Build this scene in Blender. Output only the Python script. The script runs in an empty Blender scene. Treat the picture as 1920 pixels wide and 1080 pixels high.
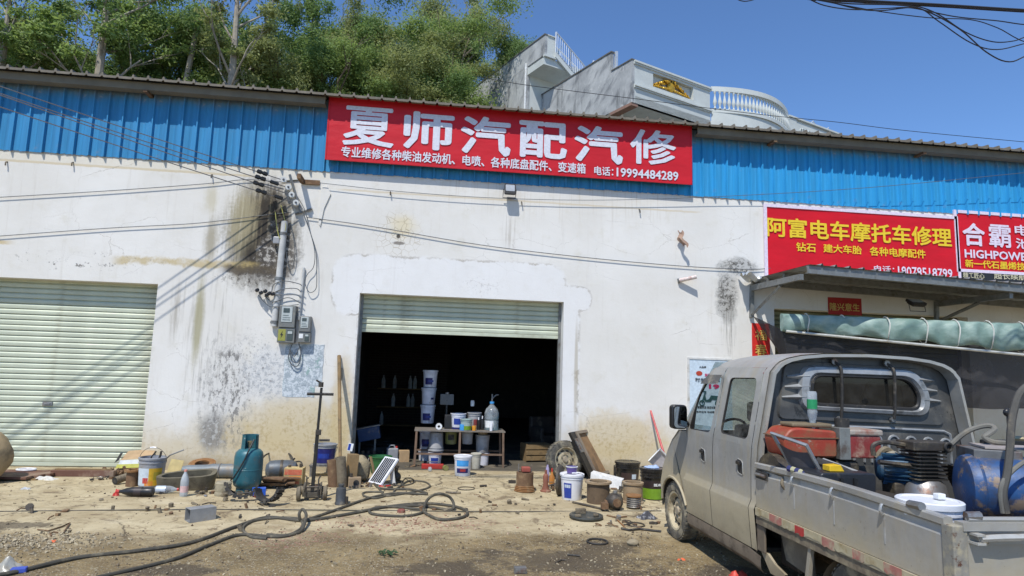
import bpy, bmesh, math, random
from mathutils import Vector as V, Matrix, Euler, noise
RA = random.Random(11)
rad = math.radians
SC = bpy.context.scene
COL = SC.collection
# ------------------------------------------------------------------ camera, sky, sun, exposure
FPX = 1200.0                                   # focal length in pixels of a 1920 px wide picture
_p, _y, _r = rad(7.322), rad(7.151), rad(1.755)
_f = V((math.sin(_y)*math.cos(_p), math.cos(_y)*math.cos(_p), math.sin(_p)))
_rt = V((math.cos(_y), -math.sin(_y), 0)); _up = _rt.cross(_f)
AX = math.cos(_r)*_rt + math.sin(_r)*_up
AY = -math.sin(_r)*_rt + math.cos(_r)*_up
CAM = V((0, -10.486, 1.65))
cd = bpy.data.cameras.new('camera'); cam = bpy.data.objects.new('camera', cd); COL.objects.link(cam)
cd.sensor_width = 36; cd.lens = 36*FPX/1920; cd.clip_start = .05; cd.clip_end = 2000
cam.matrix_world = Matrix(((AX.x, AY.x, -_f.x, CAM.x), (AX.y, AY.y, -_f.y, CAM.y), (AX.z, AY.z, -_f.z, CAM.z), (0, 0, 0, 1)))
SC.camera = cam
SUN = V((.52, 1.0, -1.72)).normalized()        # the way the sunlight travels
w = bpy.data.worlds.new('World'); SC.world = w; w.use_nodes = True
wt = w.node_tree; bg = wt.nodes['Background']; sk = wt.nodes.new('ShaderNodeTexSky')
sk.sky_type = 'NISHITA'; sk.sun_disc = False; sk.sun_elevation = math.asin(-SUN.z); sk.sun_rotation = math.atan2(-SUN.x, -SUN.y)
sk.altitude = 2000; sk.air_density = 1.2; sk.dust_density = 0; sk.ozone_density = 10
wt.links.new(sk.outputs[0], bg.inputs[0]); bg.inputs[1].default_value = .15
sl = bpy.data.lights.new('sun', 'SUN'); sl.energy = 3.8; sl.angle = rad(.5); sl.color = (1, .965, .90)
so = bpy.data.objects.new('sun', sl); COL.objects.link(so); so.rotation_euler = SUN.to_track_quat('-Z', 'Y').to_euler()
SC.view_settings.view_transform = 'Standard'; SC.view_settings.look = 'None'
SC.view_settings.gamma = 1; SC.view_settings.exposure = .24; SC.view_settings.use_curve_mapping = False
SC.cycles.max_bounces = 6

# ------------------------------------------------------------------ measuring helpers (read off the photo once, on real planes)
def ray(px, py): return AX*((px-960)/FPX) + AY*((540-py)/FPX) + _f
def at(px, py, Y=0.0):                          # point of the upright plane y = Y
    d = ray(px, py); return CAM + d*((Y-CAM.y)/d.y)
def g(px, py, z=0.0):                           # point of the ground
    d = ray(px, py); return CAM + d*((z-CAM.z)/d.z)
def pm(py_base, px=900): return (py_base-(664.4+.0306*px))/1.65    # pixels per metre on the ground there

# ------------------------------------------------------------------ mesh builder
class MB:
    def __init__(s): s.v = []; s.f = []; s.m = []; s.M = Matrix.Identity(4); s.mi = 0
    def at(s, x=0, y=0, z=0, rx=0, ry=0, rz=0, sc=1):
        s.M = Matrix.Translation((x, y, z)) @ Euler((rad(rx), rad(ry), rad(rz))).to_matrix().to_4x4() @ Matrix.Diagonal((sc, sc, sc, 1) if not isinstance(sc, tuple) else (*sc, 1)); return s
    def frame(s, o, zdir, xdir=None):           # local z along zdir
        z = V(zdir).normalized(); x = V(xdir) if xdir else (V((1, 0, 0)) if abs(z.x) < .9 else V((0, 1, 0)))
        y = z.cross(x).normalized(); x = y.cross(z)
        s.M = Matrix(((x.x, y.x, z.x, o[0]), (x.y, y.y, z.y, o[1]), (x.z, y.z, z.z, o[2]), (0, 0, 0, 1))); return s
    def id(s): s.M = Matrix.Identity(4); return s
    def add(s, vs, fs):
        b = len(s.v); s.v += [s.M @ V(p) for p in vs]; s.f += [[i+b for i in f] for f in fs]; s.m += [s.mi]*len(fs); return s
    def box(s, x0, x1, y0, y1, z0, z1):
        return s.add([(x0,y0,z0),(x1,y0,z0),(x1,y1,z0),(x0,y1,z0),(x0,y0,z1),(x1,y0,z1),(x1,y1,z1),(x0,y1,z1)],
                     [(0,3,2,1),(4,5,6,7),(0,1,5,4),(1,2,6,5),(2,3,7,6),(3,0,4,7)])
    def cbox(s, a, b, c): return s.box(-a/2, a/2, -b/2, b/2, -c/2, c/2)
    def lathe(s, prof, n=18, a0=0, a1=360, caps=False):
        full = abs(a1-a0) >= 359.9; k = n if full else n+1; vs = []
        for r, z in prof:
            for i in range(k):
                t = rad(a0+(a1-a0)*i/n); vs.append((r*math.cos(t), r*math.sin(t), z))
        fs = []
        for j in range(len(prof)-1):
            for i in range(n):
                a = j*k+i; b = j*k+(i+1) % k; fs.append((a, b, b+k, a+k))
        if caps:
            fs.append(tuple(range(k))[::-1]); fs.append(tuple((len(prof)-1)*k+i for i in range(k)))
        return s.add(vs, fs)
    def cyl(s, r, z0, z1, n=16, r2=None): return s.lathe([(r, z0), (r2 if r2 is not None else r, z1)], n, caps=True)
    def tube(s, pts, r, n=6, closed=False, caps=True):
        pts = [V(p) for p in pts]; k = len(pts); vs = []; fs = []; up = None
        for i, p in enumerate(pts):
            a = pts[i-1] if (i or closed) else p; b = pts[(i+1) % k] if (i < k-1 or closed) else p
            t = (b-a); t = t.normalized() if t.length > 1e-9 else V((0, 0, 1))
            if up is None: up = V((0, 0, 1)) if abs(t.z) < .9 else V((1, 0, 0))
            x = t.cross(up); x = x.normalized() if x.length > 1e-6 else t.orthogonal().normalized()
            up = x.cross(t).normalized(); rr = r[i] if isinstance(r, (list, tuple)) else r
            for j in range(n):
                q = 2*math.pi*j/n; vs.append(p + x*(rr*math.cos(q)) + up*(rr*math.sin(q)))
        for i in range(k if closed else k-1):
            for j in range(n):
                a = i*n+j; b = i*n+(j+1) % n; c = ((i+1) % k)*n; fs.append((a, b, c+(j+1) % n, c+j))
        if caps and not closed:
            fs.append(tuple(range(n))[::-1]); fs.append(tuple((k-1)*n+j for j in range(n)))
        return s.add(vs, fs)
    def prism(s, poly, h0, h1, ax='y'):         # polygon in the other two axes, pushed along ax
        P = {'y': lambda a, b, h: (a, h, b), 'z': lambda a, b, h: (a, b, h), 'x': lambda a, b, h: (h, a, b)}[ax]
        n = len(poly); vs = [P(a, b, h0) for a, b in poly]+[P(a, b, h1) for a, b in poly]
        return s.add(vs, [tuple(range(n)), tuple(range(2*n-1, n-1, -1))]+[(i, i+n, (i+1) % n+n, (i+1) % n) for i in range(n)])
    def grid(s, fn, nu, nv, wrap=False):
        vs = [fn(i/nu, j/nv) for j in range(nv+1) for i in range(nu+1)]; k = nu+1
        return s.add(vs, [(j*k+i, j*k+i+1, (j+1)*k+i+1, (j+1)*k+i) for j in range(nv) for i in range(nu)])
    def ring(s, A, B):                          # strip between two loops of equal length
        n = len(A); return s.add(list(A)+list(B), [(i, (i+1) % n, n+(i+1) % n, n+i) for i in range(n)])
    def ngon(s, pts): return s.add(pts, [tuple(range(len(pts)))])
    def torus(s, R, r, n=24, m=8): return s.tube([(R*math.cos(2*math.pi*i/n), R*math.sin(2*math.pi*i/n), 0) for i in range(n)], r, m, closed=True)
    def ball(s, rx, ry=None, rz=None, n=12, m=8, lump=0, seed=0):
        ry = ry or rx; rz = rz or rx; vs = []
        for j in range(m+1):
            for i in range(n):
                a = math.pi*j/m; b = 2*math.pi*i/n; p = V((math.sin(a)*math.cos(b), math.sin(a)*math.sin(b), -math.cos(a)))
                k = 1+lump*noise.noise(p*1.7+V((seed, seed*.7, 0))) if lump else 1
                vs.append((p.x*rx*k, p.y*ry*k, p.z*rz*k))
        return s.add(vs, [(j*n+i, j*n+(i+1) % n, (j+1)*n+(i+1) % n, (j+1)*n+i) for j in range(m) for i in range(n)])
    def mesh(s, name, mats, smooth=35):
        me = bpy.data.meshes.new(name); me.from_pydata([tuple(p) for p in s.v], [], s.f)
        for m in (mats if isinstance(mats, (list, tuple)) else [mats]): me.materials.append(m)
        if any(s.m): me.polygons.foreach_set('material_index', s.m)
        bm = bmesh.new(); bm.from_mesh(me)
        bmesh.ops.remove_doubles(bm, verts=bm.verts, dist=1e-5)
        bmesh.ops.recalc_face_normals(bm, faces=bm.faces); bm.to_mesh(me); bm.free()
        if smooth:
            me.polygons.foreach_set('use_smooth', [True]*len(me.polygons)); me.set_sharp_from_angle(angle=rad(smooth))
        me.update(); return me
    def build(s, name, mats, parent=None, smooth=35, bevel=0, loc=None, label=None):
        o = bpy.data.objects.new(name, s.mesh(name, mats, smooth)); COL.objects.link(o)
        if parent is not None: o.parent = parent
        if loc is not None: o.location = loc
        if bevel:
            b = o.modifiers.new('bevel', 'BEVEL'); b.width = bevel; b.segments = 2; b.limit_method = 'ANGLE'; b.angle_limit = rad(40)
        if label: o['label'] = label
        return o
def tag(o, label, cat, group=None):
    o['label'] = label; o['category'] = cat
    if group: o['group'] = group
    return o
def thing(name, label, cat, loc=(0, 0, 0), rz=0, group=None, rx=0, ry=0):
    o = bpy.data.objects.new(name, None); COL.objects.link(o); o.location = loc; o.rotation_euler = (rad(rx), rad(ry), rad(rz)); o.empty_display_size = .1
    return tag(o, label, cat, group)
def struct(o): o['kind'] = 'structure'; return o
def dup(root, loc=None, rz=None, label=None, group=None, scale=None):
    r = root.copy(); COL.objects.link(r)
    if loc is not None: r.location = loc
    if rz is not None: r.rotation_euler = (0, 0, rad(rz))
    if scale is not None: r.scale = scale
    if label: r['label'] = label
    if group: r['group'] = group
    for ch in list(root.children):
        c = ch.copy(); COL.objects.link(c); c.parent = r
        for q in list(ch.children):
            d = q.copy(); COL.objects.link(d); d.parent = c
    return r
def inst(o, parent, loc=None, rot=None, scale=None):
    c = o.copy(); COL.objects.link(c); c.parent = parent
    if loc is not None: c.location = loc
    if rot is not None: c.rotation_euler = rot
    if scale is not None: c.scale = scale
    return c
def catmull(P, k=8):
    P = [V(p) for p in P]; Q = [P[0]*2-P[1]]+P+[P[-1]*2-P[-2]]; out = []
    for i in range(1, len(Q)-2):
        a, b, c, d = Q[i-1:i+3]
        for j in range(k):
            t = j/k; out.append(.5*((2*b)+(c-a)*t+(2*a-5*b+4*c-d)*t*t+(3*b-a-3*c+d)*t**3))
    return out+[P[-1]]
def rrect(w, h, r, k=4, cx=0, cy=0):            # rounded rectangle loop
    o = []
    for sx, sy, a in ((1, 1, 0), (-1, 1, 90), (-1, -1, 180), (1, -1, 270)):
        for i in range(k+1):
            t = rad(a+90*i/k); o.append((cx+sx*(w/2-r)+r*math.cos(t), cy+sy*(h/2-r)+r*math.sin(t)))
    return o

# ------------------------------------------------------------------ lettering (Blender's own built-in font)
def text_data(s, off=0.0):
    cu = bpy.data.curves.new('t', 'FONT'); cu.body = s; cu.size = 1; cu.offset = off; cu.resolution_u = 2; cu.fill_mode = 'FRONT'
    ob = bpy.data.objects.new('t', cu); COL.objects.link(ob); bpy.context.view_layer.update()
    me = bpy.data.meshes.new_from_object(ob.evaluated_get(bpy.context.evaluated_depsgraph_get()))
    vs = [v.co.copy() for v in me.vertices]; fs = [tuple(p.vertices) for p in me.polygons]
    bpy.data.objects.remove(ob); bpy.data.curves.remove(cu); bpy.data.meshes.remove(me); return vs, fs
def text_into(mb, s, O, U, W, off=0.0):         # fit string s in the parallelogram O, O+U, O+W
    vs, fs = text_data(s)                       # bold: the outline is swept round by the radius off
    if not vs: return
    x0 = min(v.x for v in vs)-off; x1 = max(v.x for v in vs)+off; y0 = min(v.y for v in vs)-off; y1 = max(v.y for v in vs)+off
    k = 8 if off > .025 else 6; sh = [(0, 0)]+([(off*math.cos(6.2832*i/k), off*math.sin(6.2832*i/k)) for i in range(k)] if off else [])
    for i, (a, b) in enumerate(sh):
        D = V((0, -.0004*i, 0)); mb.add([O+D+U*((v.x+a-x0)/max(x1-x0, 1e-6))+W*((v.y+b-y0)/max(y1-y0, 1e-6)) for v in vs], fs)
def text_px(mb, s, x0, x1, y0l, y1l, y0r, y1r, Y, off=0.0):    # x range, top and bottom at the left end and at the right end
    a = at(x0, y1l, Y); b = at(x1, y1r, Y); c = at(x0, y0l, Y)
    b.z = a.z; c.x = a.x
    text_into(mb, s, a, b-a, c-a, off)
# ------------------------------------------------------------------ node materials
class S:                                        # a socket with arithmetic
    def __init__(s, n, o): s.n = n; s.o = o
    def _b(s, op, x, rev=False): return s.n.math(op, x, s) if rev else s.n.math(op, s, x)
    def __add__(s, x): return s._b('ADD', x)
    __radd__ = __add__
    def __mul__(s, x): return s._b('MULTIPLY', x)
    __rmul__ = __mul__
    def __sub__(s, x): return s._b('SUBTRACT', x)
    def __rsub__(s, x): return s._b('SUBTRACT', x, True)
    def __truediv__(s, x): return s._b('DIVIDE', x)
class NG:
    def __init__(s, name):
        s.m = bpy.data.materials.new(name); s.m.use_nodes = True; s.t = s.m.node_tree; s.t.nodes.clear()
        s.out = s.t.nodes.new('ShaderNodeOutputMaterial'); s.bs = s.t.nodes.new('ShaderNodeBsdfPrincipled')
        s.t.links.new(s.bs.outputs[0], s.out.inputs[0]); s.tc = s.t.nodes.new('ShaderNodeTexCoord'); s._x = None
    def set(s, i, v):
        if isinstance(v, S): s.t.links.new(v.o, i)
        elif hasattr(i.default_value, '__len__') and not hasattr(v, '__len__'): i.default_value = (v, v, v, 1)[:len(i.default_value)]
        elif hasattr(i.default_value, '__len__') and len(v) == 3 and len(i.default_value) == 4: i.default_value = (*v, 1)
        else: i.default_value = v
    def nd(s, t, **k):
        n = s.t.nodes.new('ShaderNode'+t)
        for a, b in k.items(): setattr(n, a, b)
        return n
    def math(s, op, a, b=0.0, c=0.0, clamp=False):
        n = s.nd('Math', operation=op, use_clamp=clamp); s.set(n.inputs[0], a); s.set(n.inputs[1], b); s.set(n.inputs[2], c); return S(s, n.outputs[0])
    def P(s): return S(s, s.tc.outputs['Object'])
    def xyz(s):
        if s._x is None:
            n = s.nd('SeparateXYZ'); s.set(n.inputs[0], s.P()); s._x = [S(s, o) for o in n.outputs]
        return s._x
    def comb(s, x, y, z):
        n = s.nd('CombineXYZ')
        for i, v in enumerate((x, y, z)): s.set(n.inputs[i], v)
        return S(s, n.outputs[0])
    def scaled(s, k):
        n = s.nd('VectorMath', operation='MULTIPLY'); s.set(n.inputs[0], s.P()); n.inputs[1].default_value = k; return S(s, n.outputs[0])
    def noise(s, sc, det=4, ro=.55, vec=None, dist=0):
        n = s.nd('TexNoise'); s.set(n.inputs['Vector'], vec if vec is not None else s.P())
        n.inputs['Scale'].default_value = sc; n.inputs['Detail'].default_value = det; n.inputs['Roughness'].default_value = ro; n.inputs['Distortion'].default_value = dist
        return S(s, n.outputs[0])
    def vor(s, sc, feat='F1', vec=None, out=0, rnd=1):
        n = s.nd('TexVoronoi', feature=feat); s.set(n.inputs['Vector'], vec if vec is not None else s.P()); n.inputs['Scale'].default_value = sc
        n.inputs['Randomness'].default_value = rnd; return S(s, n.outputs[out])
    def step(s, x, a, b):                       # smooth 0..1 between a and b
        n = s.nd('MapRange', interpolation_type='SMOOTHSTEP'); s.set(n.inputs[0], x); s.set(n.inputs[1], a); s.set(n.inputs[2], b); return S(s, n.outputs[0])
    def mix(s, f, a, b, bt='MIX'):
        n = s.nd('Mix', data_type='RGBA', blend_type=bt); s.set(n.inputs[0], f); s.set(n.inputs[6], a); s.set(n.inputs[7], b); return S(s, n.outputs[2])
    def bump(s, h, st=.3, d=.02):
        n = s.nd('Bump'); n.inputs['Strength'].default_value = st; n.inputs['Distance'].default_value = d; s.set(n.inputs['Height'], h)
        s.t.links.new(n.outputs[0], s.bs.inputs['Normal']); return s
    def done(s, col, rough=.7, metal=0, **k):
        s.set(s.bs.inputs['Base Color'], col); s.set(s.bs.inputs['Roughness'], rough); s.set(s.bs.inputs['Metallic'], metal)
        for a, b in k.items(): s.set(s.bs.inputs[a.replace('_', ' ')], b)
        return s.m
    def rand(s): return S(s, s.nd('ObjectInfo').outputs['Random'])
_MC = {}
DUST = (.30, .25, .17); RUST = (.17, .065, .022); GRIME = (.018, .016, .014)
def mat(name, col, rough=.6, metal=0, dirt=DUST, amt=.35, ds=6, var=.12, bump=.12, bs=60, spots=None, **k):
    """general worn surface: colour drift, blotches of dirt and optional spots, fine relief"""
    if name in _MC: return _MC[name]
    n = NG(name); lo = tuple(c*(1-var) for c in col); hi = tuple(min(1, c*(1+var)) for c in col)
    c = n.mix(n.step(n.noise(ds*1.7, 5), .3, .7), lo, hi)
    if amt:
        d = n.step(n.noise(ds, 8, .65), .62-.3*amt, .74-.1*amt)*min(1, amt*1.9)+n.noise(ds*11, 3)*(amt*.3)
        c = n.mix(d, c, dirt)
    if spots:
        sc_, am, ss = spots; c = n.mix(n.step(n.noise(ss, 9, .7), .66-.2*am, .7-.14*am), c, sc_)
    if bump: n.bump(n.noise(bs, 5, .6), bump, .01)
    r = n.noise(ds*3, 4)*.25+(rough-.12)
    _MC[name] = n.done(c, r, metal, **k); return _MC[name]
def flat(name, col, rough=.5, metal=0, **k):
    if name in _MC: return _MC[name]
    n = NG(name); v = n.noise(25, 4); c = n.mix(n.step(v, .3, .75), tuple(x*.88 for x in col), tuple(min(1, x*1.06) for x in col))
    _MC[name] = n.done(c, rough, metal, **k); return _MC[name]
def glass(name, tint=(.9, .95, .95), rough=.03, alpha=None):
    if name in _MC: return _MC[name]
    n = NG(name); t = n.nd('BsdfTransparent'); t.inputs[0].default_value = (*tint, 1); gl = n.nd('BsdfGlossy'); gl.inputs['Roughness'].default_value = rough
    df = n.nd('BsdfDiffuse'); df.inputs[0].default_value = (.62, .66, .68, 1) if alpha else (.30, .29, .26, 1)
    m1 = n.nd('MixShader'); fr = n.nd('LayerWeight'); fr.inputs[0].default_value = .5; fa = S(n, fr.outputs['Facing'])
    n.set(m1.inputs[0], fa*fa*fa*fa*.7+.04); n.t.links.new(t.outputs[0], m1.inputs[1]); n.t.links.new(gl.outputs[0], m1.inputs[2])
    m2 = n.nd('MixShader'); n.set(m2.inputs[0], n.step(n.noise(9, 6), .35, .9)*(.35 if sum(tint) > 1 else .08)+(alpha or .03))
    n.t.links.new(m1.outputs[0], m2.inputs[1]); n.t.links.new(df.outputs[0], m2.inputs[2]); n.t.links.new(m2.outputs[0], n.out.inputs[0])
    _MC[name] = n.m; return n.m

M_STEEL = mat('bare_steel', (.30, .30, .29), .45, .7, RUST, .4, 8)
M_RUST = mat('rusty_iron', (.15, .085, .045), .85, .1, (.26, .17, .09), .5, 9, bump=.4)
M_OCHRE = mat('ochre_rust', (.24, .11, .035), .85, .05, (.30, .22, .12), .4, 10, bump=.4)
M_CASTIRON = mat('oily_cast_iron', (.06, .052, .045), .55, .4, (.20, .16, .10), .45, 8, bump=.3)
M_DUSTYIRON = mat('dusty_cast_iron', (.20, .165, .11), .8, .1, (.08, .06, .04), .5, 9, bump=.4)
M_BLACKRUB = mat('dusty_black_rubber', (.022, .021, .02), .7, 0, (.16, .135, .10), .35, 12)
M_BLACKPL = mat('black_plastic', (.013, .013, .014), .38, 0, (.12, .10, .08), .22, 9, bump=.05)
M_WHITEPL = mat('white_plastic', (.74, .75, .78), .35, 0, (.45, .40, .32), .18, 7, var=.04, bump=.03)
M_GREYPL = mat('grey_plastic', (.30, .31, .33), .42, 0, (.30, .26, .2), .3, 7, bump=.05)
M_WIRE = mat('wire_steel', (.16, .155, .15), .4, .8, RUST, .3, 30, bump=0)
M_CABLE = flat('black_cable', (.02, .02, .022), .55)
M_GREYCABLE = flat('grey_cable', (.10, .11, .115), .55)
M_WOOD = mat('weathered_wood', (.25, .165, .075), .85, 0, (.12, .085, .045), .5, 5, bump=.4)
M_DARKWOOD = mat('red_brown_board', (.13, .055, .035), .7, 0, (.28, .2, .14), .45, 4, bump=.25)
M_CARD = mat('cardboard', (.42, .29, .16), .9, 0, (.25, .17, .1), .3, 6, bump=.08)
M_PAPER = mat('white_paper', (.72, .73, .72), .85, 0, (.4, .38, .33), .2, 8, bump=.05)
M_GALV = mat('galvanised_frame', (.23, .24, .235), .55, .5, (.12, .10, .08), .4, 7)
M_RED = mat('red_paint', (.42, .025, .018), .5, 0, (.12, .05, .03), .35, 8)
M_CLEARPL = glass('clear_plastic', (.86, .9, .92), .08, .3)
# ================================================================== ground
def n2(x, y, s, seed=0): return noise.noise(V((x*s+seed, y*s-seed, seed*.37)))
def gz(x, y):
    near = min(1, max(0, (-y-.3)/1.2)); far = min(1, max(0, (-y-3.6)/1.5))
    return near*(.012*n2(x, y, .9)+.006*n2(x, y, 3.1, 4))+far*(.018*n2(x, y, 1.4, 9)+.008*n2(x, y, 5, 2)-.004)
n = NG('yard_ground'); X, Y_, Z_ = n.xyz()
big = n.noise(.45, 5, .6); mid = n.noise(1.9, 7, .65); fine = n.noise(14, 6, .7); grit = n.noise(85, 3, .6)
conc = n.mix(n.step(mid, .3, .72), (.35, .275, .155), (.54, .455, .285))
conc = n.mix(n.step(n.noise(6.5, 8, .7), .53, .66)*.75, conc, (.22, .16, .085))
conc = n.mix(n.step(n.noise(3.2, 9, .72, dist=.6), .555, .62)*.75, conc, (.15, .105, .058))
conc = n.mix(n.step(n.noise(1.1, 6, .6, vec=n.scaled((1, 2.2, 1))), .55, .7)*.45, conc, (.60, .52, .36))
crk = n.vor(1.15, 'DISTANCE_TO_EDGE', vec=n.comb(X+mid*.5, Y_+fine*.12, 0)); conc = n.mix((1-n.step(crk, .004, .016))*n.step(big, .48, .6)*.8, conc, (.07, .05, .03))
dirt = n.mix(n.step(mid, .3, .7), (.145, .10, .045), (.38, .28, .135))
dirt = n.mix(n.step(fine, .45, .62), dirt, (.25, .185, .085))
peb = n.vor(46, 'F1', out=1); pd = n.vor(46, 'F1'); pk = n.step(n.noise(5, 3), .42, .58)
ps = n.nd('SeparateColor'); n.set(ps.inputs[0], peb)
dirt = n.mix(n.step(pd, .46, .3)*(pk*.5+.4), dirt, n.mix(S(n, ps.outputs[0]), (.11, .085, .05), (.50, .44, .31)))
edge = n.step(Y_+(n.noise(.8, 6, .6)-.5)*2.0+(mid-.5)*.9, -3.55, -4.15)
c = n.mix(edge, conc, dirt)
def blot(x, y, rx, ry, k=.9): 
    dx = (X-x)/rx; dy = (Y_-y)/ry
    return 1-n.step(n.math('SQRT', dx*dx+dy*dy)+(mid-.5)*2.2+(fine-.5)*1.3, .6, .95)
oil = n.math('MAXIMUM', n.math('MAXIMUM', blot(1.3, -4.65, .95, .5), blot(1.75, -4.35, .5, .35)), n.math('MAXIMUM', blot(.2, -4.9, .5, .25), blot(-3.9, -3.45, .5, .2)))  # oil stains; the far-left blot puts a cast shadow into the colour
oil = n.math('MAXIMUM', oil, n.math('MAXIMUM', blot(2.9, -5.6, .8, .9), blot(-1.9, -4.9, .5, .2)))
c = n.mix(oil*.72, c, (.062, .047, .032))
c = n.mix(n.step(n.noise(7.5, 4, .5, dist=.4), .66, .72)*.8, c, (.05, .038, .025))
rf = n.math('MAXIMUM', blot(-.1, -3.3, .9, .5), blot(-1.2, -3.9, .6, .4)); c = n.mix(n.step(n.noise(22, 5), .5, .62)*rf*.7, c, (.33, .17, .12))
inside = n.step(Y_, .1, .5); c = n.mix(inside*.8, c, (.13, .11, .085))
n.bump(fine*(edge*1.4+.6)+grit*(edge*.5+.2)+mid*.7-(1-n.step(crk, .0, .02))*.2, .7, .035)
M_GROUND = n.done(c, .9)
xs = [-400, -120, -50, -25, -14]+[-9+.09*i for i in range(200)]+[11, 16, 28, 60, 150, 400]
ys = [-400, -100, -40, -20, -13]+[-10.6+.09*i for i in range(120)]+[.4, 3, 8, 12.3, 25, 60, 150, 400]
mb = MB(); k = len(xs)
mb.add([(x, y, gz(x, y)) for y in ys for x in xs], [(j*k+i, j*k+i+1, (j+1)*k+i+1, (j+1)*k+i) for j in range(len(ys)-1) for i in range(k-1)])
o = struct(mb.build('ground', M_GROUND, smooth=60)); o['label'] = 'tan dusty concrete and dirt yard'
# loose stones and chips, far too many to count
def stones(name, N, area, sz, mats, seed):
    r = random.Random(seed); mb = MB()
    for _ in range(N):
        x, y = area(r); s = sz(r); z = gz(x, y); mb.at(x, y, z+s*.2, r.uniform(0, 360), r.uniform(0, 40), r.uniform(0, 360), (s*r.uniform(.7, 1.4), s*r.uniform(.6, 1.1), s*r.uniform(.4, .8)))
        mb.mi = r.randrange(len(mats))
        mb.add([(0, 0, 1), (1, .2, 0), (.1, 1, .1), (-1, 0, -.1), (0, -1, 0), (0, 0, -1)], [(0, 1, 2), (0, 2, 3), (0, 3, 4), (0, 4, 1), (5, 2, 1), (5, 3, 2), (5, 4, 3), (5, 1, 4)])
    o = mb.build(name, mats, smooth=0); o['kind'] = 'stuff'; return o
PEB = [mat('pebble_dark', (.085, .065, .04), .9, amt=.3), mat('pebble_tan', (.30, .245, .16), .9, amt=.3), mat('pebble_grey', (.27, .225, .15), .9, amt=.3), mat('pebble_brown', (.16, .12, .075), .9, amt=.2), mat('pebble_pale', (.42, .355, .235), .9, amt=.2)]
def a_front(r):
    while True:
        y = -3.7-5.2*r.random()**1.3; x = r.uniform(-6, 7)
        if n2(x, y, .8, 3)+.35*n2(x, y, 3, 5)+max(0, (-y-4.4))*.35 > r.uniform(-.25, .5): return x, y
def a_left(r): return -3.75+r.gauss(0, .45), -4.05+r.gauss(0, .16)
stones('gravel', 30000, a_front, lambda r: .0035+.011*r.random()**3+(.014 if r.random() < .012 else 0), PEB, 1)
stones('gravel', 900, a_left, lambda r: r.uniform(.008, .024), [PEB[2], PEB[4]], 2)
stones('dirt_crumbs', 2800, lambda r: (r.uniform(-6, 5), -.2-3.6*r.random()), lambda r: .003+.016*r.random()**5, [mat('crumb_dark', (.06, .047, .033), .9), mat('crumb_brown', (.14, .095, .055), .9), PEB[1]], 3)
stones('brick_chips', 260, lambda r: (-.25+r.gauss(0, .55), -3.35+r.gauss(0, .22)), lambda r: r.uniform(.006, .02), [mat('chip_red', (.30, .17, .11), .9), mat('chip_pink', (.46, .34, .24), .9)], 4)

# ================================================================== hill behind, with its trees
def sst(x, a, b): t = min(1, max(0, (x-a)/(b-a))); return t*t*(3-2*t)
def hz(x, y): return (11.3*sst(y, 12.4, 20)+.22*max(0, y-19)+(.5*n2(x, y, .12, 3)))*(1-sst(x, 1.0, 6.0)*(1-sst(y, 22, 30)))*sst(y, 12.3, 13.5)-.05
n = NG('hill_soil'); M_HILL = n.done(n.mix(n.noise(.9, 6), (.035, .045, .02), (.09, .085, .045)), .95)
struct(MB().grid(lambda a, b: (-70+150*a, 12.4+90*b*b, hz(-70+150*a, 12.4+90*b*b)), 70, 46).build('hill', M_HILL, smooth=60))
def leafmat(name, a, b, tr):
    n = NG(name); v = n.noise(1.1, 4); c = n.mix(n.step(v, .3, .7), a, b); c = n.mix(n.rand()*.3, c, (.14, .16, .05))
    gm = n.nd('NewGeometry'); c = n.mix(S(n, gm.outputs['Random Per Island'])*.55, c, tuple(min(1, x*1.9) for x in b))
    n.done(c, .55, Specular_IOR_Level=.35)
    t = n.nd('BsdfTranslucent'); n.set(t.inputs[0], n.mix(.5, c, tr)); m = n.nd('MixShader'); m.inputs[0].default_value = .48
    n.t.links.new(n.bs.outputs[0], m.inputs[1]); n.t.links.new(t.outputs[0], m.inputs[2]); n.t.links.new(m.outputs[0], n.out.inputs[0]); return n.m
LEAF = [leafmat('leaf_mid', (.12, .20, .06), (.24, .32, .105), (.33, .44, .10)), leafmat('leaf_dark', (.085, .16, .055), (.17, .25, .085), (.25, .36, .08)), leafmat('leaf_olive', (.17, .21, .075), (.28, .31, .13), (.36, .40, .11))]
BARK = [mat('pale_bark', (.34, .30, .24), .9, 0, (.14, .12, .09), .45, 4, bump=.3), mat('brown_bark', (.15, .115, .08), .9, 0, (.07, .055, .04), .4, 4, bump=.3)]
def limb(mb, p0, d, L, r, depth, tips, rn, spread=.6):
    pts = [p0]; d = d.normalized(); k = 4
    for i in range(k):
        d = (d+V((rn.uniform(-1, 1), rn.uniform(-1, 1), rn.uniform(-.3, .6)))*.13).normalized(); pts.append(pts[-1]+d*(L/k))
    mb.tube(pts, [r*(1-.5*i/k) for i in range(k+1)], 6 if r > .04 else 4)
    if depth == 0: tips.append(pts[-1]); return
    for i in range(rn.choice((2, 3))):
        a = rn.uniform(0, 6.28); e = (d+V((math.cos(a), math.sin(a), rn.uniform(-.1, .5)))*spread).normalized()
        limb(mb, pts[-1-rn.choice((0, 0, 1))], e, L*rn.uniform(.55, .8), r*.5, depth-1, tips, rn, spread)
    tips.append(pts[-1])
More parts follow.
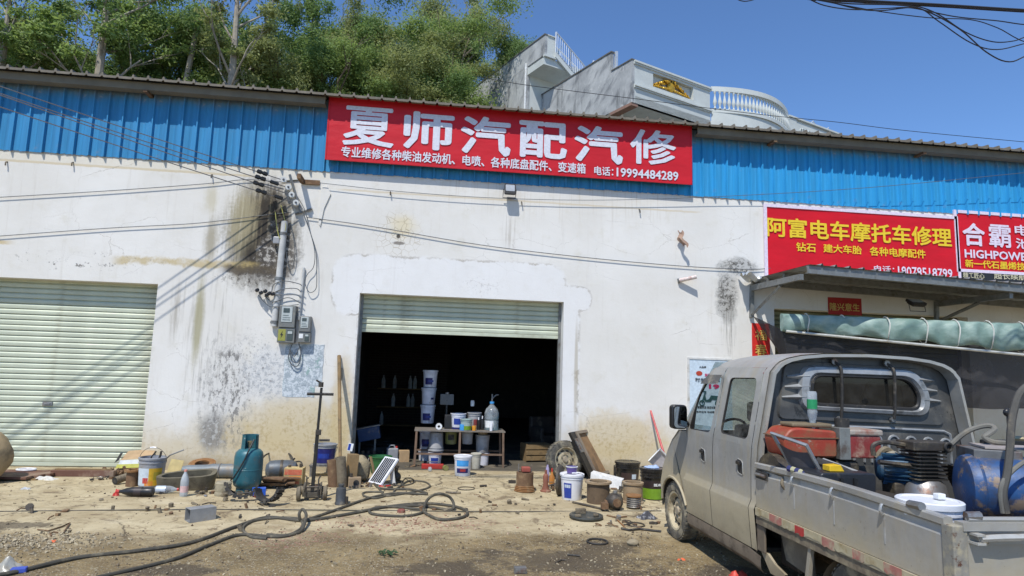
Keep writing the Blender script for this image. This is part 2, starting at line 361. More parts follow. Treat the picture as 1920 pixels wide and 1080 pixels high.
def leaves(clumps, N, ls, rn):
    mb = MB(); wts = [c[1]*c[1]*c[2] for c in clumps]
    for c, R, Rz in rn.choices(clumps, wts, k=N):
        u = V((rn.gauss(0, 1), rn.gauss(0, 1), rn.gauss(0, 1))).normalized(); k = min(1.25, .3+abs(rn.gauss(0, .5)))*(1+.5*noise.noise(c*2+u*2.6))
        p = c+V((u.x*R, u.y*R, u.z*Rz))*k; s = ls*rn.uniform(.6, 1.25)
        nn = (u*.5+V((rn.gauss(0, .5), rn.gauss(0, .5), rn.gauss(.35, .5)))).normalized(); t = nn.orthogonal().normalized(); t.rotate(Matrix.Rotation(rn.uniform(0, 6.28), 3, nn)); b = nn.cross(t)
        mb.v += [p-t*s, p+b*s*.42-nn*s*.1, p+t*s, p-b*s*.42-nn*s*.1]; k0 = len(mb.v)-4; mb.f.append([k0, k0+1, k0+2, k0+3]); mb.m.append(0)
    return mb
def fast_mesh(mb, name, m):
    me = bpy.data.meshes.new(name); me.from_pydata([tuple(p) for p in mb.v], [], mb.f); me.materials.append(m); return me
def tree_proto(kind, seed):
    rn = random.Random(seed); tr = MB(); tips = []
    if kind == 'broad':
        h = 3.2; limb(tr, V((0, 0, -1)), V((.05, 0, 1)), h, .17, 3, tips, rn, .75)
        cl = [(V((rn.gauss(0, 1.2), rn.gauss(0, 1.2), 2.4+4.3*rn.random()**1.15)), 0, 0) for _ in range(36)]+[(t, 0, 0) for t in tips[::3]]
        cl = [(c, rn.uniform(.3, .95), rn.uniform(.25, .75)) for c, _, _ in cl]; lv = leaves(cl, 40000, .066, rn)
    elif kind == 'open':
        tr.tube([(0, 0, -1.5), (.05, .03, 3), (.0, .1, 6.5), (.12, 0, 10)], [.15, .13, .10, .035], 8)
        for i in range(11):
            z = rn.uniform(4.0, 9.4); a = rn.uniform(0, 6.28); limb(tr, V((.05, .05, z)), V((math.cos(a)*.8, math.sin(a)*.8, rn.uniform(.5, 1.2))), rn.uniform(1.0, 1.9), .045, 2, tips, rn, .6)
        cl = [(t+V((0, 0, .1)), rn.uniform(.22, .5), rn.uniform(.16, .34)) for t in tips if rn.random() < .62]; lv = leaves(cl, 7500, .09, rn)
    elif kind == 'column':
        tr.tube([(0, 0, -1.5), (.03, 0, 4), (0, .05, 9)], [.14, .10, .03], 7)
        cl = []
        for i in range(26):
            z = 1.5+8.6*i/25; R = .3+1.15*(1-i/25)**.8; cl.append((V((rn.gauss(0, R*.45), rn.gauss(0, R*.45), z)), R*rn.uniform(.5, .8), rn.uniform(.4, .75)))
        lv = leaves(cl, 24000, .085, rn)
    return fast_mesh(tr, 'trunk', BARK[1 if kind == 'broad' else 0]), lv
PROTO = {}
for nm, kind, sd in (('b0', 'broad', 3), ('b1', 'broad', 8), ('b2', 'broad', 21), ('o0', 'open', 5), ('o1', 'open', 17), ('c0', 'column', 9)):
    t, lv = tree_proto(kind, sd)
    PROTO[nm] = (t, fast_mesh(lv, 'crown', LEAF[0]))
TREES = [  # kind, leaf, px, top py, Y, height, width scale, label
 ('b0', 0, 55, 55, 18, 6.6, 1.0, 'leafy mid-green tree at the far left edge'),
 ('b1', 2, 140, 88, 19, 6.2, 1.1, 'yellow-green bushy tree just left of the tall forked trunk'),
 ('o0', 0, 22, -60, 14.8, 10.5, 1.0, 'tall pale-trunked tree at the left edge running out of the top'),
 ('o1', 0, 216, -75, 14.8, 11, 1.1, 'tall thin tree with twin pale trunks rising out of the picture'),
 ('b2', 0, 255, 112, 20, 5.4, .9, 'low green tree below the gap of sky right of the twin trunks'),
 ('b0', 1, 340, 38, 19.5, 7.6, .95, 'dense dark-green tree behind the bare tan trunk'),
 ('b2', 1, 402, 32, 20, 7.8, .95, 'tall dense tree left of the tall slanting pale trunk'),
 ('o0', 2, 456, -70, 14.8, 11, 1.0, 'tall tree with a slanting pale trunk and few leaves'),
 ('b1', 0, 488, 98, 18.5, 6.3, .85, 'rounded bright-green tree under the slanting pale trunk'),
 ('c0', 1, 590, -38, 19, 10.5, .8, 'narrow dark climber-clad tree, tallest of the middle row'),
 ('b1', 1, 625, 38, 19.5, 7.6, .9, 'dark broad tree against the right side of the narrow tree'),
 ('b0', 2, 668, 52, 20.5, 7.2, .7, 'olive tree with a thin see-through top above the red sign'),
 ('b2', 2, 735, 74, 21, 7.0, 1.0, 'light green tree in the dip of the treeline'),
 ('b0', 0, 795, 66, 22, 7.4, 1.0, 'green tree on the left flank of the highest round crown'),
 ('b1', 2, 850, 48, 29, 9.5, .85, 'highest round-topped tree left of the grey house'),
 ('b2', 0, 895, 90, 30, 8.2, .9, 'bushy tree touching the side wall of the grey house'),
 ('b0', 1, 968, 84, 27, 7, .55, 'small tree peeping over the slanting wall of the house'),
 ('b0', 2, 760, 105, 19, 5.6, 1.1, 'low yellow-green tree behind the roof edge over the first sign characters'),
 ('b2', 2, 560, 120, 18, 5.2, 1.0, 'low shrubby tree behind the roof left of the red sign'),
 ('b1', 0, 660, 112, 18.2, 5.4, 1.0, 'low shrubby tree behind the left end of the red sign'),
 ('b0', 0, 385, 105, 18, 5.4, 1.1, 'low pale-green tree in front of the dense dark trees'),
 ('b2', 1, 95, 122, 17.6, 4.8, 1.1, 'low dark shrubby tree above the left roof edge'),
 ('b1', 1, 300, 122, 17.8, 4.6, .9, 'low dark tree right of the twin trunks above the roof'),
 ('b0', 1, 800, 118, 20, 5.2, 1.0, 'low dark tree right above the middle of the red sign'),
]
for kd, lf, px, py, Y, H, wd, lab in TREES:
    p = at(px, py, Y); base = p.z-H; nat = {'b': 6.9, 'o': 10.6, 'c': 10.4}[kd[0]]; tm, cm = PROTO[kd]; s = H/nat
    t = thing('broadleaf_tree', lab, 'tree', (p.x, Y, base), RA.uniform(0, 360), 'trees on the hill behind the workshop'); t.scale = (s*wd*1.2, s*wd*1.2, s*1.07)
    for nm, me in (('trunk', tm), ('crown', cm)):
        o = bpy.data.objects.new(nm, me); COL.objects.link(o); o.parent = t
        if nm == 'crown': o.material_slots[0].link = 'OBJECT'; o.material_slots[0].material = LEAF[lf]
# bare tan trunk with a broken top
p = at(350, 42, 16.5); q = at(345, 160, 16.5); mb = MB().tube([(0, 0, 0), (.1, 0, (p.z-q.z)*.6+.5), (.32, 0, p.z-q.z+1.5)], [.14, .12, .10], 8).tube([(.32, 0, p.z-q.z+1.45), (.8, .1, p.z-q.z+1.75)], [.05, .025], 6)
t = thing('dead_tree', 'bare tan tree trunk with its top broken off', 'tree', (q.x, 16.5, q.z-1.5)); mb.build('trunk', BARK[0], t)
# ================================================================== the workshop building
n = NG('stained_white_plaster'); X, Y_, Z_ = n.xyz()
m1 = n.noise(.7, 6, .6); m2_ = n.noise(3.4, 7, .65); m3 = n.noise(17, 6, .7); m4 = n.noise(60, 3, .6)
strk = n.noise(1, 6, .7, vec=n.scaled((9, 1, .55))); strk2 = n.noise(1, 5, .6, vec=n.scaled((26, 1, 1.1)))
c = n.mix(n.step(m1, .35, .7), (.675, .65, .595), (.745, .725, .68))
c = n.mix(n.step(m2_, .52, .74)*.5, c, (.60, .565, .47))
c = n.mix(n.step(strk, .54, .78)*.42, c, (.50, .46, .39))
def ell(px, py, wp, hp, rag=1.1, soft=.55, base=None):
    q = at(px, py); dx = (X-q.x)/(wp/117.); dz = (Z_-q.z)/(hp/117.)
    d = n.math('SQRT', dx*dx+dz*dz)+((base if base is not None else m2_)-.5)*rag+(m3-.5)*rag*.4
    return 1-n.step(d, 1-soft, 1.0)
def band(x0, x1, zc, hw, rag=.12):              # level ragged line
    zz = Z_-zc+(m2_-.5)*rag+(m3-.5)*rag*.4; return (1-n.step(n.math('ABSOLUTE', zz), hw*.35, hw))*n.step(X, x0-.1, x0+.15)*(1-n.step(X, x1-.15, x1+.1))
def flecks(sc, lo, hi, ro=.75): return n.step(n.noise(sc, 8, ro), lo, hi)
# ochre grime rising from the foot of the wall
foot = (1-n.step(Z_+(m1-.5)*1.3+(m2_-.5)*.8, .25, 1.15)); c = n.mix(foot*.72, c, (.55, .45, .26))
c = n.mix(foot*n.step(m3+m2_*.6-.3, .48, .7)*.5, c, (.40, .29, .13))
c = n.mix((1-n.step(Z_+(m2_-.5)*.35, .05, .3))*.6, c, (.30, .235, .13))
for e in ((545, 800, 125, 75), (640, 780, 28, 130), (440, 812, 45, 40), (1150, 820, 120, 60)):
    k = ell(*e); c = n.mix(k*.55, c, (.56, .43, .20)); c = n.mix(k*n.step(m3+m2_*.6-.3, .46, .7)*.5, c, (.36, .25, .09))
# mould: olive-black weeping patch left of the pipe
k = ell(492, 437, 84, 132, 1.0, .55, strk); c = n.mix(k*n.step(m2_+strk*.5, .5, .8)*.8, c, (.22, .18, .10)); kk = ell(497, 428, 44, 88, 1.5, .35, m2_); c = n.mix(kk*.9, c, n.mix(n.step(strk+m3*.4, .5, .85), (.16, .125, .07), (.03, .024, .017))); c = n.mix(kk*flecks(16, .56, .62)*.7, c, (.34, .28, .16)); c = n.mix(k*n.step(strk, .36, .54)*.97, c, (.035, .028, .02))
k = ell(522, 478, 46, 66, 1.4, .4); c = n.mix(k*.8, c, (.075, .065, .055))
c = n.mix(k*flecks(12, .5, .56)*.8, c, (.5, .47, .42))
k = ell(452, 415, 36, 90, 1.2, .7, strk); c = n.mix(k*.6, c, (.46, .40, .24))
k = ell(395, 455, 18, 62, 1.3, .8, strk); c = n.mix(k*.7, c, (.25, .21, .12))
k = ell(395, 372, 16, 40, 1.3, .8, strk); c = n.mix(k*.45, c, (.42, .36, .18))
# old beam edge with yellow crust, and what runs down from it
c = n.mix(band(-4.9, -2.75, 3.17, .085, .22)*n.step(m2_, .3, .55)*.7, c, (.47, .35, .13)); c = n.mix(band(-3.3, -2.35, 3.10, .10, .22)*.9, c, (.09, .07, .045))
c = n.mix(band(-14, -2.9, 4.63, .028, .03)*.65, c, (.52, .40, .20)); c = n.mix(band(-1.6, 4.6, 4.50, .022, .03)*.5, c, (.55, .44, .26))
c = n.mix(n.step(Z_, 4.60, 4.68)*(1-n.step(X, -1.9, -1.5))*.55, c, (.66, .60, .47)); c = n.mix(band(-6.9, -6.4, 3.35, .05, .1)*.7, c, (.5, .36, .13))
c = n.mix(n.step(Z_, 4.0, 4.75)*n.step(strk2, .5, .72)*.42*(1-n.step(n.math('ABSOLUTE', X-2.0), 1.6, 2.6)), c, (.42, .34, .23))
k = ell(345, 590, 46, 90, .8, .7, strk); c = n.mix(k*n.step(strk, .47, .66)*.5, c, (.20, .17, .12))
k = ell(372, 600, 12, 110, .8, .7, strk2); c = n.mix(k*.75, c, (.30, .27, .13))
k = ell(390, 640, 55, 170, 1.2, .7, strk); c = n.mix(k*n.step(strk2, .5, .68)*.5, c, (.20, .18, .145))
k = ell(425, 735, 60, 135, 1.5, .7); pe = n.step(n.noise(1, 8, .8, vec=n.scaled((15, 1, 6.5))), .5, .535)*(.35+.65*flecks(5, .42, .55)); c = n.mix(k*.35, c, (.55, .54, .52)); c = n.mix(k*pe*.9, c, (.16, .155, .145))
k = ell(398, 810, 30, 45, 1.0, .6); c = n.mix(k*.7, c, (.17, .165, .155)); c = n.mix(k*flecks(13, .52, .56)*.8, c, (.5, .49, .45))
k = ell(520, 700, 75, 62, 1.0, .5); c = n.mix(k*.35, c, (.54, .56, .58)); c = n.mix(k*flecks(15, .5, .55, .8)*.6, c, (.30, .32, .34))
k = ell(470, 690, 70, 90, 1.1, .7); c = n.mix(k*flecks(20, .55, .6, .8)*.8, c, (.14, .13, .12))
k = ell(150, 490, 190, 24, 1.3, .8); c = n.mix(k*flecks(9, .57, .6, .8)*.95, c, (.14, .13, .115))
k = ell(470, 520, 75, 32, 1.2, .7); c = n.mix(k*flecks(13, .52, .57, .8)*.9, c, (.07, .06, .05))
# crazed patch over the door
k = ell(745, 440, 62, 62, .8, .7); cz = n.vor(9.5, 'DISTANCE_TO_EDGE', vec=n.comb(X+m2_*.12, 0.0, Z_+m3*.03)); ck = (1-n.step(cz, .012, .045))
c = n.mix(ell(755, 425, 40, 36, .9, .9)*.55, c, (.66, .55, .30)); c = n.mix(k*ck*.62, c, (.34, .27, .16))
c = n.mix(ell(747, 443, 5, 6, .5)*.95, c, (.05, .04, .03)); c = n.mix(ell(748, 456, 14, 4, 1.4)*.8, c, (.14, .12, .1))
# newer white plaster round the door
def sdrect(px0, py0, px1, py1, r):
    a = at(px0, py1); b = at(px1, py0); hx = (b.x-a.x)/2; hz_ = (b.z-a.z)/2
    qx = n.math('MAXIMUM', n.math('ABSOLUTE', X-(a.x+b.x)/2)-(hx-r), 0.0); qz = n.math('MAXIMUM', n.math('ABSOLUTE', Z_-(a.z+b.z)/2)-(hz_-r), 0.0)
    return n.math('SQRT', qx*qx+qz*qz)-r+(m2_-.5)*.22+(m3-.5)*.07
D = n.math('MINIMUM', n.math('MINIMUM', sdrect(618, 497, 1062, 590, .35), sdrect(1000, 538, 1110, 580, .2)), n.math('MINIMUM', sdrect(652, 540, 682, 900, .05), sdrect(1046, 545, 1088, 900, .05)))
ins = 1-n.step(D, -.04, .04); c = n.mix(ins*.4, c, n.mix(n.step(m2_, .4, .7), (.78, .79, .81), (.74, .745, .76)))
c = n.mix((1-n.step(n.math('ABSOLUTE', D), .004, .026))*n.step(m2_, .42, .6)*.7, c, (.36, .32, .27))
k = ell(905, 535, 60, 30, 1.2, .8, strk); c = n.mix(k*flecks(18, .54, .6, .8)*.6, c, (.36, .34, .32))
k = ell(1080, 700, 5, 130, .5, .6, strk); c = n.mix(k*.6, c, (.38, .33, .24))
k = ell(955, 430, 20, 60, .8, .8, strk2); c = n.mix(k*n.step(strk2, .45, .6)*.6, c, (.35, .31, .26))
# speckled black peeling patch by the awning
k = ell(1385, 500, 56, 24, 1.9, .6); k2 = ell(1362, 555, 32, 66, 1.9, .6); k = n.math('MAXIMUM', k, k2); pe = n.step(m3*.6+m2_*.5, .50, .58)*flecks(30, .42, .5, .8)
c = n.mix(k*.75, c, (.40, .39, .36)); c = n.mix(k*pe*.95, c, (.07, .065, .055))
k = ell(1366, 610, 20, 74, 1.6, .9, strk); c = n.mix(k*n.step(strk2, .4, .6)*.8, c, (.17, .155, .13))
c = n.mix(flecks(5.5, .68, .71, .8)*.5, c, (.40, .36, .30)); c = n.mix(n.step(m4, .70, .75)*n.step(m1, .45, .6)*.5, c, (.25, .22, .18))
lz = n.vor(1.3, 'DISTANCE_TO_EDGE', vec=n.comb(X+m2_*.5, 0.0, Z_*1.4+m3*.06)); c = n.mix((1-n.step(lz, .0, .006))*n.step(m1, .5, .62)*.5, c, (.25, .21, .16))
n.bump(m2_*.7+m3*.35+m4*.12-ck*k*0, .35, .02)
M_WALL = n.done(c, .88)
M_INWALL = mat('darkened_inside_wall', (.085, .078, .068), .95, amt=.2)  # wall colour darkened below natural to stand in for the indoor gloom
n = NG('darkened_brick'); bt = n.nd('TexBrick'); bt.inputs['Scale'].default_value = 1; bt.inputs['Brick Width'].default_value = .24; bt.inputs['Row Height'].default_value = .07; bt.inputs['Mortar Size'].default_value = .008  # brick colours darkened to put the gloom of the room into them
sx, sy, sz_ = n.xyz(); n.set(bt.inputs['Vector'], n.comb(sx, sz_, 0.0)); n.set(bt.inputs[1], (.05, .03, .022)); n.set(bt.inputs[2], (.035, .023, .018)); n.set(bt.inputs[3], (.07, .065, .06))
M_SBRICK = n.done(S(n, bt.outputs[0]), .95)
bld = thing('workshop_building', 'long white plastered workshop with a blue sheet-metal upper wall and two roller doors', 'building')
SX0, SX1, DX0, DX1, NX0, NX1, OH = -8.3, -4.228, -1.155, 2.2, 5.95, 9.7, 2.812
poly = [(-15, -.1), (SX0, -.1), (SX0, OH), (SX1, OH), (SX1, -.1), (DX0, -.1), (DX0, OH), (DX1, OH), (DX1, -.1), (NX0, -.1), (NX0, OH+.05), (NX1, OH+.05), (NX1, -.1), (17, -.1), (17, 5.95), (-15, 5.95)]
MB().prism(poly, 0, .24).build('front_wall', M_WALL, bld, smooth=0)
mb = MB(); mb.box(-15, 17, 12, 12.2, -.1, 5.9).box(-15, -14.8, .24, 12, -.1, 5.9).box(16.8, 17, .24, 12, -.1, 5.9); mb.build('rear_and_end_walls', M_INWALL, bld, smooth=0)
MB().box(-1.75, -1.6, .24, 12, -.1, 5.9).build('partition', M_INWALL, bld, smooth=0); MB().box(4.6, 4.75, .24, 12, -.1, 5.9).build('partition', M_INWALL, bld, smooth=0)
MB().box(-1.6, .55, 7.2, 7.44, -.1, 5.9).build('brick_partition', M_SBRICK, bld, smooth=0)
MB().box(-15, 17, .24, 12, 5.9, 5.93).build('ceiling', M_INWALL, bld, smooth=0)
MB().box(-1.6, 4.6, .3, 12, -.05, .004).build('shop_floor', mat('darkened_shop_floor', (.075, .066, .05), .85, amt=.4, ds=2), bld, smooth=0)  # floor colour darkened as well, to deepen the gloom indoors
# corrugated blue cladding, one sheet after another
PITCH = .225; RIBS = 4; SW = PITCH*RIBS
def corr(width, pitch, z0, z1, h, jag=0, rn=None):   # trapezoid ribs, rising out of the sheet
    xs = []; k = round(width/pitch)
    for i in range(k): a = i*pitch; xs += [(a, 0), (a+pitch*.36, 0), (a+pitch*.40, .004), (a+pitch*.44, 0), (a+pitch*.80, 0), (a+pitch*.87, h), (a+pitch*.95, h)]
    xs.append((width, 0)); return xs
def cladmat(name, col):
    n = NG(name); X, Y_, Z_ = n.xyz(); a = n.noise(1, 5, .6, vec=n.scaled((14, 1, .7))); b = n.noise(5, 6, .65)
    c = n.mix(n.step(a, .3, .7), tuple(v*.86 for v in col), tuple(v*1.12 for v in col)); c = n.mix(n.step(b, .58, .75)*.3, c, (.22, .26, .30))
    old = n.step(Z_+(n.noise(2.4, 6, .7)-.5)*.5+(a-.5)*.2, .86, 1.16)   # paint weathered bare along the top edge
    c = n.mix(old*.7, c, (.20, .195, .19)); c = n.mix(old*n.step(n.noise(9, 7, .75), .57, .66)*.8, c, (.42, .40, .38))
    c = n.mix(n.step(n.noise(22, 4), .70, .74)*.5, c, (.18, .10, .06)); n.bump(a, .08, .01)
    return n.done(c, .62, Specular_IOR_Level=.25)
MBLUE = [cladmat('faded_blue_sheet', (.040, .235, .46)), cladmat('brighter_blue_sheet', (.030, .30, .60))]
CLZ = 4.795
prot = []
for j in range(2):
    for v in range(2):
        rn = random.Random(40+v); xs = corr(SW, PITCH, 0, 1, .042); vs = []; zz = []
        for x, h in xs: zz.append(-.018*rn.random()-.012*(1 if h > .02 else 0))
        mb = MB(); mb.add([(x, -h, z) for (x, h), z in zip(xs, zz)]+[(x, -h, .6) for x, h in xs]+[(x, -h, 1.2) for x, h in xs], [])
        k = len(xs); mb.f = [[i+r*k, i+1+r*k, i+1+(r+1)*k, i+(r+1)*k] for r in range(2) for i in range(k-1)]; mb.m = [0]*len(mb.f)
        prot.append(mb.mesh('cladding_sheet', MBLUE[j], 30))
i = 0; x = -14.6
while x < 16.4:
    o = bpy.data.objects.new('cladding_sheet', prot[(2 if x > 3.9 else 0)+i % 2]); COL.objects.link(o); o.parent = bld; o.location = (x, -.012-.004*(i % 2), CLZ); x += SW-.004; i += 1
# roof sheets, each hanging out over the front
n = NG('brown_grey_roof_sheet'); c = n.mix(n.step(n.noise(3, 6, .65), .35, .65), (.12, .105, .08), (.20, .175, .135)); M_ROOF = n.done(c, .75)
xs = corr(SW, PITCH, 0, 1, .042); mb = MB(); k = len(xs); R0, R1 = -.34, 6.3
def rz(y): return 5.985+.085*(y+.34)
mb.add([(x, R0, rz(R0)+h+.004) for x, h in xs]+[(x, R1, rz(R1)+h+.004) for x, h in xs]+[(x, R0, rz(R0)+h*.55-.035) for x, h in xs], [(i, i+1, k+i+1, k+i) for i in range(k-1)]+[(i, 2*k+i, 2*k+i+1, i+1) for i in range(k-1)])
rsh = mb.mesh('roof_sheet', M_ROOF, 30); x = -14.6; i = 0
while x < 16.4:
    o = bpy.data.objects.new('roof_sheet', rsh); COL.objects.link(o); o.parent = bld; o.location = (x, -.004*(i % 3), .002*(i % 2)); x += SW-.004; i += 1
MB().add([(-14.6, R1, rz(R1)+.03), (16.5, R1, rz(R1)+.03), (16.5, 12.4, 5.95), (-14.6, 12.4, 5.95)], [(0, 1, 2, 3)]).build('rear_roof', M_ROOF, bld, smooth=0)
for a, b in ((-14.6, -1.86), (4.46, 16.5)):
    mb = MB().prism([(-.26, 5.955), (-.26, 5.835), (-.23, 5.835), (-.10, 5.835), (-.10, 5.85), (-.245, 5.85), (-.245, 5.955)], a, b, 'x'); mb.build('gutter', mat('grey_gutter', (.17, .15, .105), .75, 0, (.11, .085, .055), .3, 2), bld, smooth=0)
for x in (-4.6, 5.9, 8.8): MB().box(x-.03, x+.03, -.265, -.02, 5.80, 5.835).build('gutter_bracket', M_RUST, bld, smooth=0)
# roller doors: guide rails and one object for every slat
def shutmat(name, col): return mat(name, col, .55, .1, (.30, .29, .20), .36, 2.2, var=.07, bump=.03)
M_SH = shutmat('pale_green_slat', (.53, .565, .44)); M_SH2 = shutmat('olive_slat', (.16, .16, .08))
def shutter(x0, x1, z0, z1, m, y=.235, sh=.082):
    rl = MB().box(x0+.01, x1-.01, y+.05, y+.35, z1-.03, z1+.25).build('roller_shutter', M_INWALL, bld, smooth=0)
    for a in (x0, x1-.045): MB().box(a, a+.045, y-.045, y+.03, 0, OH-.004).build('guide_rail', M_GALV, rl, smooth=0)
    L = x1-x0-.06; pr = [(.008, -.001), (-.017, .0), (-.019, .006), (-.017, .05), (-.004, .070), (.006, .076), (.006, .082)]; mb = MB()
    mb.add([(0, a, b) for a, b in pr]+[(L, a, b) for a, b in pr], [(i, i+1, len(pr)+i+1, len(pr)+i) for i in range(len(pr)-1)]); me = mb.mesh('slat', m, 25)
    z = z0+.06; i = 0
    while z < z1-.02:
        o = bpy.data.objects.new('slat', me); COL.objects.link(o); o.parent = rl; o.location = (x0+.03, y+.002*math.sin(i*2.3), z); z += sh; i += 1
    MB().box(x0+.03, x1-.03, y-.02, y+.015, z0, z0+.055).build('bottom_bar', m, rl, smooth=0, bevel=.004)
    return rl
r1 = shutter(SX0, SX1, .01, OH, M_SH); shutter(DX0, DX1, 2.2, OH, M_SH); shutter(NX0, NX1, .01, OH+.05, M_SH2)
q = at(91, 757, .235); MB().box(q.x-.07, q.x+.07, .2, .225, q.z-.03, q.z+.03).box(q.x-.04, q.x+.04, .19, .2, q.z-.012, q.z+.012).build('lock', M_STEEL, r1, smooth=0, bevel=.004)
# broken plaster flake left of the sign bracket
for (px, py), pts in (((600, 385), [(0, .28), (.10, .33), (.16, .2), (.07, -.05), (.03, -.35), (0, -.3)]),):
    q = at(px, py); MB().prism([(q.x+a, q.z+b) for a, b in pts], -.022, -.001).build('loose_plaster', M_WALL, bld, smooth=0)

# ================================================================== signs
def signmat(name, col, seam=None):
    n = NG(name); w_ = n.noise(1, 4, .5, vec=n.scaled((1.2, 1, 3.5))); c = n.mix(n.step(w_, .3, .7), tuple(v*.9 for v in col), tuple(min(1, v*1.05) for v in col))
    n.bump(w_+n.noise(2.2, 3)*.6, .35, .05); return n.done(c, .5, Specular_IOR_Level=.3)
M_SRED = signmat('red_banner_print', (.55, .012, .022)); M_SRED2 = signmat('bright_red_banner_print', (.60, .006, .016))
M_SWH = flat('white_print', (.66, .67, .74), .55); M_SYE = flat('yellow_print', (.80, .56, .02), .55); M_SPK = flat('pinkish_white_print', (.74, .64, .74), .55); M_SBK = flat('black_print', (.02, .02, .022), .5)
SY = -.15; a = at(611.7, 296.7, SY); b = at(1295, 235, SY); x0, z0, x1, z1 = a.x, a.z, b.x, b.z
t = thing('shop_sign', 'largest red shop sign, white Chinese characters, on the blue sheeting under the roof edge', 'sign', (0, 0, 0))
def wavy(x0, x1, z0, z1, Y, amp, nx=48, nz=10, sd=0):
    mb = MB(); mb.grid(lambda u, v: (x0+(x1-x0)*u, Y+amp*(noise.noise(V((u*9, v*2.2, sd)))+.6*noise.noise(V((u*3, v*7, sd+4)))), z0+(z1-z0)*v), nx, nz); return mb
wavy(x0, x1, z0, z1, SY, .003).build('banner', M_SRED, t, smooth=80)
mb = MB().box(x0, x1, SY+.012, -.05, z0, z0+.03).box(x0, x1, SY+.012, -.05, z1-.03, z1).box(x0, x0+.03, SY+.012, -.05, z0+.03, z1-.03).box(x1-.03, x1, SY+.012, -.05, z0+.03, z1-.03)
for i in range(1, 5): xx = x0+(x1-x0)*i/5; mb.box(xx-.015, xx+.015, SY+.012, -.05, z0+.03, z1-.03)
mb.build('frame', M_GALV, t, smooth=0)
MB().box(x0-.006, x1+.006, SY-.006, SY+.011, z0-.022, z0-.001).box(x0-.02, x0-.001, SY-.006, SY+.011, z0-.022, z1).box(x1+.001, x1+.02, SY-.006, SY+.011, z0-.022, z1).build('edging', M_SRED, t, smooth=0)
mb = MB(); LY = SY-.009
for ch, xa, xb, ya, yb in (('夏', 641, 738, 196.5, 271), ('师', 755, 850, 206.5, 277.5), ('汽', 862, 957, 215, 288), ('配', 972, 1063, 224.5, 293.5), ('汽', 1076, 1168, 233, 303), ('修', 1181, 1268, 240, 306)):
    text_px(mb, ch, xa, xb, ya, yb, ya+6, yb+4, LY, .02 if ch in '修夏' else .028)
mb.build('large_lettering', M_SWH, t, smooth=0)
mb = MB(); text_px(mb, '专业维修各种柴油发动机、电喷、各种底盘配件、变速箱', 639, 1098, 273.5, 294, 303, 325, LY, .022)
mb.build('small_lettering', M_SWH, t, smooth=0); mb = MB(); text_px(mb, '电话：', 1114, 1150, 311, 328, 313, 330, LY, .02); text_px(mb, '19994484289', 1156, 1272, 314, 331, 321, 338, LY, .025); mb.build('phone_number', M_SWH, t, smooth=0)
# the two banners over the awning
BY = -.03
def banner(name, lab, P0, P1, m, border=.055):
    a = at(*P0, BY); b = at(*P1, BY); t = thing(name, lab, 'sign'); wavy(a.x, b.x, a.z, b.z, BY, .006, sd=a.x).build('banner', m, t, smooth=80)
    mb = MB(); y0, y1 = BY-.014, BY+.02; e = border
    mb.box(a.x-e, a.x, y0, y1, a.z-e, b.z+e).box(b.x, b.x+e, y0, y1, a.z-e, b.z+e).box(a.x, b.x, y0, y1, b.z, b.z+e).box(a.x, b.x, y0, y1, a.z-e, a.z); mb.build('white_border', M_SPK, t, smooth=0); return t, a, b
t, a, b = banner('shop_banner', 'red motorcycle repair banner with large yellow characters above the awning', (1440, 528), (1790, 411), M_SRED2)
LY = BY-.012; mb = MB(); text_px(mb, '阿富电车摩托车修理', 1438, 1785, 406, 443, 424, 459, LY, .024); text_px(mb, '钻石', 1493, 1530, 454, 471, 456, 473, LY, .022); text_px(mb, '建大车胎', 1544, 1616, 457, 473, 461, 477, LY, .022); text_px(mb, '各种电摩配件', 1631, 1736, 462, 479, 466, 482, LY, .022); mb.build('yellow_lettering', M_SYE, t, smooth=0)
mb = MB(); text_px(mb, '电话：', 1639, 1677, 497, 512, 499, 514, LY, .01); text_px(mb, '18078518799', 1684, 1786, 499, 517, 502, 519, LY, .02); mb.build('phone_number', M_SPK, t, smooth=0)
t, a, b = banner('shop_banner', 'red battery banner with white lettering at the right edge of the picture', (1799, 504), (1985, 412), M_SRED2)
mb = MB(); text_px(mb, '合', 1806, 1848, 417, 460, 419, 461, LY, .03); text_px(mb, '霸', 1855, 1897, 420, 463, 422, 464, LY, .018); text_px(mb, '电', 1903, 1931, 421, 441, 422, 442, LY, .02); text_px(mb, '池', 1905, 1933, 446, 466, 447, 467, LY, .02); text_px(mb, 'HIGHPOWER', 1809, 1938, 467, 483, 471, 487, LY, .028); mb.build('white_lettering', M_SPK, t, smooth=0)
mb = MB(); text_px(mb, '新一代石墨烯技术', 1810, 1938, 486, 501, 489, 504, LY, .025); mb.build('yellow_lettering', M_SYE, t, smooth=0)
c_, d_ = at(1802, 523, BY), at(1985, 507, BY); MB().box(a.x+.0, b.x, BY-.004, BY+.016, c_.z, a.z-.06).build('black_strip', M_SBK, t, smooth=0)
mb = MB(); text_px(mb, '精工匠心', 1806, 1846, 510, 521, 511, 522, BY-.008, .02); text_px(mb, '超长续航', 1864, 1925, 509, 523, 511, 525, BY-.008, .02); mb.build('strip_lettering', flat('pale_gold_print', (.55, .5, .33), .5), t, smooth=0)
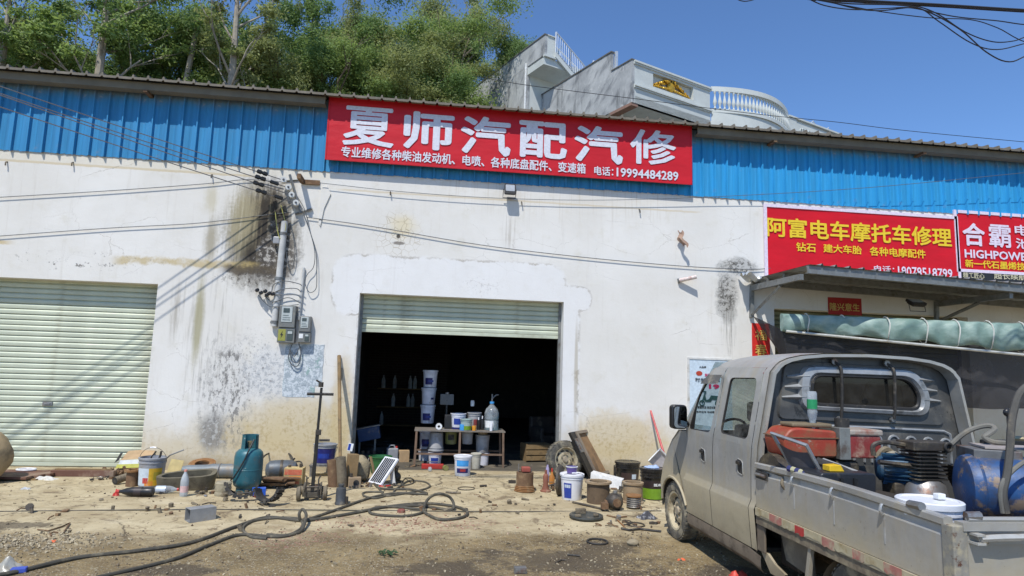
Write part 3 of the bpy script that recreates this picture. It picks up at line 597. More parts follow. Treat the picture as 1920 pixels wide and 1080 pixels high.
# paper signs
def sheet(name, lab, cat, P0, P1, m, Y=-.006, amp=.003):
    a = at(*P0, Y); b = at(*P1, Y); t = thing(name, lab, cat); wavy(a.x, b.x, a.z, b.z, Y, amp, 10, 10, a.x).build('paper', m, t, smooth=80); return t, a, b
M_RP = mat('red_paper', (.36, .012, .010), .7, amt=.12, ds=4); M_RP2 = mat('bright_red_paper', (.62, .02, .012), .6, amt=.08); M_GOLD = flat('gold_print', (.62, .42, .10), .5)
t, a, b = sheet('door_scroll', 'dark red paper banner with four gold characters over the shaded shutter under the awning', 'banner', (1553, 589), (1615, 560), M_RP)
mb = MB(); text_px(mb, '隆兴意生', 1556, 1612, 567, 582, 570, 585, -.014, .015); mb.build('lettering', M_GOLD, t, smooth=0)
t, a, b = sheet('couplet_strip', 'bright red vertical couplet strip with gold ornaments beside the awning post', 'banner', (1411, 700), (1443, 607), M_RP2)
mb = MB(); text_px(mb, '福', 1416, 1438, 618, 638, 619, 639, -.014, .01); text_px(mb, '春', 1416, 1438, 645, 668, 646, 669, -.014, .01); mb.build('ornaments', M_GOLD, t, smooth=0)
# scooter poster
a = at(1293, 815, -.012); b = at(1372, 676, -.012); t = thing('scooter_poster', 'pale blue poster with a dark green scooter behind the truck cab', 'poster')
MB().box(a.x, b.x, -.014, -.002, a.z, b.z).build('poster_sheet', flat('pale_blue_poster', (.56, .66, .74), .4), t, smooth=0)
MB().box(a.x-.03, a.x, -.025, 0, a.z, b.z+.03).box(a.x, b.x, -.025, 0, b.z, b.z+.03).build('frame', mat('white_frame', (.6, .6, .58), .5), t, smooth=0)
PY_ = -.018; mb = MB(); text_px(mb, '时尚电动车', 1304, 1350, 708, 716, 710, 718, PY_, .02); text_px(mb, '大品牌', 1311, 1324, 686, 690, 687, 691, PY_, .02); text_px(mb, '新款到店 欢迎试驾', 1308, 1342, 761, 766, 762, 767, PY_, .02); text_px(mb, '各种型号 电动摩托', 1306, 1344, 770, 774, 771, 775, PY_, .01); mb.build('black_lettering', M_SBK, t, smooth=0)
mb = MB(); text_px(mb, '19', 1329, 1349, 720, 729, 721, 730, PY_, .05); text_px(mb, '好', 1321, 1333, 700, 706, 700, 706, PY_, .02); mb.build('red_lettering', flat('magenta_print', (.6, .03, .12), .5), t, smooth=0)
q = at(1311, 700, PY_); MB().at(q.x, PY_, q.z, 90, 0, 0, (1.4, 1, 1)).cyl(.04, -.002, .002, 16).build('red_badge', flat('badge_red', (.45, .05, .02), .5), t)
q = at(1330, 748, PY_-.002); mb = MB()
for cx in (-.13, .15):
    mb.at(q.x+cx, PY_-.002, q.z-.07, 90).torus(.042, .010, 16, 5)
mb.id().tube([(q.x-.13, PY_-.002, q.z-.07), (q.x-.08, PY_-.002, q.z+.08), (q.x-.06, PY_-.002, q.z+.12), (q.x-.11, PY_-.002, q.z+.13)], .013, 5)
mb.prism([(q.x-.10, q.z+.0), (q.x-.07, q.z-.05), (q.x+.02, q.z-.05), (q.x+.05, q.z-.01), (q.x+.18, q.z-.02), (q.x+.2, q.z+.05), (q.x+.03, q.z+.06), (q.x+.0, q.z+.0), (q.x-.05, q.z-.02), (q.x-.07, q.z+.05)], PY_-.006, PY_+.002); mb.build('scooter_print', flat('dark_green_print', (.03, .09, .09), .45), t)
# torn remains of notices by the meters
t = thing('torn_notice', 'faded bluish torn notice remains on the wall below the meter boxes', 'poster')
n = NG('faded_notice'); k = n.step(n.noise(14, 8, .8), .47, .53); c = n.mix(k, (.58, .62, .64), (.33, .38, .41)); c = n.mix(n.step(n.noise(6, 5, .7), .58, .64), c, (.25, .36, .34)); M_NOT = n.done(c, .85)
for j, (P0, P1) in enumerate((((528, 744), (596, 646)), ((556, 722), (609, 646)))):
    a = at(*P0); b = at(*P1); rn = random.Random(j); pts = []
    for (u0, v0), (u1, v1) in (((0, 0), (1, 0)), ((1, 0), (1, 1)), ((1, 1), (0, 1)), ((0, 1), (0, 0))):
        for i in range(7):
            s = i/7; pts.append((a.x+(b.x-a.x)*min(1, max(0, u0+(u1-u0)*s+rn.uniform(-.03, .03))), a.z+(b.z-a.z)*min(1, max(0, v0+(v1-v0)*s+rn.uniform(-.03, .03)))))
    MB().prism(pts, -.004-.003*j, -.001).build('paper_scrap', M_NOT, t, smooth=0)
# ================================================================== fixtures on the wall
M_LAMP = mat('black_lamp_body', (.02, .02, .02), .45, .2, amt=.15); M_LENS = flat('lamp_glass', (.42, .44, .46), .15)
def flood(label, q, tilt, w=.19, h=.19):
    t = thing('flood_light', label, 'lamp', q); t.rotation_euler = (rad(tilt), 0, 0)
    mb = MB(); P = rrect(w, h, .02, 2); mb.prism(P, -.045, 0).build('housing', M_LAMP, t, smooth=0, bevel=.004)
    for i in range(6): MB().box(-w*.4, w*.4, .0, .03, -h*.35+i*h*.14-.004, -h*.35+i*h*.14+.004).build('cooling_fin', M_LAMP, t, smooth=0)
    MB().prism([(x*.8, y*.62+.012) for x, y in P], -.050, -.0455).build('lens', M_LENS, t, smooth=0)
    MB().tube([(-w/2-.012, -.02, 0), (-w/2-.012, .05, -.06), (-w/2-.012, .10, -.10), (w/2+.012, .10, -.10), (w/2+.012, .05, -.06), (w/2+.012, -.02, 0)], .006, 5).build('bracket', M_LAMP, t)
    return t
q = at(956, 356, -.13); flood('small black flood light under the large red sign', q, -12)
# rusty angle iron sticking out of the wall
q = at(582, 341, -.02); t = thing('angle_iron', 'rusty angle-iron bracket on the wall left of the large red sign', 'bracket', q)
MB().box(-.14, .15, -.02, .01, -.045, -.035).box(-.14, .15, -.0, .008, -.035, .035).box(-.155, -.095, -.30, -.002, -.035, .04).build('bar', M_RUST, t, smooth=0)
# conduits and meters
M_PVC = mat('grey_white_pvc', (.50, .50, .48), .5, 0, (.28, .25, .2), .3, 5)
A = at(534, 415, -.05); B = at(514, 612, -.05); t = thing('conduit_pipe', 'thick grey plastic conduit running down to the meter boxes', 'pipe')
MB().tube([A, A.lerp(B, .5), B], .052, 12).build('pipe', M_PVC, t)
for f_ in (.12, .55, .96):
    p = A.lerp(B, f_); MB().frame(p, B-A).lathe([(.054, -.02), (.06, -.02), (.06, .02), (.054, .02)], 14).id().box(p.x-.075, p.x+.075, -.02, -.002, p.z-.015, p.z+.015).build('clip', M_GALV, t)
A = at(570, 502, -.03); B = at(560, 600, -.03); t = thing('conduit_pipe', 'thin grey conduit right of the thick one, with cables looping into its top', 'pipe')
MB().tube([A, B], .022, 8).build('pipe', M_PVC, t)
M_METER = mat('grey_meter_case', (.17, .175, .165), .45, .1, (.25, .23, .18), .35, 7); M_DIAL = flat('meter_window', (.45, .48, .46), .2); M_LCD = flat('lcd', (.06, .075, .07), .2)
def meter(label, P0, P1, warn):
    a = at(*P0, -.13); b = at(*P1, -.13); W = b.x-a.x; H = b.z-a.z; t = thing('meter_box', label, 'meter box', ((a.x+b.x)/2, 0, a.z))
    MB().box(-W/2, W/2, -.115, -.002, 0, H*.40).box(-W/2+.008, W/2-.008, -.13, -.002, H*.405, H).build('case', M_METER, t, smooth=0, bevel=.008)
    MB().box(-W*.32, W*.30, -.137, -.131, H*.55, H*.96).build('window', M_DIAL, t, smooth=0, bevel=.003)
    MB().box(-W*.22, W*.14, -.1405, -.1375, H*.80, H*.92).build('display', M_LCD, t, smooth=0)
    mb = MB(); mb.box(-W*.24, W*.2, -.1395, -.1375, H*.60, H*.615).box(-W*.24, W*.2, -.1395, -.1375, H*.66, H*.672).box(-W*.24, W*.1, -.1395, -.1375, H*.72, H*.732); mb.build('print', M_LCD, t, smooth=0)
    MB().box(W*.05, W*.40, -.122, -.116, H*.06, H*.34).build('lower_window', M_LCD, t, smooth=0, bevel=.003)
    MB().box(W*.10, W*.36, -.126, -.1225, H*.24, H*.31).build('switch', M_DIAL, t, smooth=0)
    if warn:
        MB().box(-W*.44, W*-.02, -.121, -.1155, H*.05, H*.36).build('warning_label', flat('olive_yellow_label', (.30, .30, .06), .6), t, smooth=0)
        mb = MB(); x = -W*.24; mb.prism([(x+.012, H*.31), (x-.022, H*.2), (x+.0, H*.2), (x-.012, H*.11), (x+.024, H*.225), (x+.004, H*.225)], -.1235, -.1212); mb.build('flash_symbol', M_SBK, t, smooth=0)
    else: MB().box(-W*.40, W*-.08, -.121, -.1155, H*.16, H*.33).build('paper_label', M_PAPER, t, smooth=0)
meter('larger grey meter box with a yellow flash label, left of the pair', (518, 642), (556, 573), True)
meter('smaller grey meter box, right of the pair', (557, 642), (584, 593), False)
# rack of four insulators
M_CER = flat('white_porcelain', (.62, .62, .58), .25)
pts = [at(532, 338, -.13), at(541, 352, -.13), at(547, 366, -.13), at(555, 381, -.13)]
t = thing('insulator_rack', 'steel rack with four white insulators where the wires meet the wall', 'insulator rack', pts[3]); O = pts[3]
MB().tube([pts[0]-O+V((.07, .07, .12)), pts[3]-O+V((.07, .07, -.14))], .022, 5).tube([pts[0]-O+V((-.05, .12, .02)), pts[0]-O+V((.22, .12, .06))], .016, 5).tube([pts[3]-O+V((-.02, .12, -.15)), pts[3]-O+V((.24, .10, -.05))], .018, 5).build('rack', M_GALV, t)
for p in pts:
    MB().frame(p-O, (.15, -1, .0)).lathe([(.0, -.05), (.046, -.05), (.046, -.022), (.028, -.01), (.028, .01), (.046, .022), (.046, .05), (.018, .05)], 14).build('insulator', M_CER, t)
    MB().frame(p-O, (.15, -1, .0)).cyl(.014, -.09, .065, 8).build('bolt', M_WIRE, t)
# four incoming service wires, each with a clamp
M_GW = flat('weathered_wire', (.13, .125, .13), .5)
wd = V((-2.1, -1.0, .41))
for i, (p, e, cl, nm) in enumerate(zip(pts, ((0, .06), (.0, .02), (.05, -.02), (.02, -.05)), (.26, .34, .40, .42), ('topmost', 'second', 'third', 'lowest'))):
    P = [p+wd*t_+V((0, 0, e[0]*t_+(.035*t_*(t_-5.0))*.35)) for t_ in (0, .4, .9, 1.6, 2.6, 4, 6, 8)]
    t = thing('service_wire', f'{nm} of the four grey overhead wires coming in from the upper left', 'wire', p, 0, 'service wires to the meter boxes')
    MB().tube([q-p for q in catmull(P, 5)], .0075, 5).build('wire', M_GW, t)
    c0 = wd*cl*.55; MB().frame(c0, wd).lathe([(.012, -.085), (.034, -.075), (.036, -.02), (.026, -.012), (.026, .012), (.036, .02), (.034, .075), (.012, .085)], 7).build('clamp', M_BLACKPL, t)
    if i in (1, 3): c0 = wd*cl*.28; MB().frame(c0, wd).lathe([(.012, -.07), (.030, -.06), (.030, .06), (.012, .07)], 7).build('clamp', M_BLACKPL, t)
def wire(name, label, pxs, Y, r=.007, m=None, k=6, cat='wire', group=None):
    P = [at(x, y, Y if not isinstance(Y, (list, tuple)) else Y[i]) for i, (x, y) in enumerate(pxs)]
    o = MB().tube([q-P[0] for q in catmull(P, k)], r, 5).build(name, m or M_GREYCABLE, None, loc=P[0]); return tag(o, label, cat, group)
wire('wall_cable', 'grey cable along the wall from the left edge at the height of the wire rack', [(-20, 371), (200, 358), (380, 345), (455, 337), (490, 338), (528, 341)], [-.03]*5+[-.06], .006)
wire('wall_cable', 'grey cable crossing the wall above the left roller door', [(-20, 444), (200, 428), (350, 420), (420, 413), (500, 403), (545, 398)], -.03, .006)
wire('wall_cable', 'thin cable right of the bracket passing behind the small flood light', [(600, 343), (760, 360), (945, 372), (1150, 375), (1400, 366), (1650, 350), (1940, 322)], [-.06]*3+[-.07, -.1, -.2, -.3], .005)
wire('wall_cable', 'grey cable sagging over the wall from the wire rack to the awning', [(574, 407), (700, 425), (900, 459), (1100, 483), (1280, 499), (1400, 505), (1445, 503)], -.03, .0065)
wire('cable_loops', 'thin cables looping down from the rack on the right of the conduit', [(556, 366), (572, 395), (580, 430), (592, 470), (594, 520), (592, 542), (580, 548), (572, 530), (576, 515), (588, 500), (590, 470), (580, 430), (568, 398), (560, 380)], -.06, .006, k=8, cat='cable')
wire('cable_loops', 'cable bow hanging just right of the thick conduit below the rack', [(545, 420), (534, 440), (536, 470), (541, 500), (548, 503), (553, 480), (551, 450), (546, 425)], -.05, .006, k=8, cat='cable')
M_YELLOWC = flat('yellow_wire', (.45, .43, .12), .6)
wire('yellow_wire', 'thin yellow-green wires dangling beside the top of the conduit', [(516, 397), (520, 430), (526, 447), (536, 425), (530, 398), (527, 385)], -.09, .006, M_YELLOWC, 8)
# connector bundle left of the conduit with cables over to the thin pipe
t = thing('wire_connectors', 'bunch of black wire connectors left of the thick conduit', 'connectors', at(492, 548, -.10)); O = V(t.location)
for i, (px, py) in enumerate(((482, 544), (489, 549), (497, 546), (505, 550), (511, 551), (500, 553))):
    q = at(px, py, -.09-.02*(i % 2))-O; MB().at(*q, 90, 30*i, 20).lathe([(.012, -.05), (.03, -.045), (.032, .04), (.02, .05)], 8, caps=True).build('connector', M_BLACKPL, t)
for i, P in enumerate((((509, 548), (514, 533), (535, 527), (560, 532), (566, 536)), ((511, 550), (530, 542), (555, 541), (565, 548)), ((513, 552), (535, 553), (556, 553), (564, 559)), ((496, 555), (512, 566), (540, 558), (563, 568)), ((484, 553), (498, 568), (511, 575), (560, 571)))):
    wire('meter_cable', ('uppermost short cable from the connectors to the thin conduit', 'second short cable from the connectors to the thin conduit', 'middle short cable from the connectors to the thin conduit', 'crossing short cable from the connectors to the thin conduit', 'lowest short cable bowing under the connectors')[i], P, -.11, .007, k=7, cat='cable', group='cables above the meter boxes')
wire('cable_coil', 'grey cable coil hanging under the meter boxes', [(548, 644), (541, 668), (546, 682), (556, 687), (563, 676), (563, 650), (552, 668), (543, 655), (547, 675), (558, 680), (564, 664), (560, 644)], -.06, .008, k=8, cat='cable')
q = at(519, 451, -.05); tag(MB().cbox(.10, .09, .12).build('cable_clamp', M_GREYPL, None, smooth=0, bevel=.015, loc=q), 'small grey clamp box left of the thick conduit', 'clamp')
# stub pipe and torn fixture on the right of the door
a = at(1274, 526, -.04); b = at(1306, 519, -.16); t = thing('stub_pipe', 'short white and red pipe stub sticking out of the wall right of the door', 'pipe', a); MB().tube([(0, 0, 0), b-a], .034, 12).build('pipe', mat('pale_pipe', (.66, .58, .54), .5, 0, (.3, .1, .08), .35, 9), t); MB().tube([(-.02, .02, -.005), (0.01, .02, 0)], .043, 10).build('end_ring', M_GALV, t)
q = at(1275, 450, -.05); t = thing('torn_fixture', 'torn brown scrap hanging on the wall left of the battery banners', 'scrap', q)
MB().grid(lambda u, v: (-.05+.07*u+.07*v*v+.03*math.sin(9*v), -.02-.10*v*(.4+u)+.03*math.sin(5*u+3*v), .15-.28*v+.03*math.sin(7*u)), 5, 8).build('scrap', mat('faded_brown_cloth', (.34, .22, .16), .8), t)
for i, (px, py) in enumerate(((136, 306), (397, 329), (732, 361), (978, 380), (1199, 394), (12, 305))):
    q = at(px, py, -.02); tag(MB().tube([(0, .02, .02), (0, -.02, .0), (.005, -.025, -.05)], .010, 5).build('wall_hook', M_CASTIRON, None, loc=q), ('short dark hook in the wall below the blue sheets, left', 'dark hook in the wall above the left roller door corner', 'dark hook in the wall above the crazed patch', 'dark hook in the wall just right of the small flood light', 'dark hook under the right part of the large sign', 'dark hook at the far left edge of the wall')[i], 'hook', 'hooks under the blue sheets')
# ================================================================== overhead cables, top right
def ocable(lab, pxs, Y, r, nm='overhead_cable'):
    (xa, ya), (xb, yb) = pxs[0], pxs[-1]; pxs = [(xa-900, ya-150), (xa-60, ya-8)]+list(pxs)
    if xb > 1900: pxs = pxs+[(xb+120, yb-(yb-30)*.3), (xb+1000, 60)]
    else: pxs = pxs+[(xb+60, yb-25), (xb+700, yb-180)]
    return wire(nm, lab, pxs, Y, r, M_CABLE, 6, 'cable', 'overhead cables at the top right')
OY = -4.0
ocable('thickest black overhead cable along the top right corner', [(1450, -16), (1600, 0), (1760, 9), (1940, 20)], OY, .016)
ocable('second thick overhead cable just under the thickest one', [(1440, -12), (1600, 3), (1760, 12), (1940, 23)], OY+.05, .012)
ocable('overhead cable dipping from the bundle and running flat to the right', [(1500, -8), (1545, 10), (1600, 18), (1660, 16), (1710, 15), (1790, 31), (1870, 39), (1940, 47)], OY, .007)
ocable('overhead cable with the lowest hanging bow at the right edge', [(1505, -8), (1580, 6), (1690, 10), (1740, 22), (1800, 55), (1850, 98), (1893, 116), (1940, 100)], OY-.05, .008)
ocable('overhead cable with the middle bow at the right edge', [(1520, -6), (1600, 15), (1650, 20), (1720, 15), (1760, 40), (1820, 80), (1870, 93), (1940, 78)], OY+.08, .007)
ocable('overhead cable with the upper bow at the right edge', [(1560, 2), (1690, 8), (1750, 22), (1810, 60), (1860, 78), (1900, 77), (1940, 66)], OY+.12, .007)
ocable('overhead cable arching down to the right from the middle of the bundle', [(1520, -2), (1640, 20), (1740, 33), (1820, 37), (1870, 52), (1940, 82)], OY+.15, .006)
ocable('small bow of cable touching the top edge above the house', [(1370, -6), (1388, 1), (1402, 2), (1425, -5)], OY, .006)
wire('thin_wire', 'thin wire passing in front of the house and over the roof to the right', [(905, 145), (990, 160), (1190, 185), (1420, 214), (1570, 229), (1700, 245), (1940, 268)], 9.5, .011, M_CABLE)

# ================================================================== awning of the neighbouring shop
t = thing('metal_awning', 'grey corrugated metal awning over the shaded shop front on the right', 'awning', (5.4, 0, 3.35)); O = V(t.location); t.rotation_euler = (0, rad(2.0), 0)
fl = at(1516, 496, -1.6); wl = at(1396, 520, -.04); fr = at(1930, 534, -1.6); XR = 12.0
xs = corr(.9, .225, 0, 1, .03); k = len(xs); mb = MB(); zf, zw = fl.z-.0, wl.z
for th_ in (0, -.006): mb.add([(x, -1.66, zf+h+th_) for x, h in xs]+[(x, -.01, zw+h+th_) for x, h in xs], [(i, i+1, k+i+1, k+i) for i in range(k-1)])
me = mb.mesh('roof_sheet', mat('zinc_roof_sheet', (.34, .355, .36), .5, .35, (.22, .2, .17), .4, 4), 30); x = fl.x-.02; i = 0
while x < XR: o = bpy.data.objects.new('roof_sheet', me); COL.objects.link(o); o.parent = t; o.location = (x-O.x, 0-O.y, -O.z-.003*(i % 2)); x += .896; i += 1
MB().box(fl.x-.02, XR, -1.625, -1.585, zf-.13, zf-.009).box(fl.x-.02, XR, -1.584, -1.55, zf-.13, zf-.115).box(fl.x-.02, XR, -1.584, -1.56, zf-.03, zf-.012).build('front_purlin', M_GALV, t, smooth=0).location = -O
MB().box(fl.x+.05, XR, -.85, -.80, (zf+zw)/2-.10, (zf+zw)/2-.012).box(fl.x-.1, XR, -.09, -.03, zw-.12, zw-.014).build('purlin', M_GALV, t, smooth=0).location = -O
def bracket(px):
    a = at(px, 538, -.06); b = at(px, 592, -.06); zt = zw-.13; mb = MB()
    mb.box(a.x-.03, a.x+.03, -.06, -.001, b.z-.02, zt); mb.build('post', M_GALV, t, smooth=0).location = -O
    m2 = MB(); m2.prism([(-.061, zt-.10), (-.061, zt-.0), (-1.545, zf-.135), (-1.545, zf-.225)], a.x-.03, a.x+.03, 'x'); m2.build('arm', M_GALV, t, smooth=0).location = -O
    MB().tube([(a.x, -.05, b.z+.02), (a.x, -.95, (zw+zf)/2-.24)], .03, 4).build('strut', M_GALV, t, smooth=20).location = -O
bracket(1412); bracket(1757)
wp = at(1412, 519, -.2)
tag(MB().grid(lambda u, v: (wp.x-.2+.42*u, -.35+.30*v, wp.z-.02+.05*math.sin(9*u+2*v)+.03*math.sin(14*v+3*u)-.10*u*u+.015), 14, 8).build('foil_scrap', mat('crumpled_foil', (.5, .54, .58), .3, .6, amt=.2), None), 'crumpled silvery sheet over the wall corner of the awning', 'foil')
q = at(1717, 569, -.75); fl2 = flood('black flood light hanging under the awning', q, -62, .26, .20)
# rolled green tarpaulin on its pipe, and the dark shade net below
a = at(1464, 603, -.95); b = at(1965, 636, -1.75); b = a+(b-a)*1.4; t = thing('rolled_tarpaulin', 'rolled pale green tarpaulin tied with white rope under the awning', 'tarpaulin', a)
D_ = b-a; DN = D_.normalized()
n = NG('green_tarpaulin'); f1 = n.noise(1, 5, .6, vec=n.scaled((2.2, 5, 5))); c = n.mix(n.step(f1, .35, .7), (.15, .235, .20), (.29, .385, .34)); n.bump(f1, .35, .05); M_TARP = n.done(c, .55)
def tr(u, v):
    k = .115+.119*u; A = 2*math.pi*v; fold = .55*noise.noise(V((u*24, math.cos(A)*1.2, math.sin(A)*1.2)))+.35*math.sin(u*58+3*math.sin(A)+2*A)*max(0, -math.sin(A)*.6+.4)
    r = k*(1+.16*fold); sg = .05*math.sin(u*43+1)*max(0, -math.sin(A)); dg = .5+.5*math.sin(u*98+2.2*math.sin(u*12)+2.5*math.cos(A)); return D_*u+V((0, -r*math.cos(A)*.30-.06*dg*abs(math.cos(A))**.7, r*math.sin(A)*1.12-sg*.5))
MB().grid(tr, 160, 22).ngon([tr(0, i/22) for i in range(22)]).build('tarpaulin_roll', M_TARP, t, smooth=50)
for i, u in enumerate((.07, .168, .286, .386, .47, .557, .643, .75, .87)):
    kk = .115+.119*u; MB().tube([D_*u+V((.012*math.sin(A*3), -kk*math.cos(A)*.62, kk*math.sin(A)*1.25)) for A in [2*math.pi*j/16 for j in range(16)]], .009, 5, closed=True).build('rope', mat('white_rope', (.6, .6, .55), .8), t)
pipeA = V((.05, -.06, -.155)); pipeB = D_+V((0, -.11, -.345)); MB().tube([pipeA, pipeA.lerp(pipeB, .5), pipeB], .021, 8).build('pipe', mat('pale_pipe_rail', (.5, .5, .46), .5, .2), t)
nA, nB, nC, nD = at(1412, 593, -.12), at(2150, 659, -1.75), at(2150, 770, -1.7), at(1500, 760, -.9)
n = NG('dark_shade_net'); wv = n.vor(170, 'F1'); f1 = n.noise(3, 5, .6); c = n.mix(n.step(f1, .3, .7), (.014, .014, .017), (.034, .033, .038)); n.bump(f1, .4, .06)
n.done(c, .9); tp = n.nd('BsdfTransparent'); mx = n.nd('MixShader'); mx.inputs[0].default_value = .87; n.t.links.new(tp.outputs[0], mx.inputs[1]); n.t.links.new(n.bs.outputs[0], mx.inputs[2]); n.t.links.new(mx.outputs[0], n.out.inputs[0]); M_NET = n.m
def net(u, v):
    tp_ = nA.lerp(at(1465, 618, -.9), min(1, u*6)) if u < 1/6 else at(1465, 618, -.93).lerp(nB, (u-1/6)*6/5)
    bt = at(1448+60*u, 640+0*v, -.3).lerp(nD, min(1, u*6)) if u < 1/6 else nD.lerp(nC, (u-1/6)*6/5)
    p = tp_.lerp(bt, v); p.y += .07*noise.noise(V((u*9, v*3, 1)))+.05*math.sin(u*40+v*4)*v; p.z += .03*noise.noise(V((u*12, 0, 4)))*v; return p
tag(MB().grid(net, 60, 14).build('shade_net', M_NET, None, smooth=80), 'dark grey shade net hanging below the rolled tarpaulin', 'net')
# stuff behind the net so the shaded front is not bare: workbench
# ================================================================== grey house on the right, behind
ca = rad(24.2); U = V((math.cos(ca), math.sin(ca), 0)); W = V((-math.sin(ca), math.cos(ca), 0))
H0 = at(1190, 113, 13.0); H0.z = 0
hs = thing('grey_house', 'tall grey rendered house with a balustraded roof terrace standing behind the workshop', 'building', H0, 24.2)
n = NG('streaked_grey_render'); X, Y_, Z_ = n.xyz(); a1 = n.noise(1.1, 6, .65); a2 = n.noise(1, 6, .7, vec=n.scaled((1.3, 1.3, .28))); dg = n.noise(1, 6, .7, vec=n.comb((Y_+Z_)*1.6, (Y_-Z_)*.5, X))
c = n.mix(n.step(a1, .3, .7), (.34, .35, .35), (.50, .51, .50)); c = n.mix(n.step(dg, .49, .66)*.7, c, (.16, .17, .18)); c = n.mix(n.step(a2, .52, .68)*.75, c, (.075, .08, .082)); c = n.mix(n.step(n.noise(3.2, 7, .7), .6, .68)*.7, c, (.58, .585, .56)); M_GREY = n.done(c, .9)
M_HPALE = mat('pale_render', (.56, .59, .56), .8, 0, (.42, .43, .40), .3, 1.2, var=.05, bump=.1); M_HDK = mat('dark_coping', (.11, .11, .105), .85, amt=.3); M_BRK = mat('brick_edge', (.28, .16, .12), .9, amt=.3); M_RAIL = mat('white_painted_rail', (.58, .62, .66), .4, .3, (.4, .4, .4), .15)
def hb(mb, u0, u1, v0, v1, z0, z1): return mb.box(u0, u1, v0, v1, z0, z1)
ZS, ZM, ZT, ZW = 12.33, 13.02, 14.1, 14.95
MB().box(0, 14, 1.35, 15, 0, ZS-.01).build('wall', M_HPALE, hs, smooth=0)
MB().box(0.03, 14, .0, 14.8, ZS, ZS+.3).build('terrace_slab', M_HPALE, hs, smooth=0)
MB().prism([(0, ZS), (1.28, ZS), (1.28, ZS-.0), (8, ZS-.0), (8, ZW), (1.28, ZW), (1.28, ZT), (0, ZT)], -.14, .0, 'x').build('side_wall', M_GREY, hs, smooth=0)
MB().box(-.17, .03, 1.25, 8.02, ZW+.001, ZW+.06).box(-.17, .03, -.02, 1.245, ZT+.001, ZT+.05).build('side_coping', M_HDK, hs, smooth=0)
MB().box(-.145, .2, .02, 1.36, ZS-.12, ZS-.002).build('brick_edge', M_BRK, hs, smooth=0)
MB().box(.06, .16, 1.20, 1.32, ZT, 15.05).build('post', M_RAIL, hs, smooth=0)
# front parapet with its recessed panel
mb = MB(); mb.prism([(0.001, ZM+.1), (4.35, ZM+.1), (4.35, ZT-.08), (0.001, ZT-.08), (0.001, 13.3), (1.0, 13.3), (1.0, 13.86), (3.33, 13.86), (3.33, 13.28), (1.0, 13.28), (1.0, 13.299), (0.001, 13.299)], 0, .16); mb.build('parapet', M_HPALE, hs, smooth=0)
MB().box(.9, 3.45, .17, .22, 13.2, 13.95).build('panel', M_HPALE, hs, smooth=0)
MB().box(-.05, 4.4, -.09, .2, ZT-.079, ZT).box(-.05, 4.4, -.05, .17, ZT-.15, ZT-.081).build('coping', M_HPALE, hs, smooth=0)
MB().box(-.03, 4.4, -.10, .15, ZM, ZM+.06).box(-.03, 4.4, -.06, .15, ZM+.061, ZM+.10).box(-.03, 4.4, -.05, .15, ZM-.06, ZM-.001).build('string_course', M_HPALE, hs, smooth=0)
MB().box(0.001, 4.37, -.0, .15, ZS, ZM-.061).build('fascia', M_HPALE, hs, smooth=0)
gm = MB(); rn = random.Random(4)
gm.at(2.1, .10, 13.56, 90).lathe([(.0, -.03), (.17, -.03), (.22, .0), (.20, .05), (.12, .08), (.0, .09)], 16)
for sgn in (-1, 1):
    for i in range(13):
        s = i/12; x = 2.1+sgn*(.2+.85*s); z = 13.75-.40*s**1.1; gm.at(x, .08, z, rn.uniform(0, 90), rn.uniform(0, 90), 0).torus(.10*(1-.45*s), .032*(1-.3*s), 9, 5)
    for i in range(9):
        s = i/8; gm.at(2.1+sgn*(.15+.8*s), .05, 13.42-.06*s, 90, rn.uniform(0, 90)).ball(.07*(1-.4*s), .05, .05, 7, 5)
gm.at(2.1, .08, 13.80, 90).torus(.09, .035, 10, 5); gm.build('gold_ornament', mat('gold_paint', (.62, .36, .03), .35, .4, (.3, .2, .05), .3, 8), hs)
# bowed balustrade
UA, UB = 4.42, 9.8; bulge = .8
def arc(s, off=0): 
    a = math.pi*s; u = UA+(UB-UA)*s; return u, -bulge*math.sin(a)**.85-off*math.sin(a)
def arcbox(z0, z1, o0, o1, m=30):
    P = [arc(i/m, o0) for i in range(m+1)]; Q = [arc(i/m, o1) for i in range(m+1)]
    mb = MB(); vs = [(u, v, z) for z in (z0, z1) for u, v in P]+[(u, v, z) for z in (z0, z1) for u, v in Q]; k = m+1
    fs = []
    for i in range(m): fs += [(i, i+1, k+i+1, k+i), (2*k+i+1, 2*k+i, 3*k+i, 3*k+i+1), (k+i, k+i+1, 3*k+i+1, 3*k+i), (i+1, i, 2*k+i, 2*k+i+1)]
    return mb.add(vs, fs)
arcbox(ZT-.12, ZT+.10, .09, -.14).build('balustrade_rail', M_HPALE, hs, smooth=30)
arcbox(ZM+.0, ZM+.16, .09, -.14).build('balustrade_base', M_HPALE, hs, smooth=30)
arcbox(ZS-.25, ZM-.001, .02, -.10).build('bowed_fascia', M_HPALE, hs, smooth=30)
bal = MB().lathe([(.055, 0), (.055, .05), (.035, .07), (.03, .10), (.075, .22), (.085, .30), (.06, .42), (.035, .56), (.03, .66), (.045, .70), (.055, .73), (.055, .80)], 8).mesh('baluster', M_HPALE, 40)
for i in range(27):
    u, v = arc((i+.7)/27.4, -.02); o = bpy.data.objects.new('baluster', bal); COL.objects.link(o); o.parent = hs; o.location = (u, v, ZM+.161)
MB().box(9.82, 10.4, -.02, .2, ZS, ZT+.02).build('pier', M_HPALE, hs, smooth=0)
MB().box(10.401, 14, .0, .16, ZS, ZT-.08).build('parapet', M_HPALE, hs, smooth=0)
MB().box(9.8, 14.05, -.07, .2, ZT+.021, ZT+.10).build('coping', M_HPALE, hs, smooth=0)
mb = MB()
for i in range(5): mb.at(10.75+.16*i, -.02, 13.62+.04*math.sin(i*2), 90).torus(.09, .025, 10, 5)
mb.build('ornament', M_HPALE, hs)
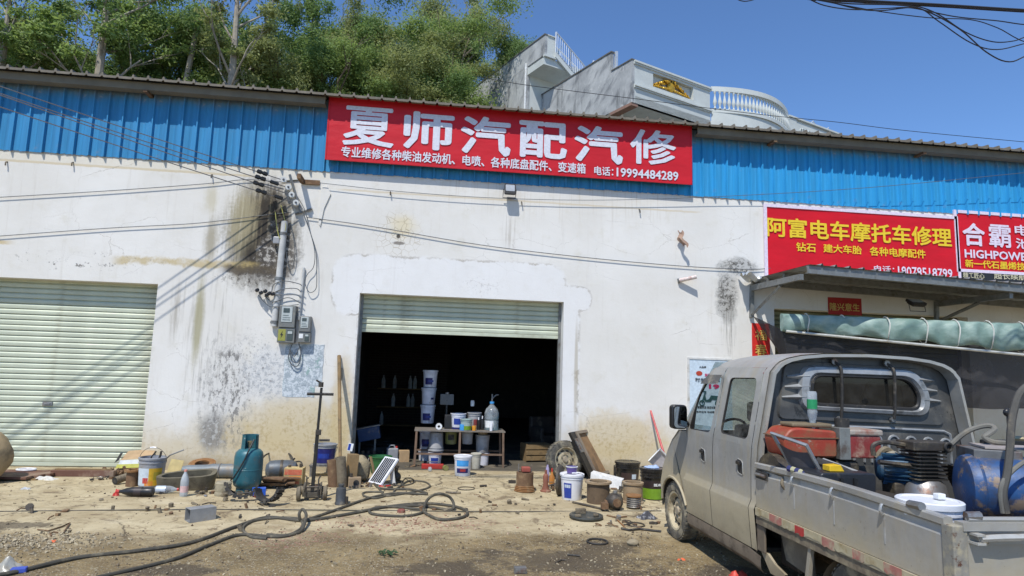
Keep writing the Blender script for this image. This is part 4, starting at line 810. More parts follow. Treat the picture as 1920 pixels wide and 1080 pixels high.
mb = MB().tube([(11.6, .1, ZT+.1), (11.9, .1, ZT+.32), (12.2, .1, ZT+.1)], .03, 5).tube([(12.9, .1, ZT+.1), (13.2, .1, ZT+.28)], .03, 5); mb.build('roof_fitting', M_RAIL, hs)
# stair house at the back with its overhanging slab, and the outside steps
SU = -1.0
MB().box(SU+.14, 5, 6.45, 13.5, 0, 16.2).build('stair_house_wall', M_HPALE, hs, smooth=0)
MB().box(SU, SU+.139, 6.43, 13.6, 12, 16.19).build('stained_side_wall', M_GREY, hs, smooth=0)
MB().box(SU, SU+.14, 5.0, 13.6, 16.2, 17.16).build('side_parapet', M_GREY, hs, smooth=0)
MB().box(SU-.03, SU+.17, 4.98, 13.62, 17.161, 17.22).build('parapet_coping', M_HDK, hs, smooth=0)
MB().box(SU+.141, -.42, 5.0, 5.15, 16.2, 17.16).build('front_parapet', M_HPALE, hs, smooth=0)
MB().box(SU+.141, -.40, 4.95, 5.16, 17.161, 17.21).box(SU-.02, -.36, 4.93, 5.1, 16.10, 16.199).build('trim', M_HPALE, hs, smooth=0)
MB().box(SU, 2.4, 5.05, 6.449, 15.75, 16.09).build('landing_slab', M_HPALE, hs, smooth=0)
MB().tube([(SU-.06, 6.5, 12), (SU-.06, 6.5, 16.35)], .055, 8).build('drain_pipe', mat('white_drain_pipe', (.7, .71, .7), .5), hs)
MB().prism([(-.45, 16.45), (-.45, 16.2), (1.75, 14.6), (1.75, 14.85)], 4.9, 5.0).build('stair_string', M_HPALE, hs, smooth=0)
def bars(v, u0, z0, u1, z1, hgt, nb, nm='stair_rail'):
    o = MB().tube([(u0, v, z0+hgt), (u1, v, z1+hgt)], .035, 6).tube([(u0, v, z0+.06), (u1, v, z1+.06)], .022, 5).tube([(u0, v, z0-.1), (u0, v, z0+hgt)], .04, 6).tube([(u1, v, z1-.1), (u1, v, z1+hgt)], .04, 6).build(nm, M_RAIL, hs)
    me = None
    for i in range(1, nb):
        s = i/nb; q = MB().tube([(0, 0, .06), (0, 0, hgt)], .016, 4, caps=False) if me is None else None
        if q: me = q.mesh('bar', M_RAIL, 40)
        b_ = bpy.data.objects.new('bar', me); COL.objects.link(b_); b_.parent = o; b_.location = (u0+(u1-u0)*s, v, z0+(z1-z0)*s)
    return o
bars(4.95, -.42, 16.45, .45, 15.85, 1.0, 7); bars(4.95, .45, 15.85, 1.5, 15.1, 1.0, 10); bars(6.1, .15, 16.6, 1.7, 15.75, 1.0, 3)
bars(3.6, .75, 14.75, 2.2, 14.75, 1.05, 12, 'terrace_rail'); bars(4.4, 1.5, 14.8, 4.0, 14.8, .95, 16, 'terrace_rail')
MB().box(1.2, 14, 8.5, 8.7, 12.4, 16.55).box(1.15, 14, 8.45, 8.75, 16.551, 16.65).build('rear_wall', M_HPALE, hs, smooth=0)
# ================================================================== the truck
T0 = g(1290, 1030); T0.z = 0
tk = thing('pickup_truck', 'dusty silver double-cab pickup truck with an open loaded bed', 'truck', T0)
WD = 1.95
_LZ = [(.2, .03), (.33, .02), (.64, -.004), (.70, .022), (1.0, .026), (1.12, .036), (1.7, .15), (1.735, .18), (1.78, .24)]
def lat(z):
    if z <= _LZ[0][0]: return _LZ[0][1]
    for (a, b), (c, d) in zip(_LZ, _LZ[1:]):
        if z <= c: return b+(d-b)*(z-a)/(c-a)
    return _LZ[-1][1]
n = NG('dusty_silver_paint'); X, Y_, Z_ = n.xyz(); b1_ = n.noise(2.2, 6, .65); b2_ = n.noise(11, 7, .7); b3_ = n.noise(1, 6, .7, vec=n.scaled((3, 9, 1.3)))
c = n.mix(n.step(b1_, .3, .7), (.34, .335, .31), (.44, .43, .40))
low = 1-n.step(Z_+(b1_-.5)*.3+(b2_-.5)*.2, .58, .92)               # road dust thrown up on the lower body
mud = 1-n.step(Z_+(b1_-.5)*.15+(b2_-.5)*.18, .22, .42)
c = n.mix(low*.85, c, (.48, .405, .255)); c = n.mix(n.step(b3_, .46, .7)*.6, c, (.42, .365, .26)); c = n.mix(n.step(b2_, .62, .72)*.4, c, (.14, .125, .10))
c = n.mix(mud*.75, c, (.21, .155, .095)); c = n.mix(n.step(n.noise(34, 4, .7), .66, .70)*.5, c, (.12, .09, .06)); n.bump(n.noise(3.5, 3, .5)*1.6+b2_*.25, .22, .03)
M_SIL = n.done(c, low*.38+.27+b2_*.16, .3)
M_DARKIN = mat('dark_truck_interior', (.035, .033, .031), .8, amt=.25); M_UNDER = mat('muddy_underbody', (.045, .038, .03), .9, 0, (.16, .12, .075), .5, 5)
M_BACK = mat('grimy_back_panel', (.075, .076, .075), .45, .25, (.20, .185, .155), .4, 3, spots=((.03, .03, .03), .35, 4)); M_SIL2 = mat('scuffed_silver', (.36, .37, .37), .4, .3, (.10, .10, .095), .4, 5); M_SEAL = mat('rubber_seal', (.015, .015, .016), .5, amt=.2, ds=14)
M_GL = glass('dusty_window_glass', (.55, .60, .58), .02)
def rayhit(c, a, poly):
    d = (math.cos(a), math.sin(a)); best = 0
    for (x0, y0), (x1, y1) in zip(poly, poly[1:]+poly[:1]):
        ex, ey = x1-x0, y1-y0; den = d[0]*ey-d[1]*ex
        if abs(den) < 1e-9: continue
        t = ((x0-c[0])*ey-(y0-c[1])*ex)/den; u = ((x0-c[0])*d[1]-(y0-c[1])*d[0])/den
        if t > 0 and -1e-6 <= u <= 1+1e-6: best = max(best, t)
    return (c[0]+d[0]*best, c[1]+d[1]*best)
def loops(outer, inner, c, N=48):
    angs = sorted(set([round(math.atan2(y-c[1], x-c[0]), 5) for x, y in outer+inner]+[round(-math.pi+2*math.pi*i/N, 5) for i in range(N)]))
    return [rayhit(c, a, outer) for a in angs], [rayhit(c, a, inner) for a in angs]
def soft(poly, r=.04, k=4):                     # round the corners of a polygon
    out = []; n_ = len(poly)
    for i in range(n_):
        p, a, b = V(poly[i]).to_2d(), V(poly[i-1]).to_2d(), V(poly[(i+1) % n_]).to_2d(); r1 = min(r, (a-p).length*.45); r2 = min(r, (b-p).length*.45)
        s = p+(a-p).normalized()*r1; e = p+(b-p).normalized()*r2
        for j in range(k+1): t = j/k; q = s*(1-t)**2+p*2*t*(1-t)+e*t*t; out.append((q.x, q.y))
    return out
def sx_(side, y, z, off=0): x = lat(z)+off; return (x if side == 0 else WD-x, y, z)
ZR = [.335, .46, .635, .648, .695, .71, .86, 1.0, 1.105]
for side in (0, 1):
    m3d = lambda p, o=0: sx_(side, p[0], p[1], o)
    FW = soft([(.06, 1.13), (-.42, 1.137), (-.475, 1.655), (-.20, 1.65), (-.03, 1.46)], .05)
    RW = soft([(-.615, 1.155), (-1.115, 1.15), (-1.115, 1.65), (-.635, 1.645)], .06)
    for nm, (ya, yb), OUT, WIN, cc in (('front_door', (-.497, .10), [(.10, 1.105), (.155, 1.14), (-.10, 1.58), (-.25, 1.735), (-.512, 1.735), (-.497, 1.105)], FW, (-.24, 1.38)),
                                       ('rear_door', (-1.197, -.505), [(-.505, 1.105), (-.520, 1.735), (-1.197, 1.735), (-1.197, 1.105)], RW, (-.87, 1.40))):
        mb = MB(); mb.grid(lambda u, v: sx_(side, ya+(yb-ya)*u, ZR[round(v*(len(ZR)-1))]), 6, len(ZR)-1)
        A, B = loops(OUT, WIN, cc); mb.ring([m3d(p) for p in A], [m3d(p) for p in B]); mb.ring([m3d(p) for p in B], [m3d(p, .025) for p in B])
        d = mb.build(nm, M_SIL, tk, smooth=25)
        mb = MB(); C_ = [m3d(p, .012) for p in B]; mb.tube(C_, .011, 5, closed=True); mb.build('window_seal', M_SEAL, d)
        if nm == 'rear_door' or side == 1: MB().ngon([m3d(p, .018) for p in B]).build('window_glass', M_GL, d, smooth=0)
        else:
            MB().ngon([m3d(p, .018) for p in [q for q in B if q[1] < 1.2]]).build('lowered_glass', M_GL, d, smooth=0)
            MB().add([m3d((-.19, 1.665), -.012), m3d((-.487, 1.668), -.012), m3d((-.478, 1.585), -.035), m3d((-.10, 1.575), -.035)], [(0, 1, 2, 3)]).build('rain_visor', mat('smoked_visor', (.02, .022, .025), .15), d)
            MB().add([m3d((.07, 1.125), .005), m3d((-.06, 1.128), .005), m3d((-.025, 1.45), .005), m3d((.005, 1.42), .005)], [(0, 1, 2, 3)]).build('quarter_trim', M_BLACKPL, d)
        yh = -.30 if nm == 'front_door' else -1.02
        hp = [(yh+.045, .985), (yh-.045, .972), (yh-.055, .86), (yh+.035, .872)]
        MB().prism([(a, b) for a, b in soft(hp, .02)], *((-.002+lat(.93), lat(.93)+.02) if side == 0 else (WD-lat(.93)+.002, WD-lat(.93)-.02)), 'x').build('handle_recess', M_DARKIN, d, smooth=0)
        q = MB(); xo = -.012+lat(.95); xx = xo if side == 0 else WD-xo
        q.at(xx, yh, .955).cbox(.022, .075, .03); q.build('door_handle', M_BLACKPL, d, smooth=0, bevel=.006)
        q = MB(); L_ = [(xx+(.010 if side == 0 else -.010), a, b) for a, b in soft(hp, .02)]; q.tube(L_, .005, 5, closed=True); q.build('handle_rim', M_SIL, d)
    # front wing with the wheel arch
    arch = [(.385+.335*math.cos(rad(a)), .295+.315*math.sin(rad(a))) for a in range(8, 173, 11)]
    FN = [(.108, 1.105), (.30, 1.09), (.47, .985), (.60, .85), (.70, .68), (.755, .5), (.75, .34)]+arch+[(.108, .335)]
    mb = MB(); mb.ngon([sx_(side, a, b) for a, b in FN]); mb.tube([sx_(side, a, b, -.006) for a, b in arch], .014, 6); mb.build('front_wing', M_SIL, tk, smooth=20)
    mb = MB(); mb.ring([sx_(side, a, b, .012) for a, b in arch], [sx_(side, a, b, .28) for a, b in arch]); mb.f.pop(); mb.m.pop(); mb.build('wheel_housing', M_UNDER, tk)
    # rear quarter post, sill
    zs = [.335, .64, .655, .70, 1.0, 1.12, 1.3, 1.5, 1.7, 1.735, 1.78]
    MB().grid(lambda u, v: sx_(side, -1.205-.085*u, zs[round(v*10)]), 1, 10).build('rear_post', M_SIL, tk, smooth=30)
    zs2 = [.20, .235, .30, .327]; xs2 = [.05, .022, .018, .022]
    MB().grid(lambda u, v: ((xs2[round(v*3)] if side == 0 else WD-xs2[round(v*3)]), .06-1.40*u, zs2[round(v*3)]-.02*(u > .99)), 8, 3).build('sill', mat('muddy_sill', (.19, .15, .105), .8, 0, (.08, .06, .04), .5, 7), tk, smooth=30)
# dark inner tub behind the shut lines, floor and dash
mb = MB(); mb.box(.06, .075, -1.19, .09, .3, 1.09).box(WD-.075, WD-.06, -1.19, .09, .3, 1.09).box(.076, WD-.076, -1.19, .7, .3, .33).box(.2, WD-.2, .18, .26, .34, 1.07).build('inner_tub', M_DARKIN, tk, smooth=0)
# roof, windscreen, nose
RX = [(.18, 1.735), (.20, 1.757), (.235, 1.785), (.30, 1.815), (.42, 1.843), (.62, 1.864), (.975, 1.874)]; RX = RX+[(WD-x, z) for x, z in RX[-2::-1]]
RY = [(-1.29, 0), (-.9, .008), (-.5, .004), (-.28, -.012), (-.20, -.045)]
MB().grid(lambda u, v: (RX[round(u*12)][0], RY[round(v*4)][0], (RX[round(u*12)][1]-1.735)*(1 if v < .8 else .75)+1.735+RY[round(v*4)][1]*(1 if 0 < u < 1 else .2)), 12, 4).build('roof', M_SIL, tk, smooth=40)
def ws(u, v): k = 4*u*(1-u); y = -.20+.53*v+.10*k; z = 1.79-.69*v; x0 = .20-.13*v; return (x0+(WD-2*x0)*u, y, z)
MB().grid(ws, 10, 4).build('windscreen', M_GL, tk)
NP = [(.33, 1.10), (.50, .985), (.63, .85), (.73, .68), (.79, .5), (.81, .42), (.79, .26)]
MB().grid(lambda u, v: (.02+(WD-.04)*u, NP[round(v*6)][0]+.02-.07*abs(2*u-1)**4, NP[round(v*6)][1]), 14, 6).build('nose', M_SIL, tk, smooth=40)
for s in (0, 1):
    x = .25 if s == 0 else WD-.25; mb = MB(); mb.at(x, .79, .66, -58).lathe([(.0, -.02), (.09, .0), (.11, .02), (.06, .035), (0, .04)], 14); mb.build('headlight', flat('headlight_glass', (.6, .62, .62), .1), tk)
# back panel of the cab
BY_ = -1.225; prof = [(lat(z)+.012, z) for z in (.66, .8, 1.0, 1.12, 1.3, 1.5, 1.7, 1.735)]+[(x, z-.008) for x, z in RX[1:12]]+[(WD-lat(z)-.012, z) for z in (1.735, 1.7, 1.5, 1.3, 1.12, 1.0, .8, .66)]
WN = soft([(.535, 1.69), (.515, 1.452), (1.455, 1.43), (1.475, 1.56), (1.375, 1.685)], .09, 6); WC = (1.0, 1.56)
A, B = loops(prof, WN, WC, 64)
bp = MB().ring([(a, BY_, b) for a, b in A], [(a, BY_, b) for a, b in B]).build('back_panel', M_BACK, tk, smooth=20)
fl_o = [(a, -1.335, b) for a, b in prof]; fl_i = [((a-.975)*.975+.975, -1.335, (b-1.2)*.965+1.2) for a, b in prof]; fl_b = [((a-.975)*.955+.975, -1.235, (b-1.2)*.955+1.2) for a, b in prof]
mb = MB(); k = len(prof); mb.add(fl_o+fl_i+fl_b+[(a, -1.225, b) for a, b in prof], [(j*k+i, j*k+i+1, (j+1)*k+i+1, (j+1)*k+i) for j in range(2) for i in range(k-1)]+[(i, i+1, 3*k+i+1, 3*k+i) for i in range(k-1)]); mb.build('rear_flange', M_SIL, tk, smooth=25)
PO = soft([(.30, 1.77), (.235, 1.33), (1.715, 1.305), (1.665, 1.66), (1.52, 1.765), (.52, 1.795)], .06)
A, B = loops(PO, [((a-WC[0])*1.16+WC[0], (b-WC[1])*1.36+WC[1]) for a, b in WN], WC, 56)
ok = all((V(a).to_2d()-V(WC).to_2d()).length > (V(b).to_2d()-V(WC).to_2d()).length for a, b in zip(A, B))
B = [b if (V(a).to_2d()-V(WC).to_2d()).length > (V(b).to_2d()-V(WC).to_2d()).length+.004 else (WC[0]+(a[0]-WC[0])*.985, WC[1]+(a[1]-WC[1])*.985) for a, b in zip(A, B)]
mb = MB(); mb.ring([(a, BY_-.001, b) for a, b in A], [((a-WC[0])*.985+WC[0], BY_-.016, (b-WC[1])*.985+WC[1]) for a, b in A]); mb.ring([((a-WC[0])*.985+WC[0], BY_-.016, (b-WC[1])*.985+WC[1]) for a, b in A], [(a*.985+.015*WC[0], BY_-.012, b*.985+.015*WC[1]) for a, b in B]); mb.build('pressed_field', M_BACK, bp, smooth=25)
lp = lambda kx, kz, y, dz=0: [((a-WC[0])*kx+WC[0], y, (b-WC[1])*kz+WC[1]+dz) for a, b in WN]
mb = MB(); L_ = [lp(1.22, 1.52, BY_-.013, .008), lp(1.19, 1.42, BY_-.048, .008), lp(1.08, 1.15, BY_-.058), lp(1.0, 1.0, BY_-.028)]
for P, Q in zip(L_, L_[1:]): mb.ring(P, Q)
mb.build('window_surround', M_SIL2, bp, smooth=40)
mb = MB(); mb.tube(lp(1.0, 1.0, BY_-.034), .017, 7, closed=True); wsx = mb.build('rear_window', M_SEAL, tk); MB().ngon(lp(1.0, 1.0, BY_-.022)).build('glass', glass('dark_rear_glass', (.10, .11, .115), .03), wsx, smooth=0)
for i in range(3):
    zc = 1.672-.083*i; dx = .028*i
    for (xa, xb, s) in ((.325-dx*.9, .50, 1), (1.47+dx*.55, 1.625+dx*.9, -1)):
        tip, root = (xa, xb) if s > 0 else (xb, xa)
        MB().add([(tip, BY_-.017, zc+.004), (root, BY_-.015, zc+.035), (root, BY_-.062, zc+.005), (root, BY_-.015, zc-.026), (tip, BY_-.017, zc-.012), (tip, BY_-.03, zc-.004)], [(0, 1, 2, 5), (5, 2, 3, 4), (1, 3, 2), (0, 5, 4)]).build('vent_fin', M_SIL2, bp, smooth=0)
for x in (.75, 1.215):
    MB().tube(catmull([(x-.02, BY_-.03, 1.80), (x+.005, BY_-.06, 1.765), (x+.012, BY_-.075, 1.70), (x+.015, BY_-.06, 1.45), (x+.012, BY_-.05, 1.35)], 4), .0125, 6).build('rubber_strap', M_BLACKRUB, tk)
    MB().at(x-.02, BY_-.03, 1.80, 90).cyl(.026, -.01, .012, 10).at(x+.005, BY_-.03, 1.345, 90).cyl(.018, -.01, .02, 8).build('strap_bolt', M_STEEL, tk)
mb = MB().tube([(.24, BY_-.004, 1.20), (.25, BY_-.004, 1.275), (.30, BY_-.004, 1.29), (1.0, BY_-.004, 1.275), (1.70, BY_-.004, 1.258), (1.755, BY_-.004, 1.235), (1.77, BY_-.004, 1.16)], .013, 6); mb.build('pressed_ridge', M_SIL2, bp)
for i in range(10):
    x = .32+.155*i; z = 1.255-.012*i*.5; MB().tube([(x-.045, BY_-.003, 1.0)]+[(x-.045*math.cos(rad(a)), BY_-.003, z-.05+.045*math.sin(rad(a))) for a in range(0, 181, 30)]+[(x+.045, BY_-.003, 1.0)], .010, 5).build('pressed_rib', M_SIL2, bp)
# seats and wheel seen through the glass
for x, y in ((.5, -.35), (1.45, -.35)):
    MB().box(x-.24, x+.24, y-.10, y+.38, .55, .72).box(x-.22, x+.22, y-.16, y-.04, .70, 1.22).box(x-.12, x+.12, y-.17, y-.09, 1.25, 1.43).build('seat', M_DARKIN, tk, smooth=0, bevel=.03)
MB().box(.15, 1.8, -1.05, -.65, .55, .70).box(.15, 1.8, -1.15, -1.05, .66, 1.2).build('rear_bench', M_DARKIN, tk, smooth=0, bevel=.03)
MB().at(.5, .12, 1.08, -60).torus(.18, .014, 20, 6).build('steering_wheel', M_BLACKPL, tk)
# mirror
mb = MB().at(-.078, .02, 1.245, 0, 0, 0); P_ = rrect(.155, .235, .035, 3); mb.prism(P_, -.02, .07); mir = mb.build('door_mirror', M_BLACKPL, tk, smooth=30, bevel=.012)
MB().at(-.078, -.002, 1.245).prism([(a*.84, b*.86) for a, b in P_], -.0225, -.020).build('mirror_glass', flat('mirror', (.55, .57, .6), .04, 1.0), mir, smooth=0); MB().tube([(.0, .05, 1.20), (.05, .08, 1.16)], .02, 6).build('mirror_arm', M_BLACKPL, mir)
# bed
BF, BR = -1.315, -3.165
def sag(y): return .02*math.sin((BF-y)/(BF-BR)*math.pi)
def bedside(side):
    prof_ = [(.030, .665), (.004, .668), (.004, .905), (.016, .925), (.020, .945), (.000, .958), (-.006, .962), (-.006, .992), (.0, 1.0), (.040, 1.0), (.046, .99), (.046, .955), (.036, .95), (.036, .665)]
    ys = [BF+(BR-BF)*i/24 for i in range(25)]; k = len(prof_); mb = MB()
    vs = [((x+.004*noise.noise(V((y*3, z*6, side))) if x < .03 else x) if side == 0 else WD-x, y, z+sag(y)*(z > .9)) for y in ys for x, z in prof_]
    mb.add(vs, [(j*k+i, j*k+(i+1) % k, (j+1)*k+(i+1) % k, (j+1)*k+i) for j in range(24) for i in range(k)]+[tuple(range(k)), tuple(24*k+i for i in range(k))])
    return mb.build('bed_side', M_SIL, tk, smooth=25)
bs = bedside(0); bedside(1)
for y in (-1.842, -2.285, -2.735):
    MB().tube([(.016, y, .965+sag(y)), (-.012, y, .955+sag(y)), (-.020, y, .925+sag(y)), (-.004, y, .905+sag(y))], .009, 6).build('rope_hook', mat('bare_hook', (.42, .43, .43), .35, .5), bs); MB().box(.0015, .0039, y-.006, y+.006, .76, .90).build('seam', mat('bright_scrape', (.42, .42, .40), .5, .2), bs, smooth=0)
MB().box(-.004, .012, -1.50, -1.325, .885, .945).build('latch_recess', M_DARKIN, bs, smooth=0, bevel=.004); MB().tube([(-.015, -1.355, .918), (-.022, -1.42, .922), (-.015, -1.485, .918)], .013, 6).build('latch_handle', M_STEEL, bs)
rt_ = random.Random(5); y = BF-.01; i = 0; M_TR = mat('faded_red_tape', (.42, .15, .12), .6, 0, (.44, .36, .24), .6, 12); M_TR2 = mat('strong_red_tape', (.42, .03, .03), .5, amt=.2); M_TW = mat('dirty_white_tape', (.48, .42, .27), .6, 0, (.34, .25, .12), .5, 9)
while y > BR+.05:
    L_ = rt_.uniform(.10, .17) if i % 2 else rt_.uniform(.14, .24); L_ = min(L_, y-BR); dz = rt_.uniform(-.006, .004); h_ = .048
    P_ = [(y, .664+dz), (y-L_, .664+dz)]+[(y-L_+L_*j/5, .614+dz+rt_.uniform(-.010, .006)) for j in range(6)]; MB().prism(P_, -.010, -.0075, 'x').build('reflective_tape', (M_TR if rt_.random() < .7 else M_TR2) if i % 2 else M_TW, tk, smooth=0); y -= L_+.002; i += 1
MB().box(-.007, .05, BR, BF, .605, .664).build('lower_rail', M_SIL, tk, smooth=0)
MB().box(.0, .06, BR, BF, .545, .604).build('rusty_sill_rail', mat('muddy_rail', (.16, .125, .085), .85, 0, (.30, .25, .16), .5, 8), tk, smooth=0)
MB().box(.047, WD-.047, BR, BF, .62, .668).build('bed_floor', M_UNDER, tk, smooth=0); MB().box(.047, WD-.047, BF+.012, BF+.03, .66, .98).build('bed_front', M_BACK, tk, smooth=0)
tg = MB().box(.045, WD-.045, BR-.045, BR-.012, .62, .945).build('tailgate', M_SIL, tk, smooth=0, bevel=.008)
MB().box(.05, WD-.05, BR-.060, BR-.005, .946, .985).tube([(.10, BR-.03, .995), (WD-.1, BR-.03, .995)], .014, 6).build('tailgate_rail', M_SIL, tg, smooth=30)
MB().tube([(.115, BR-.085, .918), (.22, BR-.095, .925), (.36, BR-.088, .925)], .016, 7).box(.085, .13, BR-.10, BR-.046, .89, .90).box(.085, .13, BR-.10, BR-.046, .93, .94).build('tailgate_handle', mat('worn_handle', (.5, .49, .45), .5, .3), tg, smooth=30)
MB().prism([(.18, .90), (.36, .90), (.42, .925), (.5, .90), (.5, .885), (.18, .885)], BR-.062, BR-.046).build('pressed_lip', M_SIL, tg, smooth=0); MB().tube([(.485, BR-.05, .94), (.485, BR-.085, .92), (.485, BR-.07, .88)], .010, 6).tube([(.52, BR-.05, .90), (.522, BR-.055, .70)], .010, 5).build('hook', M_STEEL, tg)
MB().box(-.004, .075, BR-.055, BR+.02, .55, .97).build('corner_post', mat('chipped_corner', (.24, .23, .20), .7, .1, (.40, .35, .24), .6, 14, spots=((.10, .04, .02), .5, 12)), tk, smooth=0, bevel=.006)
MB().tube([(.01, BR+.24, 1.012), (.0, BR+.14, 1.02)], .022, 8).build('rail_tube', M_STEEL, tk); MB().tube([(.10, BR-.02, 1.008), (.17, BR-.03, 1.012)], .022, 8).build('rail_tube', M_STEEL, tk)
MB().box(.005, .09, BR-.066, BR-.056, .56, .72).build('rear_lamp', mat('broken_lamp', (.45, .12, .10), .4, amt=.3), tk, smooth=0)
# underside
MB().box(.35, WD-.35, -3.1, .3, .34, .60).build('chassis', M_UNDER, tk, smooth=0, bevel=.02); MB().box(.20, WD-.2, -1.55, -1.30, .24, .54).build('cross_member', M_UNDER, tk, smooth=0, bevel=.02)
MB().box(.012, .03, -1.415, -1.30, .345, .54).build('side_flap', mat('brown_flap', (.15, .115, .08), .8, amt=.4), tk, smooth=0, bevel=.008)
MB().prism([(-1.33, .34), (-1.46, .22), (-1.62, .225), (-1.66, .27), (-1.52, .30), (-1.42, .35)], .03, .05, 'x').build('step_bracket', M_SIL, tk, smooth=0)
MB().prism([(-1.44, .54), (-1.83, .54), (-1.86, .30), (-1.52, .33)], .12, .14, 'x').build('inner_guard', mat('muddy_guard', (.17, .14, .10), .85, amt=.4), tk, smooth=0)
MB().prism([(-1.985, .56), (-2.02, .56), (-1.94, .18), (-1.90, .18)], .01, .035, 'x').build('guard_strut', mat('pale_strut', (.34, .30, .23), .7), tk, smooth=0)
mb = MB(); ar = [(-2.40+.38*math.cos(rad(a)), .24+.33*math.sin(rad(a))) for a in range(5, 176, 12)]; mb.ring([(.06, a, b) for a, b in ar], [(.36, a, b) for a, b in ar]); mb.f.pop(); mb.m.pop(); mb.build('rear_guard', mat('muddy_guard', (0, 0, 0)), tk)
# wheels
M_TYRE = mat('dusty_tyre', (.075, .07, .06), .85, 0, (.30, .26, .18), .65, 9, bump=.3, bs=90); M_RIM = mat('dusty_wheel', (.52, .45, .30), .75, .1, (.26, .2, .12), .5, 8)
def tyre(mb, R, wdt, rim_r):
    h = wdt/2; mb.lathe([(rim_r, -h*.72), (rim_r+.012, -h*.95), (R*.84, -h*1.04), (R*.945, -h*.97), (R*.985, -h*.80), (R, -h*.5), (R, h*.5), (R*.985, h*.80), (R*.945, h*.97), (R*.84, h*1.04), (rim_r+.012, h*.95), (rim_r, h*.72)], 40)
def wheel_parts(R, wdt, rr, parent=None):
    mb = MB(); tyre(mb, R, wdt, rr)
    for i in range(40):
        for zz in (-1, 1): mb.at(0, 0, 0, 0, 0, i*9+4*(zz > 0)); mb.box(R-.006, R+.0025, -.012, .012, zz*wdt*.12, zz*wdt*.46) if zz > 0 else mb.box(R-.006, R+.0025, -.012, .012, zz*wdt*.46, zz*wdt*.12)
    t = mb.build('tyre', M_TYRE, parent, smooth=40)
    mb = MB(); h = wdt/2; mb.lathe([(rr, -h*.7), (rr-.004, h*.86), (rr+.006, h*.95), (rr-.014, h*.9), (rr-.03, h*.35), (rr-.055, h*.28), (rr*.62, h*.42), (rr*.52, h*.55), (rr*.40, h*.55), (rr*.36, h*.40), (.0, h*.40)], 32); rim = mb.build('rim', M_RIM, t, smooth=35)
    mb = MB()
    for i in range(10): a = 2*math.pi*i/10; mb.at(rr*.70*math.cos(a), rr*.70*math.sin(a), h*.372, 0, 0, math.degrees(a), (.5, 1, 1)).cyl(.026, -.004, .007, 8)
    mb.build('rim_holes', M_BLACKRUB, t); mb = MB().cyl(rr*.26, h*.4, h*.72, 14, rr*.2)
    for i in range(5): a = 2*math.pi*i/5; mb.at(rr*.42*math.cos(a), rr*.42*math.sin(a), 0).cyl(.012, h*.5, h*.72, 6)
    mb.build('hub', mat('dusty_hub', (.36, .30, .21), .8, amt=.4), t); return t
wl_ = wheel_parts(.283, .165, .185, tk); wl_.name = 'wheel'; wl_.location = (.088, .36, .283); wl_.rotation_euler = (0, rad(-90), 0)
for x, y, s in ((.135, -2.40, 1), (WD-.115, .36, -1), (WD-.135, -2.40, -1)):
    c_ = wl_.copy(); COL.objects.link(c_); c_.location = (x, y, .283); c_.rotation_euler = (0, rad(-90*s), 0)
    for ch in list(wl_.children): d_ = ch.copy(); COL.objects.link(d_); d_.parent = c_
# ================================================================== what lies in the truck bed
def tl(px, py, ly): return at(px, py, T0.y+ly)
FZ = .67
q0, q1 = tl(1466, 857, -1.62), tl(1566, 803, -1.62)
M_ER = mat('chipped_red_engine_paint', (.34, .040, .020), .5, 0, (.24, .10, .045), .6, 6, spots=((.34, .26, .19), .3, 5))
t = thing('diesel_engine', 'old single-cylinder engine with a chipped red tank, left side of the truck bed', 'engine', (q0.x, T0.y-1.62, FZ)); O = V(t.location)
W1 = q1.x-q0.x; zb, zt_ = q0.z-O.z, q1.z-O.z
MB().prism(soft([(0.03, zb), (W1, zb), (W1, zt_-.02), (W1*.3, zt_), (.06, zt_-.01), (0, zt_-.08)], .03), -.02, .26).build('fuel_tank', M_ER, t, smooth=30, bevel=.015)
MB().box(.0, W1+.01, -.026, .262, zt_-.075, zt_-.068).build('tank_seam', M_RUST, t, smooth=0)
MB().box(.10, .42, .02, .2, zt_+.001, zt_+.03).build('tank_lid', mat('dirty_brass_lid', (.22, .17, .10), .6, .3), t, smooth=0, bevel=.01)
x2 = W1+.012; MB().box(x2, x2+.085, -.035, .22, zb-.01, zt_+.005).build('bracket', mat('grey_bracket', (.24, .25, .23), .55, .3, (.1, .06, .04), .4), t, smooth=0, bevel=.004)
x3 = x2+.09; q2 = tl(1627, 855, -1.62); MB().box(x3, x3+.25, -.02, .22, zb+.0, zt_-.05).build('radiator_hopper', mat('chipped_dark_red', (.22, .018, .02), .5, 0, (.45, .36, .26), .4, 6), t, smooth=0, bevel=.01)
MB().box(x3-.01, x3+.265, -.03, .23, zt_-.05, zt_-.005).build('hopper_lid', mat('scuffed_lid', (.40, .36, .30), .6, .2, (.3, .1, .06), .5, 8), t, smooth=0, bevel=.012)
q = tl(1577, 797, -1.55); MB().at(q.x-O.x, .06, zt_+.005).cyl(.052, 0, .065, 14).build('filler_cap', M_BLACKRUB, t)
MB().box(.05, .62, .0, .25, .0, zb-.02).build('crankcase', M_CASTIRON, t, smooth=0, bevel=.03); MB().at(.03, .12, .22, 0, 90).cyl(.20, -.06, .02, 24).build('flywheel', M_CASTIRON, t)
mb = MB().at(x3+.30, -.08, zb-.02, 75, 0, 20); mb.lathe([(0, -.06), (.07, -.06), (.085, -.03), (.085, .02), (.05, .05), (.03, .055), (.03, .075), (0, .075)], 16); mb.build('starter_pump', mat('dusty_alloy', (.38, .34, .26), .6, .3, amt=.4), t)
